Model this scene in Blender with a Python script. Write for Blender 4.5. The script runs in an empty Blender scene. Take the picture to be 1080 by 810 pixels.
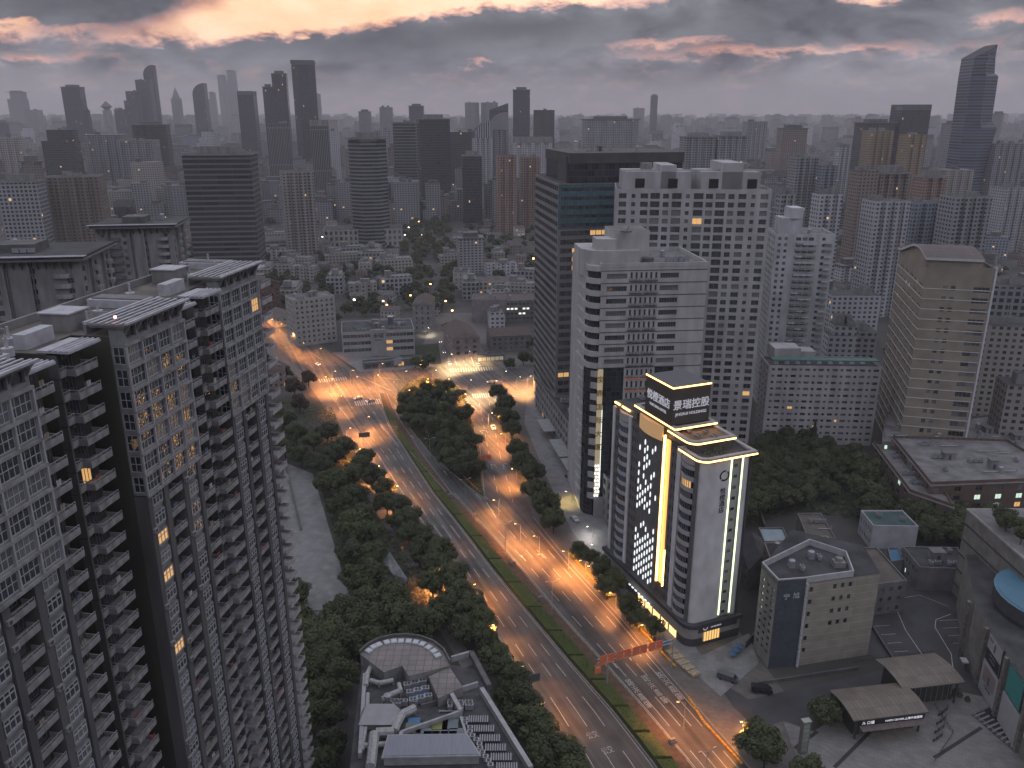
import bpy, math, random
from mathutils import Vector, Matrix

# ------------------------------------------------------------------ camera, sky, light, exposure
CAM_Z = 145.0; FPX = 872.0; PITCH = math.radians(18.2)
scene = bpy.context.scene
cam_d = bpy.data.cameras.new('camera'); cam = bpy.data.objects.new('camera', cam_d)
scene.collection.objects.link(cam)
cam.location = (0, 0, CAM_Z); cam.rotation_euler = (math.radians(90) - PITCH, 0, 0)
cam_d.sensor_width = 36; cam_d.lens = 36 * FPX / 1080; cam_d.clip_start = 0.5; cam_d.clip_end = 60000
scene.camera = cam
scene.view_settings.view_transform = 'Standard'; scene.view_settings.look = 'None'
scene.view_settings.exposure = 0.0; scene.view_settings.gamma = 1.0
scene.view_settings.use_curve_mapping = False
try:
    scene.cycles.use_denoising = True
    scene.cycles.max_bounces = 4; scene.cycles.diffuse_bounces = 2; scene.cycles.glossy_bounces = 2
    scene.cycles.volume_bounces = 1; scene.cycles.sample_clamp_indirect = 3.0; scene.cycles.sample_clamp_direct = 0
    scene.cycles.caustics_reflective = False; scene.cycles.caustics_refractive = False
    scene.cycles.use_light_tree = True
except Exception:
    pass
SUN_EL = math.radians(2.5); SUN_AZ = math.radians(-6)      # azimuth from +Y, towards +X

def nn(t, kind, **kw):
    n = t.nodes.new(kind)
    for k, v in kw.items():
        if k.startswith('i_'):
            n.inputs[k[2:].replace('_', ' ')].default_value = v
        elif k.startswith('n'):
            n.inputs[int(k[1:])].default_value = v
        else:
            setattr(n, k, v)
    return n
def mth(t, op, a, b=None, c=None, clamp=False):
    n = t.nodes.new('ShaderNodeMath'); n.operation = op; n.use_clamp = clamp
    for i, x in enumerate((a, b, c)):
        if x is None: continue
        if isinstance(x, (int, float)): n.inputs[i].default_value = x
        else: t.links.new(x, n.inputs[i])
    return n.outputs[0]
def mixc(t, f, a, b, blend='MIX'):
    n = t.nodes.new('ShaderNodeMix'); n.data_type = 'RGBA'; n.blend_type = blend
    for i, x in ((0, f), (6, a), (7, b)):
        if isinstance(x, (int, float)): n.inputs[i].default_value = x
        elif isinstance(x, (tuple, list)): n.inputs[i].default_value = (*x[:3], 1)
        else: t.links.new(x, n.inputs[i])
    return n.outputs[2]

def build_world():
    w = bpy.data.worlds.new('World'); scene.world = w; w.use_nodes = True
    t = w.node_tree; t.nodes.clear()
    out = nn(t, 'ShaderNodeOutputWorld'); bg = nn(t, 'ShaderNodeBackground')
    sky = nn(t, 'ShaderNodeTexSky', sky_type='NISHITA', sun_disc=False, sun_elevation=SUN_EL, sun_rotation=SUN_AZ)
    tc = nn(t, 'ShaderNodeTexCoord'); sp = nn(t, 'ShaderNodeSeparateXYZ'); t.links.new(tc.outputs['Generated'], sp.inputs[0])
    X, Y, Z = sp.outputs
    az = mth(t, 'MULTIPLY', mth(t, 'ARCTAN2', X, Y), 57.2958)
    el = mth(t, 'MULTIPLY', mth(t, 'ARCSINE', mth(t, 'MINIMUM', mth(t, 'MAXIMUM', Z, -1.0), 1.0)), 57.2958)
    def noise(cx, cy, sc, det, dist=0.0, off=0.0, rough=0.55):
        cb = nn(t, 'ShaderNodeCombineXYZ'); t.links.new(cx, cb.inputs[0]); t.links.new(cy, cb.inputs[1]); cb.inputs[2].default_value = off
        n = nn(t, 'ShaderNodeTexNoise'); n.inputs['Scale'].default_value = sc; n.inputs['Detail'].default_value = det
        n.inputs['Distortion'].default_value = dist; n.inputs['Roughness'].default_value = rough
        t.links.new(cb.outputs[0], n.inputs['Vector']); return n.outputs['Fac']
    els = mth(t, 'MULTIPLY', el, 2.1)
    w1 = noise(az, els, 0.22, 7, 0.4, 0.0, 0.6)
    w2 = noise(az, els, 0.09, 5, 0.2, 7.3)
    w3 = noise(az, els, 0.75, 5, 0.3, 3.1, 0.62)
    azw = mth(t, 'ADD', az, mth(t, 'MULTIPLY', mth(t, 'SUBTRACT', w1, 0.5), 9.0))
    elw = mth(t, 'ADD', el, mth(t, 'MULTIPLY', mth(t, 'SUBTRACT', w1, 0.5), 2.6))
    elw = mth(t, 'ADD', elw, mth(t, 'MULTIPLY', mth(t, 'SUBTRACT', w3, 0.5), 1.1))
    def blob(a0, e0, sa, se, amp, tilt=0.0):
        da = mth(t, 'SUBTRACT', azw, a0)
        de = mth(t, 'SUBTRACT', mth(t, 'SUBTRACT', elw, e0), mth(t, 'MULTIPLY', da, tilt))
        q = mth(t, 'ADD', mth(t, 'POWER', mth(t, 'ABSOLUTE', mth(t, 'DIVIDE', da, sa)), 2.0), mth(t, 'POWER', mth(t, 'ABSOLUTE', mth(t, 'DIVIDE', de, se)), 2.0))
        return mth(t, 'MULTIPLY', mth(t, 'EXPONENT', mth(t, 'MULTIPLY', q, -1.0)), amp)
    def add(a, b): return mth(t, 'ADD', a, b)
    # breaks in the cloud deck: (azimuth, elevation, widths, amount, tilt), minus the dark masses
    pos = [(-15.0, 5.3, 7.5, 1.25, 1.35, 0.10), (-7, 7.4, 15.0, 1.9, 2.1, 0.02), (-31.0, 4.4, 4.6, 0.45, 1.1, 0.0), (-28, 3.0, 2.6, 0.25, 0.40, 0.05),
           (9, 4.3, 5.5, 0.34, 0.62, 0.05), (17, 3.6, 9, 0.28, 0.46, 0.0), (-2.2, 3.1, 1.2, 0.22, 0.62, 0.0), (22.5, 6.6, 3.2, 0.55, 0.85, 0.0),
           (29.5, 5.3, 2.3, 0.4, 0.6, 0.0), (4.5, 6.9, 2.2, 0.5, 0.85, 0.0), (8.0, 5.5, 1.3, 0.3, 0.45, 0.0)]
    neg = [(-0.5, 5.0, 8.2, 1.15, 2.1, 0.05), (-10.5, 4.1, 6.0, 0.42, 1.0, 0.0), (-26.5, 6.5, 9.0, 1.5, 2.0, 0.06), (17, 5.6, 10, 0.9, 0.9, 0.0), (-12.5, 5.6, 2.4, 0.3, 0.7, 0.12), (-19.5, 3.6, 5, 0.5, 0.5, 0.0)]
    br = None; nb = None
    for p in pos:
        b = blob(*p); br = b if br is None else add(br, b)
    for p in neg:
        b = blob(*p); br = mth(t, 'SUBTRACT', br, b); nb = b if nb is None else add(nb, b)
    br = add(br, mth(t, 'MULTIPLY', mth(t, 'SUBTRACT', w3, 0.5), 0.75))
    br = mth(t, 'MAXIMUM', br, 0.0)
    r = nn(t, 'ShaderNodeValToRGB'); t.links.new(br, r.inputs[0]); cr = r.color_ramp
    cr.elements[0].position = 0.0; cr.elements[0].color = (0, 0, 0, 1)
    cr.elements[1].position = 1.0; cr.elements[1].color = (1.35, 0.80, 0.40, 1)
    for p_, c_ in ((0.15, (0.20, 0.09, 0.07)), (0.34, (0.52, 0.21, 0.125)), (0.62, (0.98, 0.48, 0.24))):
        e = cr.elements.new(p_); e.color = (*c_, 1)
    # cloud deck colour: dark undersides and paler folds
    cl = nn(t, 'ShaderNodeValToRGB'); t.links.new(add(mth(t, 'MULTIPLY', w2, 0.65), mth(t, 'MULTIPLY', w1, 0.45)), cl.inputs[0]); c2 = cl.color_ramp
    c2.elements[0].position = 0.45; c2.elements[0].color = (0.050, 0.055, 0.072, 1)
    c2.elements[1].position = 0.70; c2.elements[1].color = (0.37, 0.375, 0.42, 1)
    deck = mixc(t, mth(t, 'MULTIPLY', nb, 0.42, clamp=True), cl.outputs[0], (0.085, 0.088, 0.105))
    low = mth(t, 'MULTIPLY', mth(t, 'SUBTRACT', 2.6, el), 0.45, clamp=True)
    deck = mixc(t, low, deck, (0.39, 0.315, 0.32))
    seen = mixc(t, 1.0, deck, r.outputs[0], 'ADD')
    # overhead: paler overcast blue light with Nishita's dusk tint
    nish = mixc(t, 1.0, sky.outputs[0], (0.06, 0.06, 0.06), 'MULTIPLY')
    over = mixc(t, 1.0, nish, (0.71, 0.715, 0.81), 'ADD')
    up = mth(t, 'MULTIPLY', mth(t, 'SUBTRACT', el, 12.0), 0.05, clamp=True)
    col = mixc(t, up, seen, over)
    t.links.new(col, bg.inputs[0]); bg.inputs[1].default_value = 1.0
    t.links.new(bg.outputs[0], out.inputs[0])
build_world()
sd = bpy.data.lights.new('sun', 'SUN'); sd.energy = 0.10; sd.angle = math.radians(12); sd.color = (1.0, 0.72, 0.5)
sun = bpy.data.objects.new('sun', sd); scene.collection.objects.link(sun)
sun.rotation_euler = Vector((-math.sin(SUN_AZ) * math.cos(SUN_EL + .12), -math.cos(SUN_AZ) * math.cos(SUN_EL + .12), -math.sin(SUN_EL + .12))).to_track_quat('-Z', 'Y').to_euler()

# ------------------------------------------------------------------ helpers
COL = scene.collection
RNG = random.Random(7)
def P(px, py, z=0.0):
    """point at height z on the map, read off the photograph's perspective"""
    u = (px - 540) / FPX; v = (405 - py) / FPX
    dy = math.cos(PITCH) + v * math.sin(PITCH); dz = -math.sin(PITCH) + v * math.cos(PITCH)
    s = (z - CAM_Z) / dz
    return (u * s, dy * s)
def ZX(px, py, y):
    u = (px - 540) / FPX; v = (405 - py) / FPX
    dy = math.cos(PITCH) + v * math.sin(PITCH); dz = -math.sin(PITCH) + v * math.cos(PITCH)
    s = y / dy
    return u * s, CAM_Z + dz * s
def R(x, y, z):
    dz = z - CAM_Z; d = y * math.cos(PITCH) - dz * math.sin(PITCH); up = y * math.sin(PITCH) + dz * math.cos(PITCH)
    if d <= 0.1: return (-9999, -9999)
    return 540 + FPX * x / d, 405 - FPX * up / d
def inframe(x, y, z, m=60):
    a, b = R(x, y, z); return -m < a < 1080 + m and -m < b < 810 + m

def tag(o, label=None, cat=None, group=None, kind=None):
    if label: o['label'] = label
    if cat: o['category'] = cat
    if group: o['group'] = group
    if kind: o['kind'] = kind
    return o
def empty(name, loc, label, cat, group=None, rz=0.0):
    o = bpy.data.objects.new(name, None); COL.objects.link(o); o.location = loc; o.rotation_euler = (0, 0, rz)
    o.empty_display_size = 0.5
    return tag(o, label, cat, group)
def link(name, me, parent=None, loc=None, rz=0.0, scale=None):
    o = bpy.data.objects.new(name, me); COL.objects.link(o)
    if parent: o.parent = parent
    if loc: o.location = loc
    if rz: o.rotation_euler = (0, 0, rz)
    if scale: o.scale = scale
    return o

class MB:
    def __init__(s): s.v = []; s.f = []; s.m = []; s.uv = []
    def face(s, pts, m=0, uv=None):
        b = len(s.v); s.v += [tuple(p) for p in pts]; s.f.append(tuple(range(b, b + len(pts)))); s.m.append(m)
        s.uv.append(uv if uv else [(p[0], p[1]) for p in pts])
    def box(s, x0, x1, y0, y1, z0, z1, m=0, bottom=True):
        c = [(x0, y0), (x1, y0), (x1, y1), (x0, y1)]
        for i in range(4):
            a, b = c[i], c[(i + 1) % 4]
            s.face([(*a, z0), (*b, z0), (*b, z1), (*a, z1)], m, [(0, z0), (abs(a[0]-b[0]) + abs(a[1]-b[1]), z0), (abs(a[0]-b[0]) + abs(a[1]-b[1]), z1), (0, z1)])
        s.face([(*p, z1) for p in c], m)
        if bottom: s.face([(*p, z0) for p in reversed(c)], m)
    def prism(s, pts, z0, z1, m=0, mt=None, bottom=False, u0=0.0):
        u = u0; n = len(pts)
        for i in range(n):
            a, b = pts[i], pts[(i + 1) % n]; L = math.dist(a, b)
            s.face([(a[0], a[1], z0), (b[0], b[1], z0), (b[0], b[1], z1), (a[0], a[1], z1)], m, [(u, z0), (u + L, z0), (u + L, z1), (u, z1)]); u += L
        s.face([(p[0], p[1], z1) for p in pts], m if mt is None else mt)
        if bottom: s.face([(p[0], p[1], z0) for p in reversed(pts)], m)
    def cyl(s, x, y, z0, z1, r0, r1=None, n=8, m=0, cap=True):
        r1 = r0 if r1 is None else r1
        a = [(x + r0 * math.cos(2 * math.pi * i / n), y + r0 * math.sin(2 * math.pi * i / n), z0) for i in range(n)]
        b = [(x + r1 * math.cos(2 * math.pi * i / n), y + r1 * math.sin(2 * math.pi * i / n), z1) for i in range(n)]
        for i in range(n):
            j = (i + 1) % n; s.face([a[i], a[j], b[j], b[i]], m)
        if cap: s.face(b, m)
    def tube(s, p, q, r0, r1=None, n=6, m=0):
        r1 = r0 if r1 is None else r1
        p = Vector(p); q = Vector(q); d = (q - p).normalized()
        e = d.orthogonal().normalized(); g = d.cross(e)
        A = [p + (e * math.cos(2*math.pi*i/n) + g * math.sin(2*math.pi*i/n)) * r0 for i in range(n)]
        B = [q + (e * math.cos(2*math.pi*i/n) + g * math.sin(2*math.pi*i/n)) * r1 for i in range(n)]
        for i in range(n):
            j = (i + 1) % n; s.face([A[i], A[j], B[j], B[i]], m)
        s.face(B, m); s.face(list(reversed(A)), m)
    def add(s, o, loc=(0, 0, 0), rz=0.0, mm=None, sc=(1, 1, 1)):
        c, n = math.cos(rz), math.sin(rz); b = len(s.v)
        for (x, y, z) in o.v:
            x *= sc[0]; y *= sc[1]; z *= sc[2]
            s.v.append((loc[0] + x * c - y * n, loc[1] + x * n + y * c, loc[2] + z))
        for f in o.f: s.f.append(tuple(i + b for i in f))
        s.m += [mm[i] if mm else i for i in o.m]; s.uv += o.uv
    def mesh(s, name, mats, smooth=False):
        me = bpy.data.meshes.new(name); me.from_pydata(s.v, [], s.f)
        for m in mats: me.materials.append(m)
        me.polygons.foreach_set('material_index', s.m)
        ul = me.uv_layers.new(name='UVMap'); flat = []
        for u in s.uv:
            for a in u: flat += (a[0], a[1])
        ul.data.foreach_set('uv', flat)
        if smooth: me.polygons.foreach_set('use_smooth', [True] * len(s.f))
        me.update(); return me
    def build(s, name, mats, parent=None, loc=None, smooth=False):
        if not isinstance(mats, (list, tuple)): mats = [mats]
        return link(name, s.mesh(name, mats, smooth), parent, loc)

# ------------------------------------------------------------------ materials
_M = {}
def mat(key, col, rough=0.8, var=0.18, scale=0.25, bump=0.0, metal=0.0, spec=None, vscale=None, col2=None, detail=5):
    if key in _M: return _M[key]
    m = bpy.data.materials.new(key); m.use_nodes = True; t = m.node_tree; b = t.nodes['Principled BSDF']
    tc = nn(t, 'ShaderNodeTexCoord'); no = nn(t, 'ShaderNodeTexNoise'); no.inputs['Scale'].default_value = scale; no.inputs['Detail'].default_value = detail
    if vscale:
        mp = nn(t, 'ShaderNodeMapping'); mp.inputs['Scale'].default_value = vscale; t.links.new(tc.outputs['Object'], mp.inputs[0]); t.links.new(mp.outputs[0], no.inputs['Vector'])
    else: t.links.new(tc.outputs['Object'], no.inputs['Vector'])
    r = nn(t, 'ShaderNodeMapRange'); r.inputs[1].default_value = 0.3; r.inputs[2].default_value = 0.7; t.links.new(no.outputs['Fac'], r.inputs[0])
    c2 = col2 if col2 else tuple(min(1, c * (1 + var)) for c in col); c1 = col if col2 else tuple(c * (1 - var) for c in col)
    t.links.new(mixc(t, r.outputs[0], c1, c2), b.inputs['Base Color'])
    b.inputs['Roughness'].default_value = rough; b.inputs['Metallic'].default_value = metal
    if spec is not None: b.inputs['Specular IOR Level'].default_value = spec
    if bump:
        bp = nn(t, 'ShaderNodeBump'); bp.inputs['Strength'].default_value = bump; bp.inputs['Distance'].default_value = 0.1
        t.links.new(no.outputs['Fac'], bp.inputs['Height']); t.links.new(bp.outputs[0], b.inputs['Normal'])
    _M[key] = m; return m
def emat(key, col, s):
    if key in _M: return _M[key]
    m = bpy.data.materials.new(key); m.use_nodes = True; t = m.node_tree; b = t.nodes['Principled BSDF']
    b.inputs['Base Color'].default_value = (*[c * .5 for c in col], 1); b.inputs['Emission Color'].default_value = (*col, 1); b.inputs['Emission Strength'].default_value = s
    _M[key] = m; return m
def tilemat(key, col, mortar, sx, sy, rough=0.8, msize=0.02, var=0.12, offset=0.5, rot=0.0, col2=None):
    """tiles, bricks or panels laid out in metres"""
    if key in _M: return _M[key]
    m = bpy.data.materials.new(key); m.use_nodes = True; t = m.node_tree; b = t.nodes['Principled BSDF']
    uv = nn(t, 'ShaderNodeUVMap'); mp = nn(t, 'ShaderNodeMapping'); mp.inputs['Rotation'].default_value = (0, 0, rot); t.links.new(uv.outputs[0], mp.inputs[0])
    br = nn(t, 'ShaderNodeTexBrick'); t.links.new(mp.outputs[0], br.inputs['Vector']); br.offset = offset
    br.inputs['Scale'].default_value = 1.0; br.inputs['Brick Width'].default_value = sx; br.inputs['Row Height'].default_value = sy
    br.inputs['Mortar Size'].default_value = msize; br.inputs['Mortar Smooth'].default_value = 0.2
    br.inputs['Color1'].default_value = (*[c * (1 - var) for c in col], 1); br.inputs['Color2'].default_value = (*(col2 or [c * (1 + var) for c in col]), 1); br.inputs['Mortar'].default_value = (*mortar, 1)
    no = nn(t, 'ShaderNodeTexNoise'); no.inputs['Scale'].default_value = 0.3; no.inputs['Detail'].default_value = 6
    tc = nn(t, 'ShaderNodeTexCoord'); t.links.new(tc.outputs['Object'], no.inputs['Vector'])
    g = mth(t, 'ADD', mth(t, 'MULTIPLY', no.outputs['Fac'], 0.7), 0.65)
    cb = nn(t, 'ShaderNodeCombineXYZ'); [t.links.new(g, cb.inputs[i]) for i in range(3)]
    t.links.new(mixc(t, 1.0, br.outputs['Color'], cb.outputs[0], 'MULTIPLY'), b.inputs['Base Color']); b.inputs['Roughness'].default_value = rough
    _M[key] = m; return m
def fmat(key, wall, glass, cw, ch, ww, wh, lit=0.004, band=None, bandw=0.12, vline=None, vw=0.3, rough=0.75, brick=0.0):
    """facade of a distant building: window grid in metres, a few windows lit from inside"""
    if key in _M: return _M[key]
    m = bpy.data.materials.new(key); m.use_nodes = True; t = m.node_tree; b = t.nodes['Principled BSDF']
    uv = nn(t, 'ShaderNodeUVMap'); sp = nn(t, 'ShaderNodeSeparateXYZ'); t.links.new(uv.outputs[0], sp.inputs[0])
    oi = nn(t, 'ShaderNodeObjectInfo')
    u = mth(t, 'DIVIDE', sp.outputs[0], cw); v = mth(t, 'DIVIDE', sp.outputs[1], ch)
    fu = mth(t, 'FRACT', u); fv = mth(t, 'FRACT', v)
    mu = mth(t, 'LESS_THAN', mth(t, 'ABSOLUTE', mth(t, 'SUBTRACT', fu, 0.5)), ww / 2)
    mv = mth(t, 'LESS_THAN', mth(t, 'ABSOLUTE', mth(t, 'SUBTRACT', fv, 0.5)), wh / 2)
    mask = mth(t, 'MULTIPLY', mu, mv)
    fl = nn(t, 'ShaderNodeCombineXYZ'); t.links.new(mth(t, 'FLOOR', u), fl.inputs[0]); t.links.new(mth(t, 'FLOOR', v), fl.inputs[1]); t.links.new(mth(t, 'MULTIPLY', oi.outputs['Random'], 50), fl.inputs[2])
    wn = nn(t, 'ShaderNodeTexWhiteNoise'); t.links.new(fl.outputs[0], wn.inputs['Vector'])
    tc = nn(t, 'ShaderNodeTexCoord'); no = nn(t, 'ShaderNodeTexNoise'); no.inputs['Scale'].default_value = 0.06; no.inputs['Detail'].default_value = 6
    mp = nn(t, 'ShaderNodeMapping'); mp.inputs['Scale'].default_value = (1, 1, 0.4); t.links.new(tc.outputs['Object'], mp.inputs[0]); t.links.new(mp.outputs[0], no.inputs['Vector'])
    wv = mth(t, 'ADD', mth(t, 'MULTIPLY', no.outputs['Fac'], 0.6), 0.7)
    tint = mth(t, 'MULTIPLY', wv, mth(t, 'ADD', mth(t, 'MULTIPLY', oi.outputs['Random'], 0.35), 0.82))
    cb = nn(t, 'ShaderNodeCombineXYZ'); [t.links.new(tint, cb.inputs[i]) for i in range(3)]
    wc = wall
    if band: wc = mixc(t, mth(t, 'LESS_THAN', fv, bandw), wall, band)
    if vline: wc = mixc(t, mth(t, 'LESS_THAN', fu, vw), wc, vline)
    wc = mixc(t, 1.0, wc, cb.outputs[0], 'MULTIPLY')
    gl = mixc(t, wn.outputs['Value'], tuple(g * 0.5 for g in glass), tuple(min(1, g * 1.8) for g in glass))
    t.links.new(mixc(t, mask, wc, gl), b.inputs['Base Color'])
    t.links.new(mth(t, 'SUBTRACT', rough, mth(t, 'MULTIPLY', mask, rough - 0.18)), b.inputs['Roughness'])
    litm = mth(t, 'MULTIPLY', mth(t, 'GREATER_THAN', wn.outputs['Value'], 1 - lit), mask)
    b.inputs['Emission Color'].default_value = (1.0, 0.62, 0.28, 1)
    t.links.new(mth(t, 'MULTIPLY', litm, 0.9), b.inputs['Emission Strength'])
    _M[key] = m; return m

def glassmat(key, col, rough=0.08, wob=0.0):
    if key in _M: return _M[key]
    m = bpy.data.materials.new(key); m.use_nodes = True; t = m.node_tree; b = t.nodes['Principled BSDF']
    oi = nn(t, 'ShaderNodeObjectInfo')
    tc = nn(t, 'ShaderNodeTexCoord'); no = nn(t, 'ShaderNodeTexNoise'); no.inputs['Scale'].default_value = 0.7; t.links.new(tc.outputs['Object'], no.inputs['Vector'])
    f = mth(t, 'MULTIPLY', mth(t, 'ADD', no.outputs['Fac'], oi.outputs['Random']), 0.5)
    t.links.new(mixc(t, f, tuple(c * .4 for c in col), tuple(c * 2.0 for c in col)), b.inputs['Base Color'])
    b.inputs['Roughness'].default_value = rough; b.inputs['Specular IOR Level'].default_value = 0.9; b.inputs['IOR'].default_value = 1.9
    if wob:
        bp = nn(t, 'ShaderNodeBump'); bp.inputs['Strength'].default_value = wob; bp.inputs['Distance'].default_value = 0.15; t.links.new(no.outputs['Fac'], bp.inputs['Height']); t.links.new(bp.outputs[0], b.inputs['Normal'])
    _M[key] = m; return m

GLASS = glassmat('window_glass', (0.022, 0.026, 0.034)); GLASS_W = glassmat('wavy_window_glass', (0.03, 0.035, 0.042), 0.04, 0.35)
GLASS_P = glassmat('curtained_window_glass', (0.12, 0.125, 0.135), 0.25)
WARM = emat('warm_lit_room', (1.0, 0.55, 0.2), .7); COOL = emat('cool_lit_room', (0.75, 1.0, 0.82), 0.85)
WHITE_FR = mat('white_window_frame', (0.42, 0.43, 0.46), 0.5, 0.08); GREY_FR = mat('grey_window_frame', (0.16, 0.16, 0.18), 0.5, 0.1)
DARK_FR = mat('dark_window_frame', (0.04, 0.04, 0.045), 0.5, 0.1)
CONC = mat('stained_concrete', (0.22, 0.215, 0.22), 0.85, 0.3, 0.35, vscale=(1, 1, .3)); CONC_D = mat('dark_concrete', (0.11, 0.108, 0.112), 0.85, 0.3, 0.35)
ROOF_D = mat('tarred_roof', (0.055, 0.055, 0.062), 0.9, 0.45, 0.18); ROOF_G = mat('grey_roof_screed', (0.17, 0.165, 0.17), 0.9, 0.35, 0.2)
METAL = mat('galvanised_metal', (0.34, 0.35, 0.38), 0.45, 0.15, 1.0, metal=0.3); METAL_D = mat('dark_metal', (0.06, 0.06, 0.07), 0.5, 0.2, 1.0)

# ------------------------------------------------------------------ window templates and part placement
_T = {}
def win_tpl(w, h, nx=2, ny=1, t=0.07, sill=False):
    """opening filled with pane (slot 0), frame (slot 1); outward is -Y; origin bottom centre"""
    key = (round(w, 1), round(h, 1), nx, ny, t, sill)
    if key in _T: return _T[key]
    w, h = key[0], key[1]; b = MB(); x0, x1 = -w / 2, w / 2
    b.face([(x0, 0, 0), (x1, 0, 0), (x1, 0, h), (x0, 0, h)], 0, [(0, 0), (w, 0), (w, h), (0, h)])
    for (a, c, d, e) in ((x0, x0 + t, 0, h), (x1 - t, x1, 0, h), (x0 + t, x1 - t, 0, t), (x0 + t, x1 - t, h - t, h)):
        b.box(a, c, -0.06, 0.0, d, e, 1, False)
    for i in range(1, nx):
        x = x0 + w * i / nx; b.box(x - t / 2, x + t / 2, -0.055, 0, t, h - t, 1, False)
    for j in range(1, ny):
        z = h * j / ny; b.box(x0 + t, x1 - t, -0.05, 0, z - t / 2, z + t / 2, 1, False)
    if sill: b.box(x0 - .1, x1 + .1, -.25, 0, -.12, 0, 1)
    _T[key] = b; return b
def emit(root, name, items, cap=100, vis=True):
    """items: (template, (x,y,z) local, rz, [materials], scale or None). The cap largest in the photo become parts, the rest one part."""
    if not items: return
    ox, oy, oz = root.location; rr = root.rotation_euler[2]; c, s = math.cos(rr), math.sin(rr)
    def key(it):
        x, y, z = it[1]; X, Y, Z = ox + x * c - y * s, oy + x * s + y * c, oz + z
        d = math.sqrt(X * X + Y * Y + (Z - CAM_Z) ** 2)
        return d if inframe(X, Y, Z, 5) else d + 1e5
    items = sorted(items, key=key)
    for it in items[:cap]:
        tpl, loc, rz, ms = it[:4]; sc = it[4] if len(it) > 4 else None
        k = (id(tpl), tuple(m.name for m in ms), name)
        if k not in _T: _T[k] = tpl.mesh(name, ms)
        o = link(name, _T[k], root, loc, rz, sc)
    rest = items[cap:]
    if rest:
        b = MB(); ml = []
        for it in rest:
            mm = []
            for m in it[3]:
                if m not in ml: ml.append(m)
                mm.append(ml.index(m))
            b.add(it[0], it[1], it[2], mm, it[4] if len(it) > 4 and it[4] else (1, 1, 1))
        o = b.build(name, ml, root); o['kind'] = 'stuff'

def wallgrid(mb, A, B, z0, z1, spec, wins, m=0, offz=0.0):
    """a storeyed wall from A to B (outward to the right of A->B) with real recessed openings; fills wins with window items"""
    L = math.dist(A, B); ux, uy = (B[0] - A[0]) / L, (B[1] - A[1]) / L; nx_, ny_ = uy, -ux
    rz = math.atan2(uy, ux)
    fh = spec.get('fh', 3.2); mb_, mt = spec.get('bot', 0.0), spec.get('top', 0.8)
    nf = max(1, round((z1 - z0 - mb_ - mt) / fh)); fh = (z1 - z0 - mb_ - mt) / nf
    ml, mr = spec.get('ml', 0.6), spec.get('mr', 0.6); n = spec['n']; cw = (L - ml - mr) / n
    rec = spec.get('rec', 0.25); ratio = spec.get('w', 0.55); hr = spec.get('h', 0.5); sz = spec.get('sill', 0.3)
    def pt(u, z, d=0.0): return (A[0] + ux * u - nx_ * d, A[1] + uy * u - ny_ * d, z)
    def q(u0, u1, a, b, d=0.0, mm=m):
        if u1 - u0 > 1e-4 and b - a > 1e-4: mb.face([pt(u0, a, d), pt(u1, a, d), pt(u1, b, d), pt(u0, b, d)], mm, [(u0, a), (u1, a), (u1, b), (u0, b)])
    q(0, L, z0, z0 + mb_); q(0, L, z1 - mt, z1)
    rng = spec.get('rng', RNG); pat = spec.get('pat'); cmats = spec.get('glass', (GLASS, GLASS, GLASS, GLASS_P)); fr = spec.get('frame', GREY_FR)
    for j in range(nf):
        a = z0 + mb_ + j * fh; b = a + fh
        q(0, ml, a, b); q(L - mr, L, a, b)
        for i in range(n):
            c0 = ml + i * cw; c1 = c0 + cw; r = ratio
            if pat:
                r = pat(i, j, nf)
            if not r: q(c0, c1, a, b); continue
            rw, rh, rs = (r if isinstance(r, tuple) else (r, hr, sz))
            w = cw * rw; h = fh * rh; u0 = (c0 + c1) / 2 - w / 2; u1 = u0 + w; s0 = a + fh * rs; s1 = min(s0 + h, b - .02)
            q(c0, c1, a, s0); q(c0, c1, s1, b); q(c0, u0, s0, s1); q(u1, c1, s0, s1)
            if rec > 0:
                mb.face([pt(u0, s0), pt(u1, s0), pt(u1, s0, rec), pt(u0, s0, rec)], m); mb.face([pt(u0, s1, rec), pt(u1, s1, rec), pt(u1, s1), pt(u0, s1)], m)
                mb.face([pt(u0, s0), pt(u0, s0, rec), pt(u0, s1, rec), pt(u0, s1)], m); mb.face([pt(u1, s0, rec), pt(u1, s0), pt(u1, s1), pt(u1, s1, rec)], m)
            g = rng.choice(cmats)
            lp = spec.get('lit', 0.0)
            if rng.random() < lp: g = spec.get('litmat', WARM)
            if spec.get('litat') and (i, j) in spec['litat']: g = spec['litat'][(i, j)]
            c = pt((u0 + u1) / 2, s0, rec)
            tw = round(w, 1) if w > .3 else w
            wins.append((win_tpl(w, s1 - s0, spec.get('nx', max(1, round(w / 1.1))), spec.get('ny', 1), spec.get('ft', 0.07)), (c[0], c[1], c[2]), rz, [g, fr]))
    return fh

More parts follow.
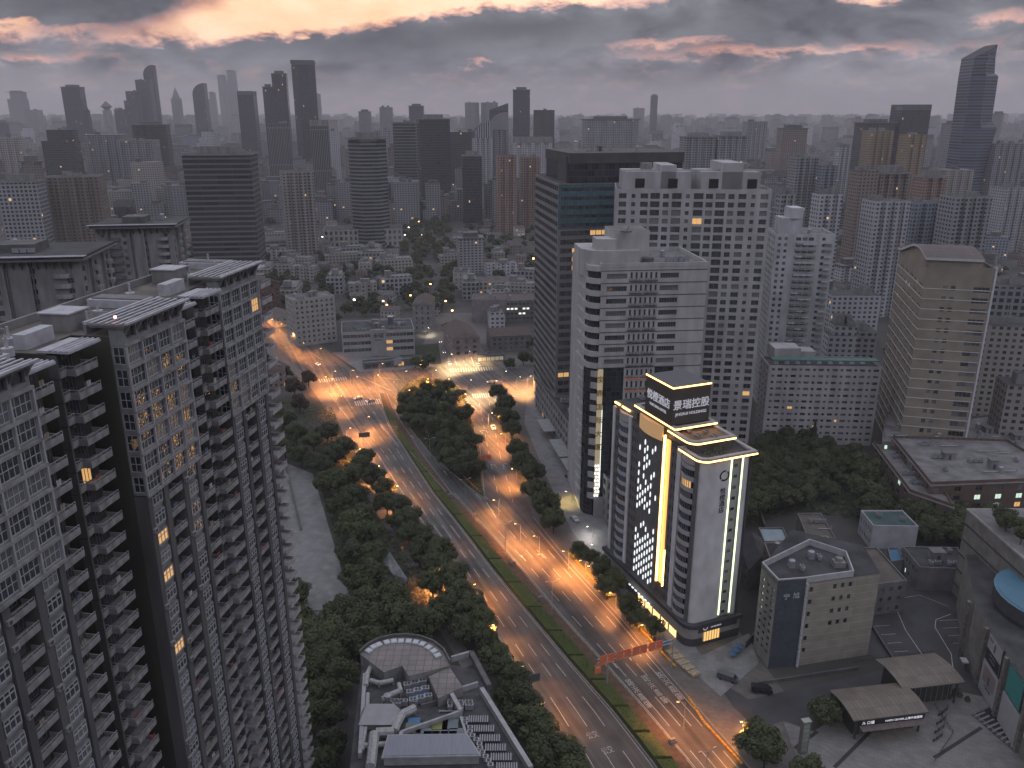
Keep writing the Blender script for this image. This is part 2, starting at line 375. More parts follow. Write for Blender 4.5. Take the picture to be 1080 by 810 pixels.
def roofgear(root, pts, z, seed, n=5, huts=1, mats=None):
    """stair hut, tanks, cooling units, pipes: each a part"""
    r = random.Random(seed); xs = [p[0] for p in pts]; ys = [p[1] for p in pts]
    cx, cy = sum(xs) / len(xs), sum(ys) / len(ys)
    def spot(k=0.62):
        a, b = r.sample(range(len(pts)), 2); f = r.random()
        x = pts[a][0] * f + pts[b][0] * (1 - f); y = pts[a][1] * f + pts[b][1] * (1 - f)
        return cx + (x - cx) * k, cy + (y - cy) * k
    for i in range(huts):
        x, y = spot(0.4); b = MB(); w, d, h = r.uniform(2.5, 5), r.uniform(2.5, 4), r.uniform(2.2, 3.4)
        b.box(-w/2, w/2, -d/2, d/2, 0, h, 0, False); b.box(-w/2-.25, w/2+.25, -d/2-.25, d/2+.25, h, h+.2, 1); b.box(-.5, .5, -d/2-.05, -d/2, 0, 2.0, 2, False)
        b.build('stair_hut', [(mats or CONC), ROOF_G, METAL_D], root, (x, y, z))
    for i in range(n):
        x, y = spot(); k = r.random(); b = MB()
        if k < .55:
            if 'acu' not in _T:
                a = MB(); a.box(-.9, .9, -.5, .5, .25, 1.5, 0); a.cyl(-.4, 0, 1.5, 1.62, .33, n=10, m=1); a.cyl(.4, 0, 1.5, 1.62, .33, n=10, m=1); a.box(-.8, -.7, -.4, .4, 0, .25, 1); a.box(.7, .8, -.4, .4, 0, .25, 1)
                _T['acu'] = a.mesh('cooling_unit', [METAL, METAL_D])
            for q in range(r.randint(1, 3)): link('cooling_unit', _T['acu'], root, (x + q * 2.1, y, z), r.choice((0, 1.57)) if q == 0 else 0)
        elif k < .8:
            b.cyl(0, 0, .4, 2.2, .9, n=12); b.cyl(0, 0, 2.2, 2.6, .9, .1, n=12); b.box(-.8, .8, -.8, .8, 0, .4); b.build('water_tank', METAL, root, (x, y, z))
        else:
            L = r.uniform(4, 9); b.tube((-L/2, 0, .4), (L/2, 0, .4), .18); b.tube((L/2, 0, .4), (L/2, 0, 1.4), .18); b.box(-L/2, -L/2+.2, -.2, .2, 0, .3); b.box(L/2-.3, L/2-.1, -.2, .2, 0, .3); b.build('vent_pipe', METAL, root, (x, y, z))

def inset(pts, d):
    n = len(pts); out = []
    for i in range(n):
        p0, p1, p2 = Vector(pts[i-1]), Vector(pts[i]), Vector(pts[(i+1) % n])
        e1 = (p1 - p0).normalized(); e2 = (p2 - p1).normalized(); n1 = Vector((-e1.y, e1.x)); n2 = Vector((-e2.y, e2.x))
        k = (n1 + n2); k = k / max(.3, k.length_squared / 2); out.append((p1.x + k.x * d, p1.y + k.y * d))
    return out
def roofslab(mb, pts, z, par=1.0, t=0.3, mroof=1, mpar=0):
    """roof surface inside a parapet"""
    ins = inset(pts, t); n = len(pts)
    mb.face([(p[0], p[1], z - par) for p in ins], mroof)
    for i in range(n):
        j = (i + 1) % n
        mb.face([(*pts[i], z), (*pts[j], z), (*ins[j], z), (*ins[i], z)], mpar)
        mb.face([(*ins[j], z - par), (*ins[i], z - par), (*ins[i], z), (*ins[j], z)], mpar)

def rect(cx, cy, w, d, rz=0.0):
    c, s = math.cos(rz), math.sin(rz)
    return [(cx + x * c - y * s, cy + x * s + y * c) for x, y in ((-w/2, -d/2), (w/2, -d/2), (w/2, d/2), (-w/2, d/2))]

def building(name, label, pts, z1, specs, wall, roof=None, cat='building', group=None, z0=0.0, cap=100, gear=4, huts=1, seed=1, trim=None, par=1.0, extra=None):
    """storeyed building on the CCW footprint pts (world); specs: {edge index: spec}"""
    cx = sum(p[0] for p in pts) / len(pts); cy = sum(p[1] for p in pts) / len(pts)
    root = empty(name, (cx, cy, z0), label, cat, group)
    lp = [(p[0] - cx, p[1] - cy) for p in pts]; H = z1 - z0; mb = MB(); wins = []
    for i in range(len(lp)):
        a, b = lp[i], lp[(i + 1) % len(lp)]
        if i in specs:
            sp = dict(specs[i]); sp.setdefault('rng', random.Random(seed * 31 + i)); wallgrid(mb, a, b, 0, H, sp, wins)
        else:
            L = math.dist(a, b); mb.face([(*a, 0), (*b, 0), (*b, H), (*a, H)], 0, [(0, 0), (L, 0), (L, H), (0, H)])
    n = len(lp); ins = inset(lp, .3)
    for i in range(n):
        j = (i + 1) % n
        mb.face([(*lp[i], H), (*lp[j], H), (*ins[j], H), (*ins[i], H)], 0)
        mb.face([(*ins[j], H - par), (*ins[i], H - par), (*ins[i], H), (*ins[j], H)], 0)
    mb.build('wall', [wall], root)
    rb = MB(); rb.face([(p[0], p[1], H - par) for p in ins], 0); rb.build('roof', roof or ROOF_D, root)
    emit(root, 'window', wins, cap)
    if gear or huts: roofgear(root, ins, H - par, seed, gear, huts)
    return root, lp, H

def lamp(loc, col, power, r=0.25, parent=None, name='lamp_light', spot=None):
    l = bpy.data.lights.new(name, 'SPOT' if spot else 'POINT')
    if spot: l.spot_size = math.radians(spot); l.spot_blend = .6; l.energy = power; l.color = col; l.shadow_soft_size = r
    o = bpy.data.objects.new(name, l); COL.objects.link(o); o.location = loc
    if parent: o.parent = parent
    return o
def text(s, size, m, parent, loc, rot, ext=0.04, name='lettering', align='CENTER', spacing=1.0, sx=1.0):
    c = bpy.data.curves.new(name, 'FONT'); c.body = s; c.size = size; c.extrude = ext; c.align_x = align; c.align_y = 'CENTER'; c.space_character = spacing
    tmp = bpy.data.objects.new('tmp', c); COL.objects.link(tmp)
    me = bpy.data.meshes.new_from_object(tmp.evaluated_get(bpy.context.evaluated_depsgraph_get())); bpy.data.objects.remove(tmp); bpy.data.curves.remove(c)
    me.name = name; me.materials.clear(); me.materials.append(m)
    me.polygons.foreach_set('material_index', [0] * len(me.polygons))
    o = link(name, me, parent, loc); o.rotation_euler = rot; o.scale = (sx, 1, 1); return o

# ------------------------------------------------------------------ ground, roads, pavements
def poly_sheet(name, pix, z, m, lab=None):
    """flat sheet whose outline is read off the photograph's map"""
    pts = [P(*q) for q in pix]; return sheet(name, pts, z, m)
def sheet(name, pts, z, m):
    a = sum(pts[i-1][0] * pts[i][1] - pts[i][0] * pts[i-1][1] for i in range(len(pts)))
    if a < 0: pts = pts[::-1]
    me = bpy.data.meshes.new(name); import mathutils
    tri = mathutils.geometry.tessellate_polygon([[Vector((x, y, 0)) for x, y in pts]])
    me.from_pydata([(x, y, z) for x, y in pts], [], [tuple(t) for t in tri]); me.materials.append(m)
    uvl = me.uv_layers.new(name='UVMap')
    for l in me.loops: uvl.data[l.index].uv = pts[l.vertex_index]
    me.update()
    # make all triangles face up
    import bmesh
    bm = bmesh.new(); bm.from_mesh(me)
    for f in bm.faces:
        if f.normal.z < 0: f.normal_flip()
    bm.to_mesh(me); bm.free()
    o = link(name, me); o['kind'] = 'structure'; return o

g = MB(); n_ = 24; ring = [0, 150, 400, 900, 2000, 5000, 12000, 30000]
for i in range(len(ring) - 1):
    for k in range(n_):
        a0, a1 = 2*math.pi*k/n_, 2*math.pi*(k+1)/n_; r0, r1 = ring[i], ring[i+1]
        f = [(r0*math.cos(a0), r0*math.sin(a0) + 200, 0), (r1*math.cos(a0), r1*math.sin(a0) + 200, 0), (r1*math.cos(a1), r1*math.sin(a1) + 200, 0)]
        if r0 > 0: f.append((r0*math.cos(a1), r0*math.sin(a1) + 200, 0))
        g.face(f)
GROUND = mat('city_ground', (0.035, 0.036, 0.034), 0.95, scale=0.03, col2=(0.085, 0.08, 0.078), detail=9)
tag(g.build('ground', GROUND), kind='structure')

def asphalt(key, c1, c2, rough=0.62):
    """worn asphalt with wheel tracks along the road, made paler to suggest light trails"""
    m = bpy.data.materials.new(key); m.use_nodes = True; t = m.node_tree; b = t.nodes['Principled BSDF']
    uv = nn(t, 'ShaderNodeUVMap'); mp = nn(t, 'ShaderNodeMapping'); mp.inputs['Rotation'].default_value = (0, 0, math.radians(-22.4)); t.links.new(uv.outputs[0], mp.inputs[0])
    sc = nn(t, 'ShaderNodeMapping'); sc.inputs['Scale'].default_value = (0.55, 0.012, 1); t.links.new(mp.outputs[0], sc.inputs[0])
    a = nn(t, 'ShaderNodeTexNoise'); a.inputs['Scale'].default_value = 1.0; a.inputs['Detail'].default_value = 4; t.links.new(sc.outputs[0], a.inputs['Vector'])
    f = nn(t, 'ShaderNodeTexNoise'); f.inputs['Scale'].default_value = 0.12; f.inputs['Detail'].default_value = 8; t.links.new(uv.outputs[0], f.inputs['Vector'])
    k = mth(t, 'ADD', mth(t, 'MULTIPLY', a.outputs['Fac'], 0.65), mth(t, 'MULTIPLY', f.outputs['Fac'], 0.35))
    r = nn(t, 'ShaderNodeMapRange'); r.inputs[1].default_value = 0.36; r.inputs[2].default_value = 0.62; t.links.new(k, r.inputs[0])
    t.links.new(mixc(t, r.outputs[0], c1, c2), b.inputs['Base Color'])
    t.links.new(mth(t, 'SUBTRACT', rough + .1, mth(t, 'MULTIPLY', r.outputs[0], 0.25)), b.inputs['Roughness'])
    return m
ASPH = asphalt('worn_asphalt', (0.030, 0.029, 0.030), (0.10, 0.097, 0.097)); ASPH_D = mat('dark_asphalt', (0.05, 0.05, 0.055), 0.75, 0.3, 0.15)
PAVE = tilemat('pavement_slabs', (0.125, 0.115, 0.11), (0.07, 0.065, 0.062), 1.2, 0.6, rot=0.39)
PAVE_G = tilemat('grey_plaza_slabs', (0.20, 0.20, 0.205), (0.12, 0.12, 0.125), 2.4, 2.4, rot=0.2, offset=0)
PAVE_W = tilemat('pale_plaza_paving', (0.185, 0.18, 0.175), (0.09, 0.09, 0.09), 1.6, 0.45, rot=0.5)
GRASS = mat('lawn_soil', (0.030, 0.038, 0.018), 0.95, 0.4, 0.4); PAINT = mat('road_paint', (0.42, 0.41, 0.39), 0.6, 0.25, 1.2)
KERB = mat('kerb_stone', (0.22, 0.20, 0.19), 0.8, 0.3, 0.8); BROWN = mat('brown_verge', (0.10, 0.065, 0.045), 0.9, 0.3, 0.6)

# x positions (in the photo) of road edges at rows
Yr = [415, 430, 450, 480, 520, 560, 600, 650, 700, 750, 800, 900, 1100]
LC_L = [346, 357, 373, 398, 424, 452, 480, 512, 541, 570, 598, 650, 735]
HG_L = [400, 404, 412, 431, 457, 489, 519, 560, 602, 646, 685, 757, 880]
HG_R = [404, 409, 420, 439, 468, 504, 538, 580, 625, 668, 710, 788, 925]
RC_L = [408, 414, 426, 446, 476, 514, 549, 591, 637, 681, 723, 802, 942]
def lerp_tab(tab, y):
    for i in range(len(Yr) - 1):
        if y <= Yr[i+1]: f = (y - Yr[i]) / (Yr[i+1] - Yr[i]); return tab[i] + f * (tab[i+1] - tab[i])
    return tab[-1]
def strip(name, la, lb, rows, z, m): return poly_sheet(name, [(lerp_tab(la, y), y) for y in rows] + [(lerp_tab(lb, y), y) for y in reversed(rows)], z, m)
rows = [415, 430, 450, 480, 520, 560, 600, 650, 700, 750, 800, 900, 1100]
# general pavement under everything near the roads
poly_sheet('pavement', [(255, 325), (300, 335), (372, 390), (440, 375), (462, 330), (510, 330), (548, 372), (600, 400), (640, 470), (700, 560), (760, 640), (850, 760), (1000, 1100), (700, 1100), (578, 800), (482, 640), (371, 470), (325, 405), (255, 352)], 0.02, PAVE)
strip('left_carriageway', LC_L, HG_L, rows, 0.05, ASPH).name = 'road'
# right carriageway: bounded left by the verge, right by the pavement; merges with the side branch at the island tip
RCR = [(410, 405), (418, 425), (428, 448), (440, 468), (462, 488), (484, 507), (513, 530)]
rc_left = [(lerp_tab(RC_L, y), y) for y in rows]
poly_sheet('road', rc_left + [(1065, 1100), (868, 900), (781, 800), (738, 750), (694, 700), (652, 650), (606, 600), (572, 560), (560, 540)] + RCR[::-1], 0.05, ASPH)
poly_sheet('road', [(513, 530), (511, 505), (506, 470), (500, 440), (492, 412), (526, 412), (534, 440), (543, 480), (553, 520), (562, 545), (575, 562), (530, 548)], 0.07, ASPH)
poly_sheet('road', [(338, 398), (372, 393), (420, 390), (462, 387), (478, 384), (520, 383), (548, 388), (573, 398), (556, 410), (528, 415), (500, 418), (482, 408), (462, 398), (440, 400), (424, 408), (414, 420), (408, 440), (372, 442), (352, 424)], 0.09, ASPH)
poly_sheet('road', [(478, 386), (470, 366), (464, 345), (476, 341), (494, 341), (508, 362), (522, 386)], 0.11, ASPH)
poly_sheet('road', [(252, 330), (272, 328), (300, 344), (335, 368), (372, 395), (345, 410), (318, 392), (292, 370), (262, 348)], 0.11, ASPH)
# the strip of lawn soil under the median hedge, its brown verge, and the planted island
strip('median_soil', HG_L, HG_R, rows, 0.16, GRASS).name = 'median_soil'
strip('verge', HG_R, RC_L, rows, 0.10, BROWN)
ISL = [(417, 418), (428, 405), (445, 399), (466, 400), (483, 409), (493, 425), (500, 452), (505, 480), (508, 508), (511, 526), (498, 517), (478, 500), (455, 480), (435, 455), (422, 435)]
poly_sheet('island_soil', ISL, 0.15, GRASS)

def kerb(name, pix, w=0.35, h=0.14, m=None, closed=False):
    pts = [P(*q) for q in pix]; b = MB(); n = len(pts)
    for i in range(n if closed else n - 1):
        a, c = Vector(pts[i]), Vector(pts[(i+1) % n]); d = (c - a)
        if d.length < .01: continue
        d.normalize(); q = Vector((-d.y, d.x)) * w / 2
        b.prism([tuple(a - q), tuple(c - q), tuple(c + q), tuple(a + q)] , 0.0, h, 0)
    o = b.build(name, m or KERB); o['kind'] = 'structure'; return o
kerb('kerb', [(lerp_tab(HG_L, y), y) for y in rows], h=.25); kerb('kerb', [(lerp_tab(RC_L, y), y) for y in rows], h=.24)
kerb('kerb', ISL, closed=True, h=.26)
kerb('kerb', [(562, 545), (574, 560), (607, 600), (653, 650), (695, 700), (739, 750), (782, 800), (869, 900)])
kerb('kerb', [(lerp_tab(LC_L, y), y) for y in rows], h=.22)
YKERB = mat('yellow_black_kerb', (0.45, 0.24, 0.03), 0.7, 0.5, 1.5)

# painted markings: lane dashes, edge lines, arrows, zebra crossings (one sheet mesh)
mk = MB()
def stripe(a, b, w=0.16, z=0.125):
    a, b = Vector(a), Vector(b); d = (b - a).normalized(); q = Vector((-d.y, d.x)) * w / 2
    mk.face([(*(a - q), z), (*(b - q), z), (*(b + q), z), (*(a + q), z)])
def pline(pix, w=0.16, dash=None, z=0.125):
    pts = [Vector(P(*q)) for q in pix]
    for a, b in zip(pts, pts[1:]):
        L = (b - a).length; d = (b - a) / L
        if not dash: stripe(a, b, w, z); continue
        s = 0
        while s < L: stripe(a + d * s, a + d * min(L, s + dash[0]), w, z); s += dash[0] + dash[1]
def frac(la, lb, f, ys): return [(lerp_tab(la, y) * (1 - f) + lerp_tab(lb, y) * f, y) for y in ys]
for f in (0.26, 0.5, 0.74): pline(frac(LC_L, HG_L, f, [450, 480, 520, 560, 600, 650, 700, 750, 800, 850]), 0.2, (6, 9))
pline(frac(LC_L, HG_L, 0.03, rows[1:12]), 0.16); pline(frac(LC_L, HG_L, 0.96, rows[1:12]), 0.16)
RC_R = [470, 480, 490, 512, 540, 572, 606, 652, 694, 738, 781, 868, 1040]
for f in (0.2, 0.4, 0.6, 0.8): pline(frac(RC_L, RC_R, f, [560, 600, 650, 700, 750, 800, 850]), 0.2, (6, 9))
pline(frac(RC_L, RC_R, 0.93, [560, 600, 650, 700, 750, 800]), 0.2); pline(frac(RC_L, RC_R, 0.04, rows[4:12]), 0.16)
for k in (0.33, 0.62): pline([(430 + (k * 20), 455), (470 + k * 22, 498), (513 + k * 25, 540)], 0.2, (5, 7))
for k in (0.3, 0.62): pline([(496 + 32 * k, 425), (505 + 36 * k, 480), (514 + 44 * k, 530)], 0.2, (5, 6))
pline([(513, 530), (523, 546)], .4); pline([(506, 470), (511, 522)], .2)
pline([(482, 386), (474, 362), (470, 348)], 0.3); pline([(500, 386), (492, 362), (486, 348)], 0.25); pline([(491, 386), (483, 362)], 0.2, (4, 4))
pline([(268, 334), (300, 352), (340, 380)], 0.25); pline([(262, 341), (296, 362), (330, 388)], 0.2, (5, 5))
pline([(376, 396), (412, 412)], 0.35); pline([(400, 398), (430, 402)], .25); pline([(350, 398), (372, 432)], .25, (3, 3))
def zebra(p0, p1, length, n, w=0.45):
    a, b = Vector(P(*p0)), Vector(P(*p1)); d = (b - a).normalized(); q = Vector((-d.y, d.x)) * length
    for i in range(n):
        c = a + (b - a) * (i + .5) / n; stripe(c - q / 2, c + q / 2, w)
zebra((474, 391), (520, 389), 7, 17, .6); zebra((498, 418), (519, 417), 7, 9, .6); zebra((374, 426), (404, 423), 8, 13, .6); zebra((336, 402), (366, 399), 6, 12, .6); zebra((552, 402), (566, 396), 4, 8)
def arrow(px, py, turn=0, s=1.0):
    x, y = P(px, py); d = Vector((-.381, .925)); q = Vector((.925, .381)); c = Vector((x, y)); z = .13
    stripe(c - d * 2.2 * s, c + d * 1.2 * s, .3 * s, z)
    tip = c + d * 1.2 * s
    if turn: e = -q * turn; h = tip + e * 1.1 * s; stripe(tip, h, .3 * s, z); mk.face([(*(h + d * .5 * s), z), (*(h + e * .9 * s), z), (*(h - d * .5 * s), z)])
    else: mk.face([(*(tip - q * .5 * s), z), (*(tip + q * .5 * s), z), (*(tip + d * 1.2 * s), z)])
for (x, y, t_) in ((513, 491, 1), (522, 491, 1), (531, 491, -1), (470, 499, 0), (480, 499, 1), (489, 498, 0), (435, 461, 0), (442, 460, 1), (552, 589, 0), (573, 586, 1), (508, 456, 0), (513, 455, 1), (500, 430, 0), (662, 692, 0), (672, 688, 0), (647, 700, 0)): arrow(x, y, t_)
for (x, y) in ((382, 418), (395, 436), (390, 410)): arrow(x, y, 0)
# two lane words painted on the near carriageway
tag(mk.build('road_markings', PAINT), kind='structure')
def painted(s, px, py, size=2.6):
    x, y = P(px, py); o = text(s, size, PAINT, None, (x, y, .135), (0, 0, math.radians(22.4)), 0.0, 'painted_lane_word'); o.scale = (.8, 1.35, 1); return o
for j, (ax, ay, bx, by) in enumerate(((690, 707, 723, 739), (677, 711, 705, 742), (660, 715, 688, 747))):
    w_ = painted('路\n浜\n嘉\n肇', (ax + bx) / 2, (ay + by) / 2 + 1, 2.3)
    tag(w_, ['white lane word painted beside the kerb past the sign gantry', 'white lane word painted on the middle lane past the sign gantry', 'white lane word painted on the lane nearest the median'][j], 'road marking', 'lane words painted on the asphalt')
for j, (px, py) in enumerate(((625, 776), (641, 792))):
    w_ = painted('▲', px, py, 2.0) if False else painted('公交', px, py, 1.9)
    tag(w_, ['faint lane word painted on the left carriageway, farther one', 'faint lane word painted on the left carriageway, nearer one'][j], 'road marking', 'lane words painted on the left carriageway')

# forecourt of the office block, hotel forecourt, side street, car park and plaza on the right, courtyards on the left
poly_sheet('forecourt', [(556, 418), (590, 412), (640, 556), (668, 600), (700, 648), (716, 690), (690, 668), (640, 608), (603, 560), (575, 500), (553, 446)], 0.10, PAVE_G)
poly_sheet('hotel_forecourt', [(640, 560), (668, 590), (740, 692), (790, 668), (800, 700), (760, 735), (700, 680)], 0.13, PAVE_G)
poly_sheet('side_street', [(752, 715), (790, 738), (880, 718), (960, 700), (1010, 712), (1030, 740), (975, 728), (900, 740), (858, 770), (826, 760), (800, 770), (775, 748)], 0.12, ASPH_D)
poly_sheet('car_park', [(915, 690), (905, 640), (945, 620), (1005, 620), (1035, 735), (1000, 750), (960, 712)], 0.15, ASPH_D)
poly_sheet('plaza', [(826, 762), (858, 772), (905, 740), (985, 724), (1040, 736), (1100, 800), (1180, 900), (1000, 980), (900, 900), (840, 800)], 0.18, PAVE_W)
poly_sheet('courtyard', [(300, 488), (330, 500), (372, 640), (352, 660), (320, 640), (296, 560)], 0.08, PAVE_G)
poly_sheet('yard', [(318, 700), (385, 690), (385, 830), (330, 830)], 0.08, ASPH_D)
poly_sheet('garden_path', [(385, 500), (400, 520), (452, 600), (480, 660), (500, 700), (488, 706), (455, 650), (425, 590), (380, 510)], 0.06, PAVE)
poly_sheet('garden_path', [(350, 372), (450, 366), (458, 388), (380, 392)], 0.06, PAVE_G)
poly_sheet('lawn', [(425, 366), (462, 362), (466, 384), (418, 386)], 0.09, GRASS)
pk = MB(); mk = pk
pline([(952, 631), (945, 642), (955, 665), (972, 690), (976, 700), (968, 708), (950, 712)], .2, z=.17); pline([(1003, 648), (987, 654), (986, 662), (1003, 690), (1006, 712), (1000, 722), (990, 726)], .2, z=.17)
pline([(952, 631), (970, 628), (1000, 640)], .16, z=.17)
for i in range(6): pline([(922 + i * 7, 661 + i * 9), (938 + i * 6.6, 660 + i * 9)], .15, z=.17)
for i in range(7): pline([(990 + i * 5, 655 + i * 8), (1010 + i * 5, 654 + i * 8)], .15, z=.17)
DK = []
tag(pk.build('car_park_markings', PAINT), kind='structure')
dk = MB(); mk = dk
for (a, b) in (((880, 810), (925, 765)), ((985, 800), (1035, 768)), ((1000, 738), (1012, 726)), ((838, 790), (862, 772))): pline([a, b], .9, z=.19)
tag(dk.build('plaza_paving_bands', mat('dark_paving', (0.03, 0.03, 0.032), .8)), kind='structure')

# ------------------------------------------------------------------ the tall apartment slab on the left
OLIVE = mat('olive_dark_plaster', (0.055, 0.055, 0.047), 0.9, 0.35, 0.12, vscale=(1, 1, .25)); PIER = mat('dark_grey_pier', (0.10, 0.098, 0.103), 0.85, 0.3, 0.3, vscale=(1, 1, .2))
BALC = mat('weathered_balcony_concrete', (0.27, 0.265, 0.27), 0.85, 0.35, 0.8, vscale=(1, 1, .5)); SPAN = mat('spandrel_panel', (0.23, 0.23, 0.24), 0.8, 0.3, 0.6)
SLAT = mat('pale_metal_louvre', (0.42, 0.42, 0.46), 0.5, 0.2, 0.7); RAIL = mat('pale_handrail', (0.40, 0.39, 0.42), 0.45, 0.15, 1.0)
PALEB = mat('pale_balcony_concrete', (0.36, 0.35, 0.36), 0.8, 0.25, 0.8)
def balcony_tpl(L, D, rail=True):
    k = ('balc', L, D, rail)
    if k in _T: return _T[k]
    b = MB(); b.box(-L/2, L/2, -D, 0, 0, .16, 0); b.box(-L/2, L/2, -D - .02, -D + .1, .16, .85, 0); b.box(-L/2, -L/2 + .1, -D + .1, 0, .16, .85, 0); b.box(L/2 - .1, L/2, -D + .1, 0, .16, .85, 0)
    if rail:
        b.box(-L/2, L/2, -D, -D + .06, 1.2, 1.26, 1); b.box(-L/2, -L/2 + .06, -D + .06, 0, 1.2, 1.26, 1)
        for i in range(5): x = -L/2 + .03 + (L - .06) * i / 4; b.box(x - .025, x + .025, -D, -D + .05, .85, 1.2, 1, False)
    _T[k] = b; return b
def baywin_tpl(W, D=.9, H=1.75):
    k = ('bayw', W, D, H)
    if k in _T: return _T[k]
    b = MB(); b.box(-W/2, W/2, -D, 0, -.35, 0, 2); b.box(-W/2, W/2, -D, 0, H, H + .2, 2)
    b.box(-W/2 + .08, W/2 - .08, -D + .08, 0, 0, H, 0, False)
    for x in (-W/2, -W/6 - .04, W/6 - .04, W/2 - .09): b.box(x, x + .09, -D - .03, -D + .1, 0, H, 1, False)
    for z in (0, H * .62, H - .08): b.box(-W/2, W/2, -D - .035, -D + .08, z, z + .08, 1, False)
    for s in (-1, 1): b.box(min(s * W/2, s * (W/2 - .06)), max(s * W/2, s * (W/2 - .06)), -D + .1, 0, H * .62, H * .62 + .07, 1, False)
    _T[k] = b; return b

def left_slab():
    O = (-48.9, 100.7); rz = math.atan2(.988, .153)
    root = empty('apartment_tower', (O[0], O[1], 0), 'long dark apartment slab of stepped glazed bays and balcony columns, filling the left foreground', 'apartment block', None, rz)
    rng = random.Random(5); wins = []; balcs = []; bays = []; core = MB(); bay = MB(); pier = MB(); slabs = MB(); roofs = MB(); top = MB()
    FH = 3.0
    mods = [(-61, -.2), (-30.5, -.2), (0.0, 0.0), (30.8, -3.3)]
    outline = []; acs = []; cl = []
    ACT = MB(); ACT.box(-.42, .42, -.38, 0, 0, .62, 0); ACT.cyl(.1, -.385, .1, .12, .02); ACT.box(-.28, .18, -.395, -.38, .1, .52, 1)
    CLT = MB(); CLT.box(-.35, -.02, -.03, .03, 0, .85, 0); CLT.box(.04, .4, -.03, .03, .15, .85, 0)
    CLM = [mat('laundry_' + n_, c_, .9, .2, 2) for n_, c_ in (('white', (.42, .42, .43)), ('blue', (.10, .14, .22)), ('red', (.26, .07, .06)), ('beige', (.28, .24, .18)), ('dark', (.05, .05, .06)))]
    for mi, (u0, n0) in enumerate(mods):
        y0 = -n0; last = mi == len(mods) - 1
        for (a, b, n) in ((0, 13.8, 2.0), (13.8, 18.2, 2.6), (18.2, 22, 9.0), (22, 27.8, 4.2), (27.8, 30.6, 7.0)):
            if last and a > 15: continue
            b = 30.8 if (b > 30 and mi == 2) else b
            H = 118.3 if a > 1 or True else 120
            xs = (u0 + a, u0 + b); yb = 17.0
            core.box(xs[0], xs[1], y0 + n, yb, 0, 118.0, 0, False)
            roofs.box(xs[0] - .0, xs[1], y0 + n - .01, yb, 118.02, 118.12, 0, False)
        # glazed upper bay
        x0, x1 = u0, u0 + 13.8; zb = 96.0
        for (A, B, n, ml) in (((x0, y0), (x1, y0), 4, .2), ((x0, y0 + 2.0), (x0, y0), 1, .15), ((x1, y0), (x1, y0 + 2.0), 1, .15)):
            wallgrid(bay, A, B, zb, 117, dict(n=n, w=.95, h=.78, sill=.14, fh=3.0, top=0.0, ml=ml, mr=ml, rec=.1, nx=4 if n == 4 else 2, ny=2, frame=WHITE_FR, glass=(GLASS_W, GLASS_W, GLASS_W, GLASS_P), lit=.004, ft=.09, rng=rng), wins, 0)
        wallgrid(bay, (x0, y0), (x1, y0), 117, 119.8, dict(n=5, w=.8, h=.5, sill=.25, fh=2.8, top=0, ml=.3, mr=.3, rec=.35, nx=1, frame=GREY_FR, glass=(GLASS,), rng=rng), wins, 0)
        for (A, B) in (((x0, y0 + 2.0), (x0, y0)), ((x1, y0), (x1, y0 + 2.0))): bay.face([(*A, 117), (*B, 117), (*B, 119.8), (*A, 119.8)], 0)
        bay.face([(x0, y0, zb), (x0, y0 + 2, zb), (x1, y0 + 2, zb), (x1, y0, zb)], 0)
        for k in range(8): slabs.box(x0 - .15, x1 + .15, y0 - .32, y0 + .02, zb + 3 * k - .2, zb + 3 * k + .18, 0)
        for k in range(5): slabs.box(x0 - .12 + k * 3.44 , x0 + .1 + k * 3.44, y0 - .28, y0 - .02, zb + .2, 117, 1)
        # slanted brackets under the roof overhang
        for k in range(6):
            xx = x0 + .4 + k * 2.6; top.face([(xx, y0 - .02, 118.2), (xx, y0 - 1.0, 119.75), (xx, y0 - .02, 119.75)], 0); top.face([(xx + .2, y0 - .02, 118.2), (xx + .2, y0 - .02, 119.75), (xx + .2, y0 - 1.0, 119.75)], 0); top.face([(xx, y0 - .02, 118.2), (xx + .2, y0 - .02, 118.2), (xx + .2, y0 - 1, 119.75), (xx, y0 - 1, 119.75)], 0)
        top.box(x0 - .6, x1 + .6, y0 - 1.15, y0 - .75, 119.78, 120.05, 1); top.box(x0 - .6, x1 + .6, y0 + 4.4, y0 + 4.8, 119.78, 120.05, 1)
        top.box(x0 - .4, x1 + .4, y0 - .5, y0 + 4.3, 119.3, 119.5, 2)
        for k in range(5): top.box(x0 - .6, x1 + .6, y0 - .3 + k * 1.0, y0 + .0 + k * 1.0, 119.85, 119.98, 1)
        for k in range(6): top.box(x0 - .5 + k * 2.9, x0 - .2 + k * 2.9, y0 - .7, y0 + 4.4, 119.55, 119.8, 0)
        # lower part of the bay: piers, bay windows, recessed balconies
        for (a, b) in ((0, .9), (3.9, 5.0), (8.8, 9.9), (12.9, 13.8)): pier.box(u0 + a, u0 + b, y0 + .05, y0 + 2.0, 0, 96 - .21, 0, False)
        for k in range(32):
            z = 96 - 3 * (k + 1)
            for (a, b) in ((.9, 3.9), (9.9, 12.9)):
                c = u0 + (a + b) / 2; g = WARM if rng.random() < .012 else rng.choice((GLASS_W, GLASS_W, GLASS_P))
                pier.box(c - 1.5, c + 1.5, y0 + .55, y0 + 2.0, z - .25 + .01 * (a > 5), z + .62, 1, False)
                bays.append((baywin_tpl(2.4, .8, 1.75), (c, y0 + 1.0, z + .9), 0, [g, WHITE_FR, SPAN]))
            c = u0 + 6.9; balcs.append((balcony_tpl(3.8, 1.7), (c, y0 + 1.98, z), 0, [BALC, RAIL]))
            wins.append((win_tpl(2.4, 1.9, 3), (c + rng.uniform(-.3, .3), y0 + 1.96, z + .55), 0, [WARM if rng.random() < .03 else rng.choice((GLASS, GLASS_W, GLASS_P)), GREY_FR]))
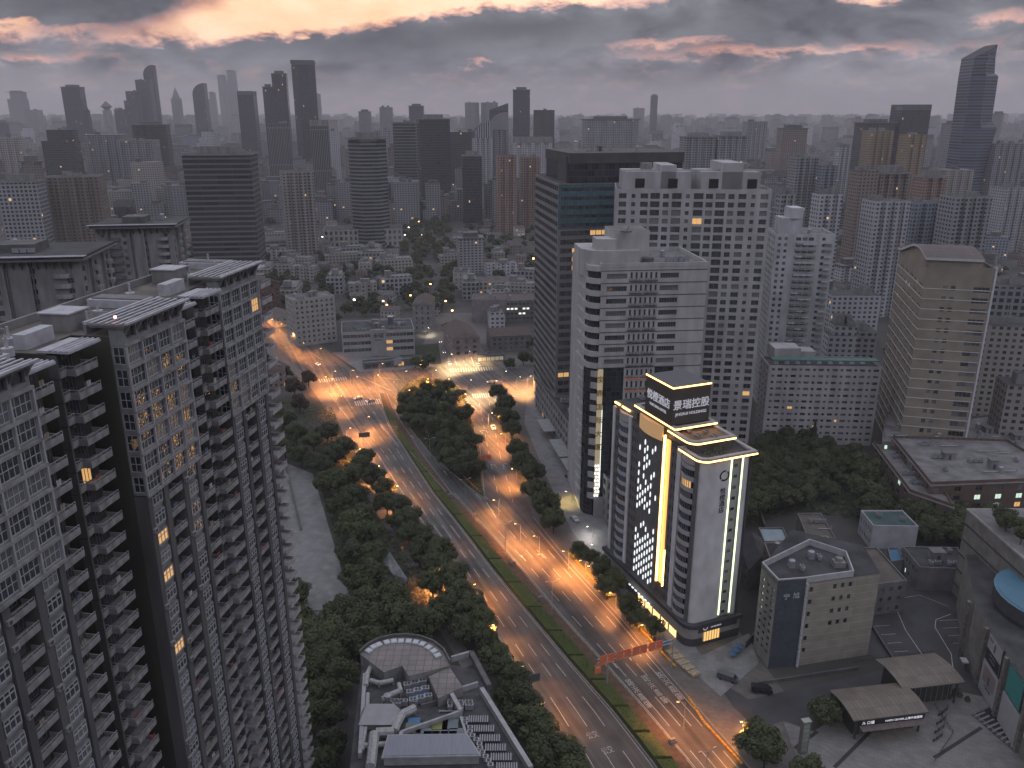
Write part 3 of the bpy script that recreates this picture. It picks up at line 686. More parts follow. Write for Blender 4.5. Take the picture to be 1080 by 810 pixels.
        for k in range(31):
            z = 96 - 3 * (k + 1)
            for pu in (.45, 4.45, 9.35):
                if rng.random() < .3: acs.append((ACT, (u0 + pu, y0 + .03, z + rng.uniform(.3, 1.2)), 0, [BALC, METAL_D]))
            if rng.random() < .3: cl.append((CLT, (u0 + 6.9 + rng.uniform(-1.3, 1.3), y0 + .45, z + .95), 0, [rng.choice(CLM)]))
        for k in range(39):
            z = 118 - 3 * (k + 1)
            if not last and rng.random() < .45: cl.append((CLT, (u0 + 25.6 + rng.uniform(-1.6, 1.6), y0 + 2.1, z + .95), 0, [rng.choice(CLM)]))
            if rng.random() < .3: cl.append((CLT, (u0 + 16.1 + rng.uniform(-1.4, 1.4), y0 + .95, z + .95), 0, [rng.choice(CLM)]))
            ya = y0 + 2.6; dA = 1.9 if mi != 3 else 3.1
            balcs.append((balcony_tpl(4.0, dA), (u0 + 16.1, ya - .02, z), 0, [BALC if not last else PALEB, RAIL]))
            if rng.random() < .8: wins.append((win_tpl(1.5, 2.2, 2), (u0 + 15.2, ya - .03, z + .25), 0, [WARM if rng.random() < .02 else rng.choice((GLASS, GLASS_W)), GREY_FR]))
            wins.append((win_tpl(1.3, 2.2, 2), (u0 + 17.0, ya - .03, z + .25), 0, [rng.choice((GLASS, GLASS_W, GLASS_P)), GREY_FR]))
            yb_ = y0 + 4.2
            if last: continue
            balcs.append((balcony_tpl(4.2, 2.3), (u0 + 25.6, yb_ - .02, z), 0, [BALC, RAIL])); balcs.append((balcony_tpl(1.5, 1.1), (u0 + 22.76, yb_ - .02, z), 0, [BALC, RAIL]))
            wins.append((win_tpl(1.8, 2.2, 3), (u0 + 25.2, yb_ - .03, z + .25), 0, [WARM if rng.random() < .02 else rng.choice((GLASS, GLASS, GLASS_W)), GREY_FR]))
            wins.append((win_tpl(.9, 1.6, 2), (u0 + 22.9, yb_ - .03, z + .8), 0, [rng.choice((GLASS, GLASS_W)), WHITE_FR]))
            slabs.box(u0 + 22.0, u0 + 22.25, yb_ - 1.2, yb_ - .02, z, z + 2.9, 2, False)
        # roof of the balcony strips: pale flat canopies
        for (a, b, yy, dd) in ((14.0, 18.4, 2.6, 2.4), (22.0, 28.0, 4.2, 3.0)):
            if last and a > 20: continue
            top.box(u0 + a, u0 + b, y0 + yy - dd, y0 + yy + 1.2, 118.2, 118.5, 1)
            for k in range(4): top.box(u0 + a - .1, u0 + b + .1, y0 + yy - dd + .2 + k * .7, y0 + yy - dd + .4 + k * .7, 118.52, 118.62, 1)
        # roof-top: long pale plant boxes, low walls
        top.box(u0 + 14.5, u0 + 18, y0 + 5.4, y0 + 15, 118.15, 119.3, 1); top.box(u0 + 15, u0 + 17.5, y0 + 5.9, y0 + 14.5, 119.32, 119.5, 2)
        if not last: top.box(u0 + 23, u0 + 28, y0 + 7.4, y0 + 9.0, 118.15, 120.0, 1)
        top.box(u0 + .3, u0 + 13.5, y0 + 5.2, y0 + 5.5, 118.15, 119.4, 0)
        top.box(u0 + 1, u0 + 5, y0 + 8, y0 + 12, 118.15, 120.4, 0); top.box(u0 + .8, u0 + 5.2, y0 + 7.8, y0 + 12.2, 120.42, 120.6, 1)
    top.box(-61, 49, 16.6, 17.0, 118.15, 119.2, 0)
    core.build('wall', [OLIVE], root); bay.build('glazed_bay', [SPAN], root); pier.build('pier', [PIER, SPAN], root)
    slabs.build('floor_ledge', [BALC, RAIL, PIER], root); top.build('roof_canopy', [CONC, SLAT, ROOF_G], root); roofs.build('roof', [mat('brown_roof_screed', (0.13, 0.115, 0.105), .9, .35, .3)], root)
    emit(root, 'cooling_unit', acs, 70); emit(root, 'laundry', cl, 70)
    emit(root, 'window', wins, 100); emit(root, 'bay_window', bays, 100); emit(root, 'balcony', balcs, 100)
    # roof gear standing on the slab
    rr = random.Random(3)
    for (u, y) in ((3, 6.8), (9, 9.5), (20.5, 12), (36, 11), (40, 8.5), (-6, 11), (-10, 8), (48, 14), (-20, 9)):
        b = MB(); b.cyl(0, 0, 0, 1.0, .7, n=10); b.cyl(0, 0, 1.0, 2.4, .16, n=6); b.build('roof_ventilator', SLAT, root, (u, y, 118.15))
    for (u, y) in ((7.5, 7), (31.5 + 3, 9), (-3, 14), (16.5, 3.2)):
        b = MB(); b.tube((0, 0, 0), (0, 0, 1.2), .07); b.tube((0, 0, 1.2), (0, 5.5, 1.2), .07); b.tube((0, 5.5, 1.2), (0, 5.5, 0), .07); b.build('roof_pipe', METAL, root, (u, y, 118.15))
    b = MB(); b.cyl(0, 0, 0, .5, .05, n=6, m=0); b.cyl(0, 0, .5, .75, .16, n=8, m=1); b.build('warning_light', [METAL, emat('red_beacon', (1.0, .25, .2), 14)], root, (-.2, .6, 120.1))
left_slab()

def finned_tower(name, label, y, px0, px1, z1, rz, seed):
    """neighbouring tower: stained concrete, rounded balcony stacks, pipe shafts, wide overhanging roof"""
    x0, _ = ZX(px0, 300, y); x1, _ = ZX(px1, 300, y); w = (x1 - x0) * .8; d = w * .75; cx, cy = (x0 + x1) / 2, y + d / 2
    root = empty(name, (cx, cy, 0), label, 'apartment block', 'concrete towers behind the long slab', rz)
    b = MB(); wins = []; bal = []; rng = random.Random(seed); C_ = CONC
    sp = dict(n=7, w=.3, h=.4, fh=3.0, top=1.5, ml=.5, mr=.5, rec=.3, rng=rng, pat=lambda i, j, n: 0 if i in (1, 3, 5) else (.34, .5, .28))
    wallgrid(b, (-w/2, -d/2), (w/2, -d/2), 0, z1, sp, wins); wallgrid(b, (w/2, -d/2), (w/2, d/2), 0, z1, dict(sp, n=5, rng=rng), wins)
    b.face([(w/2, d/2, 0), (-w/2, d/2, 0), (-w/2, d/2, z1), (w/2, d/2, z1)]); b.face([(-w/2, d/2, 0), (-w/2, -d/2, 0), (-w/2, -d/2, z1), (-w/2, d/2, z1)])
    b.build('wall', [C_], root)
    s = MB()
    for fx in (-.36, -.07, .12): s.box(w * fx - .35, w * fx + .35, -d/2 - .6, -d/2 - .01, 0, z1 - .5, 0, False); s.box(w * fx + .8, w * fx + 1.1, -d/2 - .45, -d/2 - .01, 0, z1 - .5, 1, False)
    for fy in (-.2, .2): s.box(w/2 + .01, w/2 + .9, d * fy - .4, d * fy + .4, 0, z1 - .5, 0, False)
    s.build('pier', [CONC, CONC_D], root)
    def curved(L, D):
        k = ('cb', L, D)
        if k not in _T:
            q = MB(); pts = [(-L/2 + L * i / 6, -D * math.sin(math.pi * (.15 + .7 * i / 6))) for i in range(7)]; pts = [(-L/2, 0)] + pts + [(L/2, 0)]
            q.prism(pts, 0, 1.1, 0, bottom=True); _T[k] = q
        return _T[k]
    nf = int(z1 / 3)
    for k in range(1, nf):
        z = z1 - 2 - 3 * k
        if z < 3: break
        bal.append((curved(4.6, 1.7), (w * .36, -d/2 - .02, z), 0, [BALC])); bal.append((curved(4.2, 1.4), (w/2 + .02, -d * .05, z), math.pi/2, [BALC])); bal.append((curved(4.2, 1.6), (-w * .26, -d/2 - .02, z), 0, [CONC_D])); bal.append((curved(4.0, 1.6), (w/2 + .02, d * .38, z), math.pi/2, [BALC]))
    emit(root, 'window', wins, 60); emit(root, 'balcony', bal, 70)
    t = MB(); t.box(-w/2 - 2.4, w/2 + 2.4, -d/2 - 2.4, d/2 + 2.4, z1, z1 + .5, 0); t.box(-w/2 - 1.6, w/2 + 1.6, -d/2 - 1.6, d/2 + 1.6, z1 + .5, z1 + 1.2, 1)
    for i in range(int(w / 2.2)):
        xx = -w/2 + 1 + i * 2.2; t.face([(xx, -d/2 - .02, z1 - 2.6), (xx, -d/2 - 2.3, z1 - .02), (xx, -d/2 - .02, z1 - .02)], 0); t.face([(xx + .3, -d/2 - .02, z1 - 2.6), (xx + .3, -d/2 - .02, z1 - .02), (xx + .3, -d/2 - 2.3, z1 - .02)], 0); t.face([(xx, -d/2 - .02, z1 - 2.6), (xx + .3, -d/2 - .02, z1 - 2.6), (xx + .3, -d/2 - 2.3, z1 - .02), (xx, -d/2 - 2.3, z1 - .02)], 0)
    for i in range(5): t.box(-w/2 - 2.5, w/2 + 2.5, -d/2 - 2.4 + i * .55, -d/2 - 2.1 + i * .55, z1 + 1.3, z1 + 1.42, 2)
    t.box(-w * .2, w * .1, -d * .2, d * .2, z1 + 1.2, z1 + 3.6, 0)
    t.build('roof', [CONC_D, ROOF_D, SLAT], root); roofgear(root, rect(0, 0, w * .8, d * .8), z1 + 1.2, seed, 3, 0)
finned_tower('apartment_tower', 'stained concrete tower with an overhanging roof, at the left edge behind the long slab', 235, -75, 92, 104.5, math.radians(8), 11)
finned_tower('apartment_tower', 'stained concrete apartment tower with an overhanging dark roof, beside the dark banded office slab', 330, 98, 192, 101.5, math.radians(8), 12)

# ------------------------------------------------------------------ the lit hotel by the road
K = (50.3, 201.0); HR = math.atan2(-.925, .381) + math.pi     # local +x runs from the near corner to the far end
def hotel():
    # local frame: x = along the road away from the camera (s), outward towards the road = -y mirrored; use rz of the long side seen from the road
    rz = math.atan2(-.925, .381)                  # A->B from far end to near corner, outward (road side) on the right
    L, D, H = 47.5, 16.3, 57.0
    O = (K[0] - .381 * L, K[1] + .925 * L)
    root = empty('hotel_tower', (O[0], O[1], 0), 'lit white and charcoal hotel tower with gold light strips and a roof sign box', 'hotel', None, rz)
    X = lambda s: L - s                            # s measured from the near corner
    WHT = mat('white_stone_cladding', (0.62, 0.61, 0.63), 0.6, 0.16, 0.3, vscale=(1, 1, .6)); CHAR = tilemat('charcoal_cladding', (0.13, 0.128, 0.132), (0.05, 0.05, 0.05), 1.2, 1.6, 0.55)
    GOLD = emat('gold_light_strip', (1.0, 0.50, 0.13), 8.0); GOLDH = emat('gold_light_band', (1.0, 0.46, 0.13), 1.5); LED = emat('white_light_capsule', (0.92, 0.97, 1.0), 1.2); GREENW = emat('green_white_light_strip', (0.80, 1.0, 0.50), 2.6)
    z0 = 7.0
    body = MB(); wins = []; rng = random.Random(2)
    # charcoal body with small window pairs beside the bays
    def seg(s0, s1, kind, y=0.0):
        A, B = (X(s1), y), (X(s0), y); LL = s1 - s0
        if kind == 'char': wallgrid(body, A, B, z0, H, dict(n=max(1, round(LL / 1.6)), w=.36, h=.5, sill=.2, fh=3.25, top=1.2, ml=.15, mr=.15, rec=.12, nx=1, frame=DARK_FR, glass=(GLASS,), rng=rng), wins, 0)
        elif kind == 'plain': body.face([(*A, z0), (*B, z0), (*B, H), (*A, H)], 0, [(0, z0), (LL, z0), (LL, H), (0, H)])
    seg(1.2, 3.2, 'plain'); seg(11.3, 14.4, 'char'); seg(14.4, 18.8, 'plain', .9); seg(18.8, 32, 'plain'); seg(32, 36.2, 'char'); seg(43.9, 46.4, 'char')
    body.face([(X(14.4), 0, z0), (X(14.4), .9, z0), (X(14.4), .9, H), (X(14.4), 0, H)], 0); body.face([(X(18.8), .9, z0), (X(18.8), 0, z0), (X(18.8), 0, H), (X(18.8), .9, H)], 0)
    body.face([(X(0), D, z0), (X(47.5), D, z0), (X(47.5), D, H), (X(0), D, H)], 0); body.face([(0, D, z0), (0, 0.6, z0), (0, .6, H), (0, D, H)], 0)
    body.build('wall', [CHAR], root)
    # white piers, the rounded white end wall and its panel of recessed dark windows between the light strips
    w = MB(); w.box(X(11.3), X(9.3), -.35, .3, z0, H + .4, 0); w.box(X(37.8), X(36.3), -.35, .3, z0, H + .4, 0); w.box(X(47.6), X(46.3), -.35, .6, z0, H + .4, 0)
    R_ = 2.2; arc = [(L - R_ + R_ * math.sin(a), R_ - R_ * math.cos(a)) for a in [math.pi/2 * i / 8 for i in range(9)]]
    pts = [(L - R_ - 0.0, .0)] + arc[1:]
    u = 0
    for a, b in zip(pts, pts[1:]):
        w.face([(*a, z0), (*b, z0), (*b, H), (*a, H)], 0, [(u, z0), (u + .4, z0), (u + .4, H), (u, H)]); u += .4
    w.face([(L, R_, z0), (L, 9.3, z0), (L, 9.3, H), (L, R_, H)], 0); w.face([(L, 13.4, z0), (L, 15.0, z0), (L, 15.0, H), (L, 13.4, H)], 0)
    w.face([(L, 15, z0), (L - 1.3, D, z0), (L - 1.3, D, H), (L, 15, H)], 0)
    w.build('end_wall', [WHT], root)
    e = MB(); ew = []
    wallgrid(e, (L - .35, 9.9), (L - .35, 12.8), z0, H, dict(n=1, w=.5, h=.3, sill=.3, fh=3.25, top=1, ml=.2, mr=.2, rec=.15, nx=1, frame=DARK_FR, glass=(GLASS, GLASS_P), rng=rng), ew, 0)
    for (ya, yb) in ((9.3, 9.9), (12.8, 13.4)): e.face([(L, ya, z0), (L - .35, ya if ya < 10 else yb, z0), (L - .35, ya if ya < 10 else yb, H), (L, ya, H)], 0) if False else e.box(L - .35, L - .02, ya, yb, z0, H, 0, False)
    e.build('recessed_window_strip', [mat('grey_stone_cladding', (0.34, 0.335, 0.34), .65, .12, .4)], root)
    wins += ew
    for (ya) in (9.35, 12.95):
        b = MB(); b.box(L - .01, L + .12, ya, ya + .42, z0 + 1, H - .5, 0); b.build('light_strip', [GREENW], root)
    # bowed window bays: stacked grey spandrels and ribbon windows
    for (s0, s1, k) in ((3.2, 9.3, 0), (37.8, 43.9, 1)):
        b = MB(); n = 8; cc = [(X(s1) + (s1 - s0) * i / n, -.9 * math.sin(math.pi * i / n) - .05) for i in range(n + 1)]
        fh = 3.3; j = 0; z = z0
        while z < H - 1:
            for (za, zb, off) in ((z, z + 1.25, 0),):
                b.prism(cc + [(X(s0), .2), (X(s1), .2)], za, min(zb, H), 0, bottom=True)
            z += fh
        b.prism([(p[0], p[1]) for p in cc] + [(X(s0), .2), (X(s1), .2)], H - 2.2, H + .3, 0, bottom=True)
        b.build('bowed_bay', [mat('grey_bay_panel', (0.36, 0.355, 0.37), .7, .12, .4)], root)
        z = z0 + 1.25; fl = 0
        while z < H - 3.2:
            g = MB()
            for i in range(1, n - 1 + 0):
                p, q = cc[i], cc[i + 1]; p = (p[0], p[1] + .25); q = (q[0], q[1] + .25)
                g.face([(*p, z), (*q, z), (*q, z + 2.05), (*p, z + 2.05)], 0)
            for i in range(1, n, 1):
                p = cc[i]; g.box(p[0] - .05, p[0] + .05, p[1] + .12, p[1] + .3, z, z + 2.05, 1, False)
            lit = (k == 0 and fl == 12)
            gg = WARM if lit else rng.choice((GLASSB, GLASSB, GLASS_P, GLASS))
            o = g.build('window', [gg, GREY_FR], root); z += fh; fl += 1
    # light capsules scattered over the central charcoal panel, thickening downwards
    def capsule(b, s, z, h, y=-.02):
        x = X(s); wd = .34; pts = [(-wd, .45), (0, 0), (wd, .45), (wd, h - .45), (0, h), (-wd, h - .45)]
        b.face([(x + p[0], y - .16, z + p[1]) for p in pts], 0)
        for i in range(6):
            p, q = pts[i], pts[(i + 1) % 6]; b.face([(x + p[0], y, z + p[1]), (x + q[0], y, z + q[1]), (x + q[0], y - .16, z + q[1]), (x + p[0], y - .16, z + p[1])], 0)
    caps = []
    for c, s in enumerate([31.0, 29.6, 28.2, 26.8, 25.4, 24.0, 22.6, 21.2]):
        for r in range(18):
            z = z0 + .4 + r * 2.75 + (1.3 if c % 2 else 0)
            f = (z - z0) / (H - z0); p = 1.0 if f < .27 else (1.0 - 0.35 * f) * (.95 if c in (0,) else .78 if c in (2, 3, 4, 5) else .35)
            if c == 0 and f > .27: p = .85
            if rng.random() < p and z < H - 3: caps.append((s, z))
    k = MB(); wd = .24; h = 1.8; pp = [(-wd, .45), (0, 0), (wd, .45), (wd, h - .45), (0, h), (-wd, h - .45)]
    k.face([(p[0], -.16, p[1]) for p in pp], 0)
    for i in range(6):
        p, q = pp[i], pp[(i + 1) % 6]; k.face([(p[0], 0, p[1]), (q[0], 0, q[1]), (q[0], -.16, q[1]), (p[0], -.16, p[1])], 0)
    emit(root, 'light_capsule', [(k, (X(s_), -.02, z), 0, [LED]) for s_, z in caps], 100)
    # gold vertical slot
    b = MB(); b.box(X(18.6), X(18.2), -.15, .5, z0 + 4, H + 1, 0); b.build('light_strip', [GOLD], root)
    b = MB(); b.box(X(17.9), X(16.3), .55, .88, z0 + 4, H, 0); b.build('light_panel', [GOLDH], root)
    b = MB(); b.box(X(15.2), X(14.9), -.1, .5, z0 + 4, z0 + 16, 0); b.build('light_strip', [GOLD], root)
    # podium: rounded dark base with lit shopfront
    pr = 3.2; base = [(L + 1.0 - pr + pr * math.sin(a), -1.2 + pr - pr * math.cos(a)) for a in [math.pi/2 * i / 8 for i in range(9)]]
    fp = [(-.8, -1.2)] + base + [(L + 1.0, D + .3), (-.8, D + .3)]
    b = MB(); b.prism(fp, 0, 2.6, 1); b.prism(fp, 2.6, 6.0, 0); b.prism([(p[0], p[1]) for p in inset(fp, -.5)], 6.0, 7.2, 1, mt=2, bottom=True); b.build('podium', [mat('podium_stone', (0.30, 0.29, 0.28), .6, .15, .4), METAL_D, ROOF_D], root)
    WARMB = emat('shopfront_glow', (1.0, .62, .26), 2.2)
    for i in range(5):
        b = MB(); b.box(0, 3.6, -.12, 0, .3, 2.7, 0); b.box(0, 3.6, -.16, -.12, 2.7, 2.9, 1)
        for k in range(5): b.box(k * .9 - .04, k * .9 + .04, -.17, -.12, .3, 2.7, 1)
        b.build('shop_window', [WARMB, METAL_D], root, (L - 8 - i * 4.4, -1.22, 0))
    b = MB(); b.box(L + 1.02, L + 1.12, 4.2, 9.8, 1.2, 4.3, 0)
    for k in range(7): b.box(L + 1.12, L + 1.2, 4.2 + k * .9, 4.32 + k * .9, 1.2, 4.3, 1)
    b.build('shop_window', [emat('lobby_glow', (1.0, .6, .2), 1.0), METAL_D], root)
    b = MB(); b.box(L + 1.03, L + 1.2, 2.4, 15.5, 4.35, 7.15, 0, True); b.build('sign_band', [METAL_D], root)
    # canopy light row along the pavement
    for i in range(7):
        b = MB(); b.box(-.5, .5, -.6, -.2, 3.1, 3.3, 0); b.build('canopy_light', [LED], root, (L - 19 - i * 1.9, -1.3, 0))
    # roof levels
    r = MB(); r.prism([(0, 0), (X(18.8), 0), (X(18.8), .9), (X(14.4), .9), (X(14.4), 0), (L - R_, 0)] + arc[1:] + [(L, 15), (L - 1.3, D), (0, D)], H - .4, H, 0); r.build('roof', [ROOF_D], root)
    def tray(pts, z, h=1.0, ov=.9, led=True, name='roof_terrace', floor=ROOF_D, skip=()):
        o = inset(pts, -ov); i_ = inset(pts, .35); b = MB(); n = len(pts)
        for k in range(n):
            j = (k + 1) % n
            b.face([(*o[k], z), (*o[j], z), (*o[j], z + h), (*o[k], z + h)], 0); b.face([(*o[k], z + h), (*o[j], z + h), (*i_[j], z + h), (*i_[k], z + h)], 0); b.face([(*i_[j], z + .3), (*i_[k], z + .3), (*i_[k], z + h), (*i_[j], z + h)], 0)
        b.face([(p[0], p[1], z + .3) for p in i_], 1); b.face([(p[0], p[1], z) for p in reversed(o)], 0)
        b.build(name, [mat('pale_roof_edge', (.34, .33, .33), .7, .15, .5), floor], root)
        if led:
            e = MB(); oo = inset(pts, -ov - .06)
            for k in range(n):
                if k in skip: continue
                j = (k + 1) % n
                e.face([(*oo[k], z - .02), (*oo[j], z - .02), (*oo[j], z + .38), (*oo[k], z + .38)], 0); e.face([(*o[j], z - .02), (*o[k], z - .02), (*oo[k], z - .02), (*oo[j], z - .02)], 0) ; e.face([(*o[k], z + .38), (*oo[k], z + .38), (*oo[j], z + .38), (*o[j], z + .38)], 0)
            e.build('light_strip', [GOLD], root)
    t1 = [(X(9), 0), (L - R_, 0)] + arc[1:] + [(L, D), (X(9), D)]
    tray(t1, H + .02, skip=(len(t1) - 1, len(t1) - 2))
    a2 = [(X(5.5) - 2 + 2 * math.sin(a), .5 + 2 - 2 * math.cos(a)) for a in [math.pi/2 * i / 5 for i in range(6)]]
    t2 = [(X(15.5), .5)] + a2 + [(X(5.5), 13), (X(15.5), 13)]
    b = MB(); b.prism(inset(t2, .6), H + .3, H + 3.0, 0); b.build('terrace_wall', [CHAR], root); tray(t2, H + 3.0, .9, skip=(len(t2) - 1, len(t2) - 2), floor=mat('timber_deck', (.20, .13, .08), .7, .3, 1.0, vscale=(1, 6, 1)))
    t3 = [(X(34), .6), (X(14), .6), (X(14), 12.8), (X(34), 12.8)]
    b = MB(); b.prism(inset(t3, .8), H + .01, H + 4.4, 0); b.build('terrace_wall', [CHAR], root); tray(t3, H + 4.4, .7, skip=(2, 3))
    b = MB(); b.prism([(X(47), .3), (X(34.2), .3), (X(34.2), 15), (X(47), 15)], H + .01, H + 2.2, 0, 1); b.build('roof_plinth', [CHAR, ROOF_D], root)
    for (sa, sb) in ((46.6, 43.6), (42, 37.4)):
        b = MB(); b.box(X(sa), X(sb), -.5, -.1, H + 1.7, H + 2.1, 0); b.build('light_strip', [GOLD], root)
    # bowed crown over the capsule panel
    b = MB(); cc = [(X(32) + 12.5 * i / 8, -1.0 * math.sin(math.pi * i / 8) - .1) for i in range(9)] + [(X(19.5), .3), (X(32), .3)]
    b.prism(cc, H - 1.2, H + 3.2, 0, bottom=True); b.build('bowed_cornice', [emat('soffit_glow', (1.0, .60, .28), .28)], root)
    # roof sign box
    cx0, cx1, cy0, cy1, zc0, zc1 = X(29), X(15), -.4, 12.0, H + 5.2, H + 16.2
    b = MB(); b.box(cx0, cx1, cy0, cy1, zc0, zc1, 0); b.box(cx0 + .3, cx1 - .3, cy0 + .3, cy1 - .3, zc1 + .01, zc1 + .12, 1); b.build('sign_box', [mat('dark_bronze_panel', (.075, .062, .055), .6, .15, .3), mat('ribbed_dark_roof', (.10, .10, .11), .6, .2, .8, vscale=(6, 1, 1))], root)
    b = MB(); b.box(cx0 - .1, cx1 + .1, cy0 - .14, cy0 - .02, zc1 - .25, zc1 + .1, 0); b.build('light_strip', [GOLD], root); b = MB(); b.box(cx1 + .02, cx1 + .14, cy0, cy1 + .1, zc1 - .25, zc1 + .1, 0); b.build('light_strip', [GOLD], root)
    LT = emat('sign_letter_glow', (.86, .86, .95), .30)
    text('景瑞控股', 3.0, LT, root, (cx1 + .15, (cy0 + cy1) / 2, zc0 + 5.6), (math.pi/2, 0, math.pi/2), .12)
    text('JINGRUI HOLDINGS', 1.15, LT, root, (cx1 + .15, (cy0 + cy1) / 2, zc0 + 3.0), (math.pi/2, 0, math.pi/2), .08)
    text('悦樘酒店', 3.0, LT, root, ((cx0 + cx1) / 2, cy0 - .12, zc0 + 5.6), (math.pi/2, 0, 0), .12); text('YUETANG HOTEL', 1.1, LT, root, ((cx0 + cx1) / 2, cy0 - .12, zc0 + 3.0), (math.pi/2, 0, 0), .08)
    BLK = mat('black_sign_metal', (.015, .015, .017), .5, .1, 1)
    text('悦\n樘\n酒\n店', 1.9, BLK, root, (L + .05, 7.4, H - 12.5), (math.pi/2, 0, math.pi/2), .06)
    ring = MB(); N = 28
    for i in range(N):
        if i in (4, 5, 17): continue
        a, b_ = 2*math.pi*i/N, 2*math.pi*(i+1)/N
        for (r0, r1) in ((1.15, 1.6),): ring.face([(L + .1, 7.5 + r0*math.cos(a), H - 5 + r0*math.sin(a)), (L + .1, 7.5 + r1*math.cos(a), H - 5 + r1*math.sin(a)), (L + .1, 7.5 + r1*math.cos(b_), H - 5 + r1*math.sin(b_)), (L + .1, 7.5 + r0*math.cos(b_), H - 5 + r0*math.sin(b_))])
    ring.build('ring_emblem', [BLK], root)
    text('悦樘酒店', .95, LT, root, (L + 1.25, 8.2, 5.7), (math.pi/2, 0, math.pi/2), .05)
    ring = MB()
    for i in range(20):
        if i in (3, 4): continue
        a, b_ = 2*math.pi*i/20, 2*math.pi*(i+1)/20; ring.face([(L + 1.26, 4.6 + .5*math.cos(a), 5.7 + .5*math.sin(a)), (L + 1.26, 4.6 + .8*math.cos(a), 5.7 + .8*math.sin(a)), (L + 1.26, 4.6 + .8*math.cos(b_), 5.7 + .8*math.sin(b_)), (L + 1.26, 4.6 + .5*math.cos(b_), 5.7 + .5*math.sin(b_))])
    ring.build('ring_emblem', [LT], root)
    # terrace furniture
    rr = random.Random(9)
    for i in range(9):
        x, y = rr.uniform(X(4.6), L - 2), rr.uniform(2.5, D - 2); b = MB(); b.cyl(0, 0, 0, .7, .35, n=8, m=0); b.cyl(0, 0, .7, 1.5, .55, .2, n=7, m=1); b.build('terrace_planter', [CONC, mat('planter_leaf', (.05, .07, .03), .9, .4, 3)], root, (x, y, H + .34))
    for i in range(4): b = MB(); b.box(-.9, .9, -.45, .45, .35, .75, 0); b.box(-.9, .9, .3, .5, .75, 1.1, 0); b.build('terrace_seat', [CONC], root, (X(12.5) + i * 2.0, 4 + (i % 2) * 4, H + 3.35))
    b = MB(); b.tube((0, 0, 0), (0, 0, 1.4), .05); b.tube((0, 0, 1.4), (7, 0, 1.4), .05); b.tube((7, 0, 1.4), (7, 0, 0), .05); b.tube((0, 0, 1.4), (0, 4, 1.4), .05); b.build('terrace_pergola', [METAL], root, (X(13.5), 3, H + 3.35))
    roofgear(root, [(X(46), 2), (X(36), 2), (X(36), 14), (X(46), 14)], H + 2.22, 4, 4, 0)
    wx = emit(root, 'window', wins, 100)
    # unseen lamps added off the facade to brighten the end wall and terraces
    c, s = math.cos(rz), math.sin(rz)
    for (x, y, z, col, pw) in ((L + 11, 5.5, 20, (1, .97, .97), 15000), (L + 11, 11.5, 42, (1, .97, .94), 15000), (L + 9, -6, 30, (1, .95, .94), 8000), (X(10), 3.5, H + 5.5, (1, .6, .25), 260), (X(12), 8, H + 5.5, (1, .6, .25), 260), (X(40), -3, 8, (1, .9, .8), 200)):
        lamp((x, y, z), col, pw, .4, root, 'fill_light')
GLASSB = glassmat('blue_bay_glass', (0.05, 0.075, 0.13), .12)
hotel()

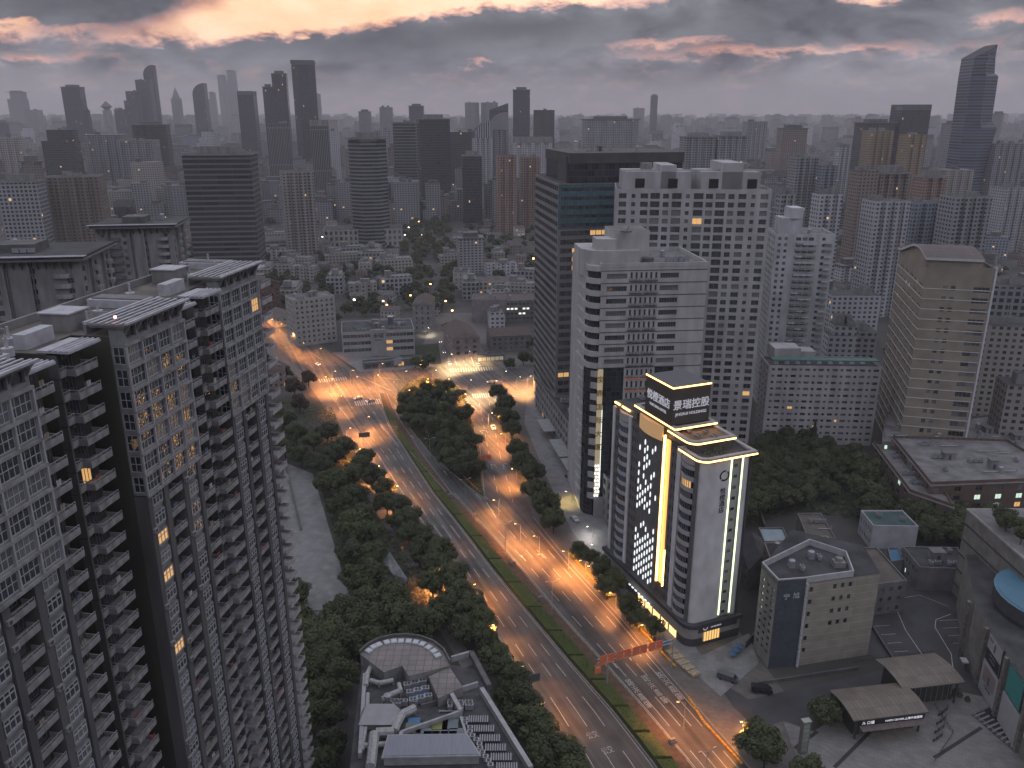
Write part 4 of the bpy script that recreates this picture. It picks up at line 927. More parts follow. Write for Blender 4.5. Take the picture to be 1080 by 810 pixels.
# ------------------------------------------------------------------ glass office block with the teal spandrels, and its podium
def office_block():
    a, b_, c, d = (11.6, 428), (20.4, 371), (66.0, 382), (58.0, 440)
    wins = []; cx, cy = 38, 405
    root = empty('office_tower', (cx, cy, 0), 'grey office tower with teal glass bands, dark rooftop box and long podium', 'office tower')
    L = lambda p: (p[0] - cx, p[1] - cy)
    w = MB(); rng = random.Random(4)
    GW = mat('grey_aluminium_panel', (0.20, 0.20, 0.205), 0.6, 0.15, 0.1); TEAL = tilemat('teal_glass_spandrel', (0.085, 0.15, 0.17), (0.05, 0.06, 0.07), 1.4, 1.6, 0.2, .06, offset=0)
    fh = 3.9; top = 114.8; nf = 28
    A, B, C_, D_ = L(a), L(b_), L(c), L(d)
    # left face and front face, storey by storey: ribbon windows between spandrels
    def ribbon(P0, P1, z, zt, n, m, glass, lit=0.0, litset=()):
        wallgrid(w, P0, P1, z, zt, dict(n=n, w=.94, h=.56, sill=.26, fh=zt - z, top=0, ml=1.2, mr=1.2, rec=.2, nx=2, frame=DARK_FR, glass=glass, rng=rng, lit=lit, litat={(i, 0): WARM for i in litset}), wins, m)
    for k in range(nf):
        z = top - fh * (k + 1)
        if z < 0: break
        teal = 1 if k < 5 else 0
        ribbon(A, B, z, z + fh, 14, 0, (GLASS, GLASS, GLASS_P) if k % 4 else (GLASS,), .006)
        ls = {5: (5, 6, 7), 7: (2,), 8: (2,), 9: (2,)}.get(k, ())
        if k == 22: ls = (0, 1, 3)
        ribbon(B, C_, z, z + fh, 16, teal, (GLASS, GLASS, GLASS), .0, ls)
        if k < 5: w.face([(B[0], B[1] - .08, z + fh - 1.4), (C_[0], C_[1] - .08, z + fh - 1.4), (C_[0], C_[1] - .08, z + fh), (B[0], B[1] - .08, z + fh)], 1, [(0, 0), (46, 0), (46, 1.4), (0, 1.4)])
    for (p, q) in ((C_, D_), (D_, A)): w.face([(*p, 0), (*q, 0), (*q, top), (*p, top)], 0)
    w.face([(*A, 0), (*B, 0), (*B, 5.7), (*A, 5.7)], 0); w.face([(*B, 0), (*C_, 0), (*C_, 5.7), (*B, 5.7)], 0)
    w.build('wall', [GW, TEAL], root)
    rb = MB(); roofslab(rb, [A, B, C_, D_], top + .4, 1.0); 
    rb.prism([A, B, C_, D_], top - .01, top + .0, 1)
    rb.build('roof', [mat('pale_roof_edge', (.34, .33, .33), .7, .15, .5), ROOF_D], root)
    p = MB(); q = [(A[0] + 5.5, A[1] - 2), (B[0] + 5.5, B[1] + 8), (C_[0] + 12, C_[1] + 8), (D_[0] + 12, D_[1] - 2)]
    p.prism(q, top, top + 8.5, 0); p.prism(inset(q, -.35), top + 8.5, top + 13, 1, bottom=True)
    q2 = [(q[0][0] + 1, q[0][1]), (q[1][0] - 1.5, q[1][1] + 3), (q[1][0] + 3, q[1][1] + 3), (q[0][0] + 6, q[0][1])]
    p.prism(q2, top, top + 11.5, 1)
    p.build('plant_box', [fmat('plant_glazing', (.06, .06, .07), (.035, .035, .045), 1.6, 2.8, .92, .9, 0), mat('dark_plant_cladding', (.075, .073, .075), .8, .2, .2)], root)
    roofgear(root, inset(q, 4), top + 13, 8, 3, 1)
    b = MB(); b.cyl(0, 0, 0, 4, .9, n=14); b.cyl(0, 0, 4, 4.6, 1.2, .2, n=14); b.build('water_tank', SLAT, root, (-8, 0, top + 13))
    emit(root, 'window', wins, 100)
    # podium along the forecourt
    pts = [(12.0, 402), (34.8, 277), (38, 272), (50, 279), (31, 371.5), (20.7, 370)]
    lp = [L(t) for t in pts]; w = MB(); pw = []
    hp = 17.5; A2, B2 = lp[0], lp[1]
    wallgrid(w, A2, B2, 0, hp, dict(n=26, w=.62, h=.62, sill=.2, fh=4.2, bot=.3, top=.6, rec=.3, nx=2, frame=GREY_FR, glass=(GLASS, GLASS, GLASS_P), lit=.02, rng=rng), pw, 0)
    wallgrid(w, lp[1], lp[2], 0, hp, dict(n=2, w=.7, h=.62, sill=.2, fh=4.2, bot=.3, top=.6, rec=.3, frame=GREY_FR, rng=rng), pw, 0)
    wallgrid(w, lp[2], lp[3], 0, hp, dict(n=6, w=.6, h=.5, sill=.3, fh=4.2, bot=.3, top=.6, rec=.2, frame=GREY_FR, rng=rng), pw, 0)
    for i in (3, 4): p_, q_ = lp[i], lp[(i + 1) % 6]; w.face([(*p_, 0), (*q_, 0), (*q_, hp), (*p_, hp)], 0)
    ins = inset(lp, .4)
    for i in range(6):
        j = (i + 1) % 6; w.face([(*lp[i], hp), (*lp[j], hp), (*ins[j], hp), (*ins[i], hp)], 0); w.face([(*ins[j], hp - 1), (*ins[i], hp - 1), (*ins[i], hp), (*ins[j], hp)], 0)
    w.build('podium_wall', [mat('podium_panels', (.24, .235, .235), .7, .15, .2)], root); rb = MB(); rb.face([(p_[0], p_[1], hp - 1) for p_ in ins]); rb.build('podium_roof', ROOF_D, root)
    emit(root, 'podium_window', pw, 60)
    for i in range(7):
        f = .12 + i * .11; x = lp[1][0] * (1 - f) + lp[0][0] * f + 5; y = lp[1][1] * (1 - f) + lp[0][1] * f + 2; link('cooling_unit', _T['acu'], root, (x, y, hp - 1), .2, (2.0, 2.6, 1.5))
    # entrance canopies over the forecourt
    d = Vector((B2[0] - A2[0], B2[1] - A2[1])).normalized(); nrm = Vector((d.y, -d.x))
    for f, wd in ((.30, 16), (.52, 20), (.66, 12)):
        c = Vector(A2) + (Vector(B2) - Vector(A2)) * f; b = MB(); q = [tuple(c + d * wd/2 * s + nrm * t) for s, t in ((-1, 5.5), (1, 5.5), (1, .05), (-1, .05))]
        b.prism(q if True else q, 4.6, 5.0, 0, bottom=True); b.build('entrance_canopy', [mat('frosted_canopy', (.30, .31, .32), .4, .15, .5)], root)
office_block()

# ------------------------------------------------------------------ tower with the vertical gold characters
def banner_tower():
    x0, y0 = 30.6, 281.0; W, D = 37.5, 34.0; rz = math.radians(6)
    root = empty('sign_tower', (x0, y0, 0), 'pale tower with striped rounded corner and gold vertical characters, right behind the lit hotel', 'tower block', None, rz)
    H = 94.5; w = MB(); wins = []; rng = random.Random(12); PALE = mat('pale_painted_wall', (.42, .41, .42), .8, .2, .25, vscale=(1, 1, .3)); GR = fmat('dark_curtain_wall', (.035, .036, .04), (.03, .035, .04), 1.7, 1.9, .9, .88, 0, rough=.3)
    F = W
    cols = ((0.0, 1.8, 'plain'), (1.8, 9.4, 'rib'), (9.4, 20.6, 'small'), (20.6, 27.6, 'rib2'), (27.6, F, 'blank'))
    zt = 58.5                               # bottom of the upper storeys
    for (a, b, k) in cols:
        A, B = (a, 0), (b, 0)
        if k == 'plain' or k == 'blank': w.face([(*A, 0), (*B, 0), (*B, H), (*A, H)], 0, [(a, 0), (b, 0), (b, H), (a, H)])
        elif k in ('rib', 'rib2'):
            wallgrid(w, A, B, zt, H, dict(n=1, w=.94, h=.42, sill=.3, fh=4.35, bot=0, top=1.0, ml=0, mr=0, rec=.5, nx=7, frame=GREY_FR, glass=(GLASS, GLASS_P), rng=rng, lit=0), wins, 0)
            w.face([(a, .25, 8), (b, .25, 8), (b, .25, zt), (a, .25, zt)], 1, [(a, 8), (b, 8), (b, zt), (a, zt)]); w.face([(a, 0, 0), (b, 0, 0), (b, 0, 8), (a, 0, 8)], 0)
            w.face([(a, .25, zt), (b, .25, zt), (b, 0, zt), (a, 0, zt)], 0); w.face([(a, 0, 8), (a, .25, 8), (a, .25, zt), (a, 0, zt)]); w.face([(b, .25, 8), (b, 0, 8), (b, 0, zt), (b, .25, zt)])
        else:
            wallgrid(w, A, B, 6, H, dict(n=6, h=.55, sill=.25, fh=4.35, bot=0, top=1.0, ml=.4, mr=.4, rec=.2, nx=1, frame=DARK_FR, glass=(GLASS,), rng=rng, pat=lambda i, j, n: .42, litat={(3, 7): WARM}), wins, 0); w.face([(*A, 0), (*B, 0), (*B, 6), (*A, 6)], 0)
    for (p, q) in (((F, 0), (F, D)), ((F, D), (-4, D)), ((-4, D), (-4, 6))): 
        if p == (F, 0): wallgrid(w, p, q, 0, H, dict(n=5, w=.5, h=.4, fh=4.35, rng=rng), wins, 0)
        else: w.face([(*p, 0), (*q, 0), (*q, H), (*p, H)], 0)
    w.build('wall', [PALE, GR], root)
    b = MB(); 
    for k in range(9): b.box(-.05, F + .05, -.12, -.01, zt + 4.35 * k - .1, zt + 4.35 * k + .12, 0)
    for k in range(6): b.box(27.6, F + .02, -.11, -.01, 6 + 8.7 * k, 6.25 + 8.7 * k, 0)
    b.build('dark_floor_line', [METAL_D], root)
    b = MB()
    for k in range(12): b.box(9.5, 20.5, -.14, -.01, 6 + 4.38 * k - .05, 6 + 4.38 * k + .22, 0)
    b.build('orange_lit_line', [emat('dim_orange_strip', (.9, .25, .1), .28)], root)
    ac = MB(); ac.box(-2.3, 2.3, -.7, -.02, 0, .25, 0); 
    for i in range(4): ac.box(-2.2 + i * 1.15, -1.3 + i * 1.15, -.65, -.05, .25, .95, 1)
    it = [(ac, (12.2 + 5.4 * q, -.02, 6.4 + 4.38 * k), 0, [METAL_D, METAL]) for k in range(20) for q in (0, 1)]
    emit(root, 'cooling_shelf', it, 40)
    # rounded corner: stacked white balcony bands
    arc = lambda r, n=7, cx=0.4, cy=5.0: [(cx + r * -math.cos(math.pi/2 * i / n) , cy - r * math.sin(math.pi/2 * i / n)) for i in range(n + 1)]
    band = MB(); dark = MB(); q = [(-4.7, 18.0)] + [(-4.6, 9)] + arc(4.9) + [(1.0, 6.5), (1.0, 18.0)]; qi = inset(q, .9)
    dark.prism(qi, 0, H - 1, 0)
    z = zt
    while z < H: bb_ = MB(); bb_.prism(q, z - .2, z + 1.65, 0, bottom=True); bb_.build('balcony_band', [PALE], root); z += 4.35
    z = 6.0
    while z < zt - 2: band = MB(); band.prism([(-4.9, 14.0), (-4.8, 8.0), (-4.2, 6.4), (-3.2, 6.8), (-3.4, 14.0)], z, z + 2.4, 0, bottom=True); band.build('balcony_band', [PALE], root); band = MB(); band.prism([(-2.3, 1.5), (-.3, -.1), (.6, .5), (-1.5, 2.4)], z + 1.2, z + 3.4, 0, bottom=True); band.build('window_sill_band', [PALE], root); z += 4.35
    dark.build('glazed_corner', [GR], root)
    # illuminated character panel
    CREAM = emat('cream_lit_panel', (1.0, .82, .52), .22); b = MB(); b.box(-.1, 1.85, -.35, -.01, 9, zt - .5, 0); b.build('sign_panel', [CREAM], root)
    b = MB(); b.box(1.86, 2.0, -.45, -.1, 12, zt - 14, 0); b.build('light_strip', [emat('white_strip', (.9, 1, .9), 1.8)], root)
    GC = mat('gold_character', (.42, .24, .05), .35, .2, 2, metal=.5)
    for i, ch in enumerate('宝鼎国际大厦'): text(ch, 2.6, GC, root, (.85, -.5, zt - 4.2 - i * 5.2), (math.pi/2, 0, 0), .12, 'sign_character')
    for i in range(20):
        b = MB(); b.box(-.25, .25, -.12, 0, 0, .7, 0); b.build('light_capsule', [emat('cool_capsule', (.9, .97, 1.0), 4)], root, (-.3 + (i % 3) * .75 - .5, -.36 if i % 3 else -.3, 9.5 + (i // 3) * 1.6 + .5 * (i % 3))) if False else None
    cp = MB(); cp.box(-.28, .28, -.3, 0, 0, .8, 0); m_ = cp.mesh('light_capsule', [emat('cool_capsule', (.9, .97, 1.0), 1.8)])
    for r_ in range(9):
        for k in range(2): link('light_capsule', m_, root, (.2 + k * 1.0 + (r_ % 2) * .35, -.42, 8.5 + r_ * 1.5))
    # stepped roof
    r = MB(); r.prism([(0, 0), (F, 0), (F, D), (0, D)], H - .02, H + .0, 1); ro = [(-.1, -.1), (F + .1, -.1), (F + .1, D), (-.1, D)]; ri = inset(ro, .5)
    for i in range(4): j = (i + 1) % 4; r.face([(*ro[i], H), (*ro[j], H), (*ro[j], H + 1.4), (*ro[i], H + 1.4)], 0); r.face([(*ro[i], H + 1.4), (*ro[j], H + 1.4), (*ri[j], H + 1.4), (*ri[i], H + 1.4)], 0); r.face([(*ri[j], H), (*ri[i], H), (*ri[i], H + 1.4), (*ri[j], H + 1.4)], 0)
    r.build('roof', [PALE, ROOF_G], root)
    b = MB(); b.prism([(-5.6, 9), (-3, 4), (2, 2.5), (14, 2.5), (14, 22), (-5.6, 22)], H - 4, H + 5.2, 0); b.build('upper_storey', [PALE], root)
    b = MB(); b.prism([(-1, 5), (6, 4), (6, 12), (-1, 12)], H + 5.2, H + 9, 0); b.build('upper_storey', [PALE], root)
    b = MB(); b.prism([(5, 6.2), (18, 6.2), (18, 20), (5, 20)], H + .2, H + 11.5, 0, 1); b.build('lift_house', [PALE, ROOF_G], root)
    b = MB(); b.cyl(0, 0, 0, 2.6, 2.0, n=16, m=0); b.build('water_tank', [CONC_D], root, (17, 3.2, H + .1)); b = MB(); b.cyl(0, 0, 0, .3, 2, n=14); b.tube((0, 0, .3), (.8, -.6, 2), .08); b.build('dish_aerial', [METAL_D], root, (9, 3.5, H + 11.6))
    for (x, y) in ((8, 8), (16, 14), (17, 7)): b = MB(); b.tube((0, 0, 0), (0, 0, 4.5), .06); b.tube((0, 0, 3.8), (1.2, 0, 4.2), .04); b.build('aerial_mast', [METAL], root, (x, y, H + 11.5))
    roofgear(root, rect(28, 14, 14, 18), H + .1, 5, 4, 0)
    emit(root, 'window', wins, 100)
    lamp((2, -5, 14), (1, .9, .75), 120, .4, root, 'fill_light'); lamp((15, -6, 10), (1, .82, .55), 500, .4, root, 'fill_light')  # added lamps hung before the lower wall, without fixtures
banner_tower()

# ------------------------------------------------------------------ the other buildings modelled with real openings
def bpx(xl, xr, yt, dist, depth=None, rz=0.0):
    """rect footprint at a distance; height from the row of the top edge"""
    x0, z = ZX(xl, yt, dist); x1, _ = ZX(xr, yt, dist); w = abs(x1 - x0); d = depth or w * .7
    return rect((x0 + x1) / 2, dist + d / 2, w, d, rz), z
LILAC = mat('lilac_white_wall', (.40, .39, .405), .8, .22, .2, vscale=(1, 1, .3)); BLUEW = mat('blue_white_wall', (.46, .47, .50), .8, .22, .25, vscale=(1, 1, .3))
BEIGE = mat('beige_tile_wall', (.27, .235, .195), .75, .16, .2); BRICK = tilemat('red_brick_wall', (.13, .07, .058), (.10, .08, .075), .5, .2, .85)

def slab_c():
    pts = [(41.6, 338), (102.6, 333.5), (105, 362), (44.5, 367)]; H = 116.0
    cw = [(.70, .62, .2), (.36, .5, .25), (.70, .62, .2), (.88, .72, .16), (.55, .6, .2), (.88, .72, .16), (.36, .5, .25), (.88, .72, .16), (.65, .62, .2), (.88, .72, .16), (.55, .6, .2), (.72, .62, .2), (.36, .5, .25), (.7, .62, .2)]
    root, lp, h = building('apartment_slab', 'wide lilac white high-rise slab with a regular window grid, behind the gold character tower', pts, H,
        {0: dict(n=14, fh=3.3, bot=3, top=1.2, rec=.5, pat=lambda i, j, n: cw[i], nx=2, lit=.004, frame=GREY_FR), 3: dict(n=5, fh=3.55, bot=3, top=1.2, rec=.4, w=.45, h=.45)}, LILAC, ROOF_G, 'apartment block', seed=21, cap=100, gear=6, huts=2)
    b = MB()
    for (xa, xb, ha) in ((-28, -2, 6.5), (2, 25, 6.5), (10, 18, 10), (-14, -8, 9)):
        b.prism([(xa, -12 + xa * -.08), (xb, -12 + xb * -.08), (xb, 10), (xa, 10)], H - 1, H + ha, 0)
    b.box(-30, 32, -8, -7.6, H + 6.6, H + 7.2, 0); b.build('roof_house', [LILAC], root)
    b = MB()
    for xa in (-24, -11, 5, 20): b.box(xa, xa + 4.5, -12 - xa * .08 - .3, -12 - xa * .08 + .6, H + .2, H + 3.8, 0)
    b.build('roof_opening', [mat('dark_opening', (.02, .02, .022), .9)], root)
    for (x, r_) in ((19, 3.2), (-19, 2.4)): b = MB(); b.cyl(0, 0, 0, 3, r_, n=16); b.build('water_tank', [CONC], root, (x, -4, H + 6.5))
slab_c()

def tower_d():
    pts, z = bpx(822, 883, 247, 400, 24, math.radians(-6))
    bal = []
    root, lp, H = building('apartment_tower', 'slim bluish white apartment tower with crowded balconies, left of the wavy roofed beige tower', pts, z,
        {0: dict(n=9, fh=3.0, bot=2, top=.8, rec=.3, pat=lambda i, j, n: (.5, .5, .25) if i in (0, 1, 7) else ((.8, .55, .2) if i in (3, 4, 5) else 0), lit=.005, glass=(GLASS, GLASS_P)), 3: dict(n=6, fh=3.0, w=.45, h=.5, bot=2), 1: dict(n=5, fh=3.0, w=.4, h=.5, bot=2)}, BLUEW, ROOF_G, 'apartment block', seed=33, cap=90, gear=3, huts=0)
    w = math.dist(lp[0], lp[1]); c = Vector(lp[0]); d = (Vector(lp[1]) - c).normalized(); k = 2
    while k * 3 < H - 4:
        for f in (.41, .53, .64, .90):
            p = c + d * w * f; bal.append((balcony_tpl(3.2, 1.2), (p.x, p.y - .02, k * 3.0 + .2), math.atan2(d.y, d.x), [random.Random(k * 7 + int(f * 9)).choice((BLUEW, BALC, CONC)), RAIL]))
        k += 1
    emit(root, 'balcony', bal, 80)
    q = [tuple(Vector(lp[0]) * .9 + Vector((2, 3))), tuple(Vector(lp[0]) + d * 13 + Vector((0, 3))), tuple(Vector(lp[0]) + d * 13 + Vector((0, 14))), tuple(Vector(lp[0]) * .9 + Vector((2, 14)))]
    b = MB(); b.prism(q, H - 1, H + 7, 0); b.prism([q[1], (q[1][0] + 0.0, q[1][1] + 11), (q[1][0] - 6, q[1][1] + 11), (q[1][0] - 6, q[1][1])], H + 7, H + 12, 0); b.build('stepped_roof_house', [BLUEW], root)
tower_d()

def tower_e():
    N = Vector((166.5, 330)); r = Vector((.95, -.25)).normalized(); l = Vector((.25, .968)).normalized(); a, b_ = 24.8, 58.0; H = 86.5
    pts = [tuple(N), tuple(N + r * a), tuple(N + r * a + l * b_), tuple(N + l * b_)]
    cool = {(i, 16): COOL for i in (6, 7, 8)}; cool[(2, 14)] = COOL; cool[(12, 17)] = WARM
    root, lp, h = building('curved_roof_tower', 'beige tiled tower with pale floor lines and a wavy brown roof', pts, H,
        {0: dict(n=8, fh=4.3, bot=1, top=6.5, rec=.25, sill=.3, pat=lambda i, j, n: (.55, .42, .3) if i in (2, 3) else ((1.0, .5, .2) if i in (6, 7) else 0), glass=(GLASS, GLASS_P), litat={(6, 18): COOL, (7, 18): COOL}, nx=2),
         3: dict(n=16, fh=4.3, bot=1, top=6.5, rec=.3, sill=.25, pat=lambda i, j, n: (.5, .45, .28) if i % 3 != 1 else 0, litat=cool, glass=(GLASS, GLASS, GLASS_P)), 1: dict(n=10, fh=4.3, bot=1, top=6.5, w=.4, h=.4)}, BEIGE, ROOF_D, 'tower block', seed=41, gear=0, huts=0, cap=100)
    fl = MB(); o = [tuple(Vector(p) * 1.0) for p in inset(lp, -.14)]
    for k in range(19): fl.prism(o, 1 + 4.24 * k - .12, 1 + 4.24 * k + .14, 0, bottom=True)
    e = lp[1]; rr_ = r; fl.prism([(e[0] + .15, e[1] - .3), (e[0] + .9, e[1] - .4), (e[0] + .9, e[1] + .8), (e[0] + .15, e[1] + .8)], 0, H + .3, 1)
    fl.build('floor_line', [mat('pale_floor_line', (.58, .57, .58), .7, .1, .5), mat('white_corner_fin', (.55, .56, .6), .6, .1, .5)], root)
    b = MB(); n = 14
    for i in range(n):
        f0, f1 = i / n, (i + 1) / n
        hz = lambda f: H + 2.2 + 3.6 * math.sin(f * math.pi * 1.35 + .35) 
        p0, p1 = Vector(lp[0]) + l * (b_ * f0 * 1.03 - 1) - r * 1.0, Vector(lp[0]) + l * (b_ * f1 * 1.03 - 1) - r * 1.0
        q0, q1 = p0 + r * (a * .86), p1 + r * (a * .86)
        b.face([(*p0, hz(f0)), (*q0, hz(f0)), (*q1, hz(f1)), (*p1, hz(f1))], 0, [(0, f0 * 50), (20, f0 * 50), (20, f1 * 50), (0, f1 * 50)])
        b.face([(*p1, hz(f1) - 1), (*p0, hz(f0) - 1), (*p0, hz(f0)), (*p1, hz(f1))], 1)
        pw0, pw1 = p0 + r * 1.2, p1 + r * 1.2; b.face([(*pw1, H - .5), (*pw0, H - .5), (*pw0, hz(f0) - .2), (*pw1, hz(f1) - .2)], 2)
        if i == 0: b.face([(*p0, hz(f0) - 1), (*q0, hz(f0) - 1), (*q0, hz(f0)), (*p0, hz(f0))], 1); b.face([(*(p0 + l * 1.1), H - .5), (*(q0 + l * 1.1), H - .5), (*(q0 + l * 1.1), hz(f0) - .2), (*(p0 + l * 1.1), hz(f0) - .2)], 2)
    b.build('wavy_roof', [tilemat('brown_roof_panels', (.10, .075, .07), (.05, .04, .04), 2.2, 3.2, .6, .08, offset=0), mat('white_roof_edge', (.5, .5, .52), .6, .1, .5), BEIGE], root)
tower_e()

# garden-side apartment block with the green roof edge, and the white tiled houses behind it
pts, z = bpx(813, 930, 386, 352, 16, math.radians(-3))
root, lp, H = building('apartment_block', 'long pale low apartment block with a green roof canopy, behind the dark garden trees', pts, z,
    {0: dict(n=16, fh=3.0, bot=1.0, top=.6, rec=.5, pat=lambda i, j, n: (.75, .42, .34) if i % 2 else (.4, .4, .35), lit=.01, glass=(GLASS, GLASS_P)), 3: dict(n=3, fh=3.0, w=.3)}, LILAC, ROOF_D, 'apartment block', seed=51, gear=0, huts=0, cap=80)
b = MB(); c0, c1 = Vector(lp[0]), Vector(lp[1]); b.prism([tuple(c0 * .94 + Vector((0, -.5))), tuple(c1 * .94 + Vector((0, -.5))), tuple(c1 * .94 + Vector((0, 4))), tuple(c0 * .94 + Vector((0, 4)))], H + 2.2, H + 2.6, 0, bottom=True)
b.build('green_canopy', [mat('green_canopy_sheet', (.06, .17, .15), .5, .2, .4)], root)
for i in range(9): bb = MB(); bb.cyl(0, 0, 0, 1.0, 1.2, .6, n=10); bb.cyl(0, 0, 1, 1.5, .4, n=8); bb.build('roof_ventilator', SLAT, root, (lp[0][0] * .8 + i * (lp[1][0] - lp[0][0]) * .1, lp[0][1] + 6, H - 1))
bb = MB(); bb.prism(rect(-14, 8, 12, 10), H - 1, H + 5, 0); bb.prism(rect(-4, 9, 7, 8), H - 1, H + 3, 0); bb.build('stair_hut', [LILAC], root)

GRW0 = mat('grey_brick_wall', (.19, .165, .155), .85, .2, .4)
def campus():
    RB = tilemat('dark_red_brick', (.15, .105, .09), (.07, .055, .05), .5, .2, .85)
    pa = [P(*q, 17) for q in ((1082, 532), (1066, 533))]
    W = mat('pale_stone_band', (.30, .28, .27), .8, .15, .5)
    # main range
    a = (P(988, 547, 0), P(1092, 545, 0)); 
    for (nm, lab, c, z1, spec, sd) in (
        ('school_building', 'dark red brick college building with rooms lit pale green, facing the garden trees', [P(975, 551), P(1120, 545), (205, 318), (P(975, 551)[0] + 6, 322)], 16.5, {0: dict(n=13, fh=4.0, top=1.6, bot=.6, rec=.3, pat=lambda i, j, n: (.62, .56, .22) if i % 2 == 0 else 0, litat={(6, 2): COOL, (8, 2): COOL, (6, 1): COOL, (8, 1): WARM, (6, 0): COOL, (10, 2): COOL, (10, 0): COOL, (2, 1): COOL, (4, 2): COOL}), 3: dict(n=10, fh=4, w=.4, top=1.6, litat={(2, 2): COOL, (5, 1): COOL, (8, 2): COOL})}, 61),
        ('school_building', 'lower dark brick wing with a flat brown roof, in front of the lit college building', [P(955, 548, 0), P(1000, 565, 0), (P(1000, 565)[0] + 12, 320), (P(955, 548)[0] + 6, 326)], 12.5, {0: dict(n=6, fh=3.9, top=1.2, rec=.3, pat=lambda i, j, n: (.5, .5, .25) if i % 2 else 0, glass=(GLASS, GLASS_P)), 3: dict(n=6, fh=3.9, w=.4, top=1.2, litat={(1, 1): COOL, (4, 2): COOL})}, 62)):
        root, lp, H = building(nm, lab, c, z1, spec, RB, ROOF_G, 'school', seed=sd, cap=60, gear=12, huts=2)
        b = MB(); o = inset(lp, -.25); ii = inset(lp, .01); n = len(lp)
        b.prism(o, H - 1.7, H - 1.2, 0, bottom=True); b.build('stone_band', [W], root)
campus()

for (nm, lab, q4, z1, sd) in (('school_building', 'grey college range crowded with roof plant, behind the lit brick building', ((925, 500), (1010, 508), (1005, 470), (930, 466)), 15, 63), ('school_building', 'grey roofed college range at the right, under the woods', ((1012, 508), (1100, 505), (1090, 462), (1008, 470)), 14, 64)):
    fp = [P(*q) for q in q4]; building(nm, lab, fp, z1, {0: dict(n=12, fh=3.8, w=.5, h=.5, top=1, rec=.25, glass=(GLASS, GLASS_P), lit=.08, litmat=COOL), 3: dict(n=6, fh=3.8, w=.4, top=1, lit=.1, litmat=COOL)}, GRW0, ROOF_G, 'school', seed=sd, cap=40, gear=18, huts=3)
# the slate and beige block at the junction of the side street
def corner_block():
    A = Vector((70.2, 191.1)); B = Vector((78.2, 192.2)); C_ = Vector((100.0, 197.2)); H1 = 27.5; H2 = 25.0
    root = empty('corner_building', (85, 200, 0), 'beige banded block with a slate grey end panel and small windows, by the side street', 'building')
    L = lambda v: (v[0] - 85, v[1] - 200)
    a, b_, c, d, e, f = L(A), L(B), L(C_), L((101.5, 212)), L((84, 222)), L((68.5, 200))
    BB = tilemat('beige_striped_cladding', (.30, .275, .235), (.36, .34, .31), 30, 2.3, .8, .12, .05); SL = tilemat('slate_grey_panels', (.075, .085, .105), (.045, .05, .06), .9, .9, .5, .03, offset=0)
    w = MB(); wins = []
    w.face([(*a, 0), (*b_, 0), (*b_, H1), (*a, H1)], 1, [(0, 0), (8, 0), (8, H1), (0, H1)])
    wallgrid(w, b_, c, 0, H1 - 1.5, dict(n=9, fh=3.6, top=.2, bot=3, rec=.25, pat=lambda i, j, n: (.45, .38, .3) if (i == 0 or (i in (3, 4, 5) and j >= 2)) else 0, frame=DARK_FR, glass=(GLASS,)), wins, 0)
    wallgrid(w, f, a, 0, H1, dict(n=3, fh=2.2, top=3, bot=3, rec=.2, w=.5, h=.5, frame=GREY_FR, glass=(GLASS,)), wins, 2)
    for (p, q, h) in ((c, d, H1 - 1.5), (d, e, H1 - 1.5), (e, f, H1 - 1.5)): w.face([(*p, 0), (*q, 0), (*q, h), (*p, h)], 0, [(0, 0), (12, 0), (12, h), (0, h)])
    w.build('wall', [BB, SL, CONC], root)
    r = MB(); r.face([(*p, H1 - 1.4) for p in (a, b_, c, d, e, f)], 0); r.build('roof', ROOF_D, root)
    r = MB()
    pl = [a, b_, L((92, 195.5)), L((94, 206)), L((86, 213)), f]
    for i in range(6):
        p, q = pl[i], pl[(i + 1) % 6]; dv = (Vector(q) - Vector(p)).normalized(); nv = Vector((-dv.y, dv.x)) * .35
        r.prism([p, q, tuple(Vector(q) + nv), tuple(Vector(p) + nv)], H1 - 1.4 if i != 0 else H1 + .01, H1 + .35 + .02 * i, 0)
    r.build('parapet', [mat('pale_parapet', (.42, .42, .44), .7, .15, .5)], root)
    b = MB()
    for k in range(24): b.cyl(b_[0] + .25, b_[1] - .25, k * 1.1, k * 1.1 + .75, .38, n=8, m=0)
    b.build('ribbed_downpipe', [mat('white_ribbed_duct', (.5, .5, .53), .5, .1, 1)], root)
    GL = mat('pale_sign_paint', (.55, .55, .58), .6, .1, 1); ang = math.atan2(b_[1] - a[1], b_[0] - a[0])
    text('宁', 1.9, GL, root, (a[0] + 2.9, a[1] + .3, H1 - 5.2), (math.pi/2, 0, ang), .06); text('旭', 1.9, GL, root, (a[0] + 5.6, a[1] + .65, H1 - 5.0), (math.pi/2, 0, ang), .06)
    b = MB(); b.box(-1.6, 1.6, -1.2, 1.2, 0, 1.6, 0); b.cyl(0, 0, 1.6, 2.6, 1.0, n=10, m=0); b.build('roof_plant', [CONC], root, (5, 1, H1 - 1.4)); roofgear(root, [L((74, 196)), L((90, 199)), L((88, 208)), L((74, 204))], H1 - 1.4, 6, 4, 0)
    emit(root, 'window', wins, 100)
corner_block()

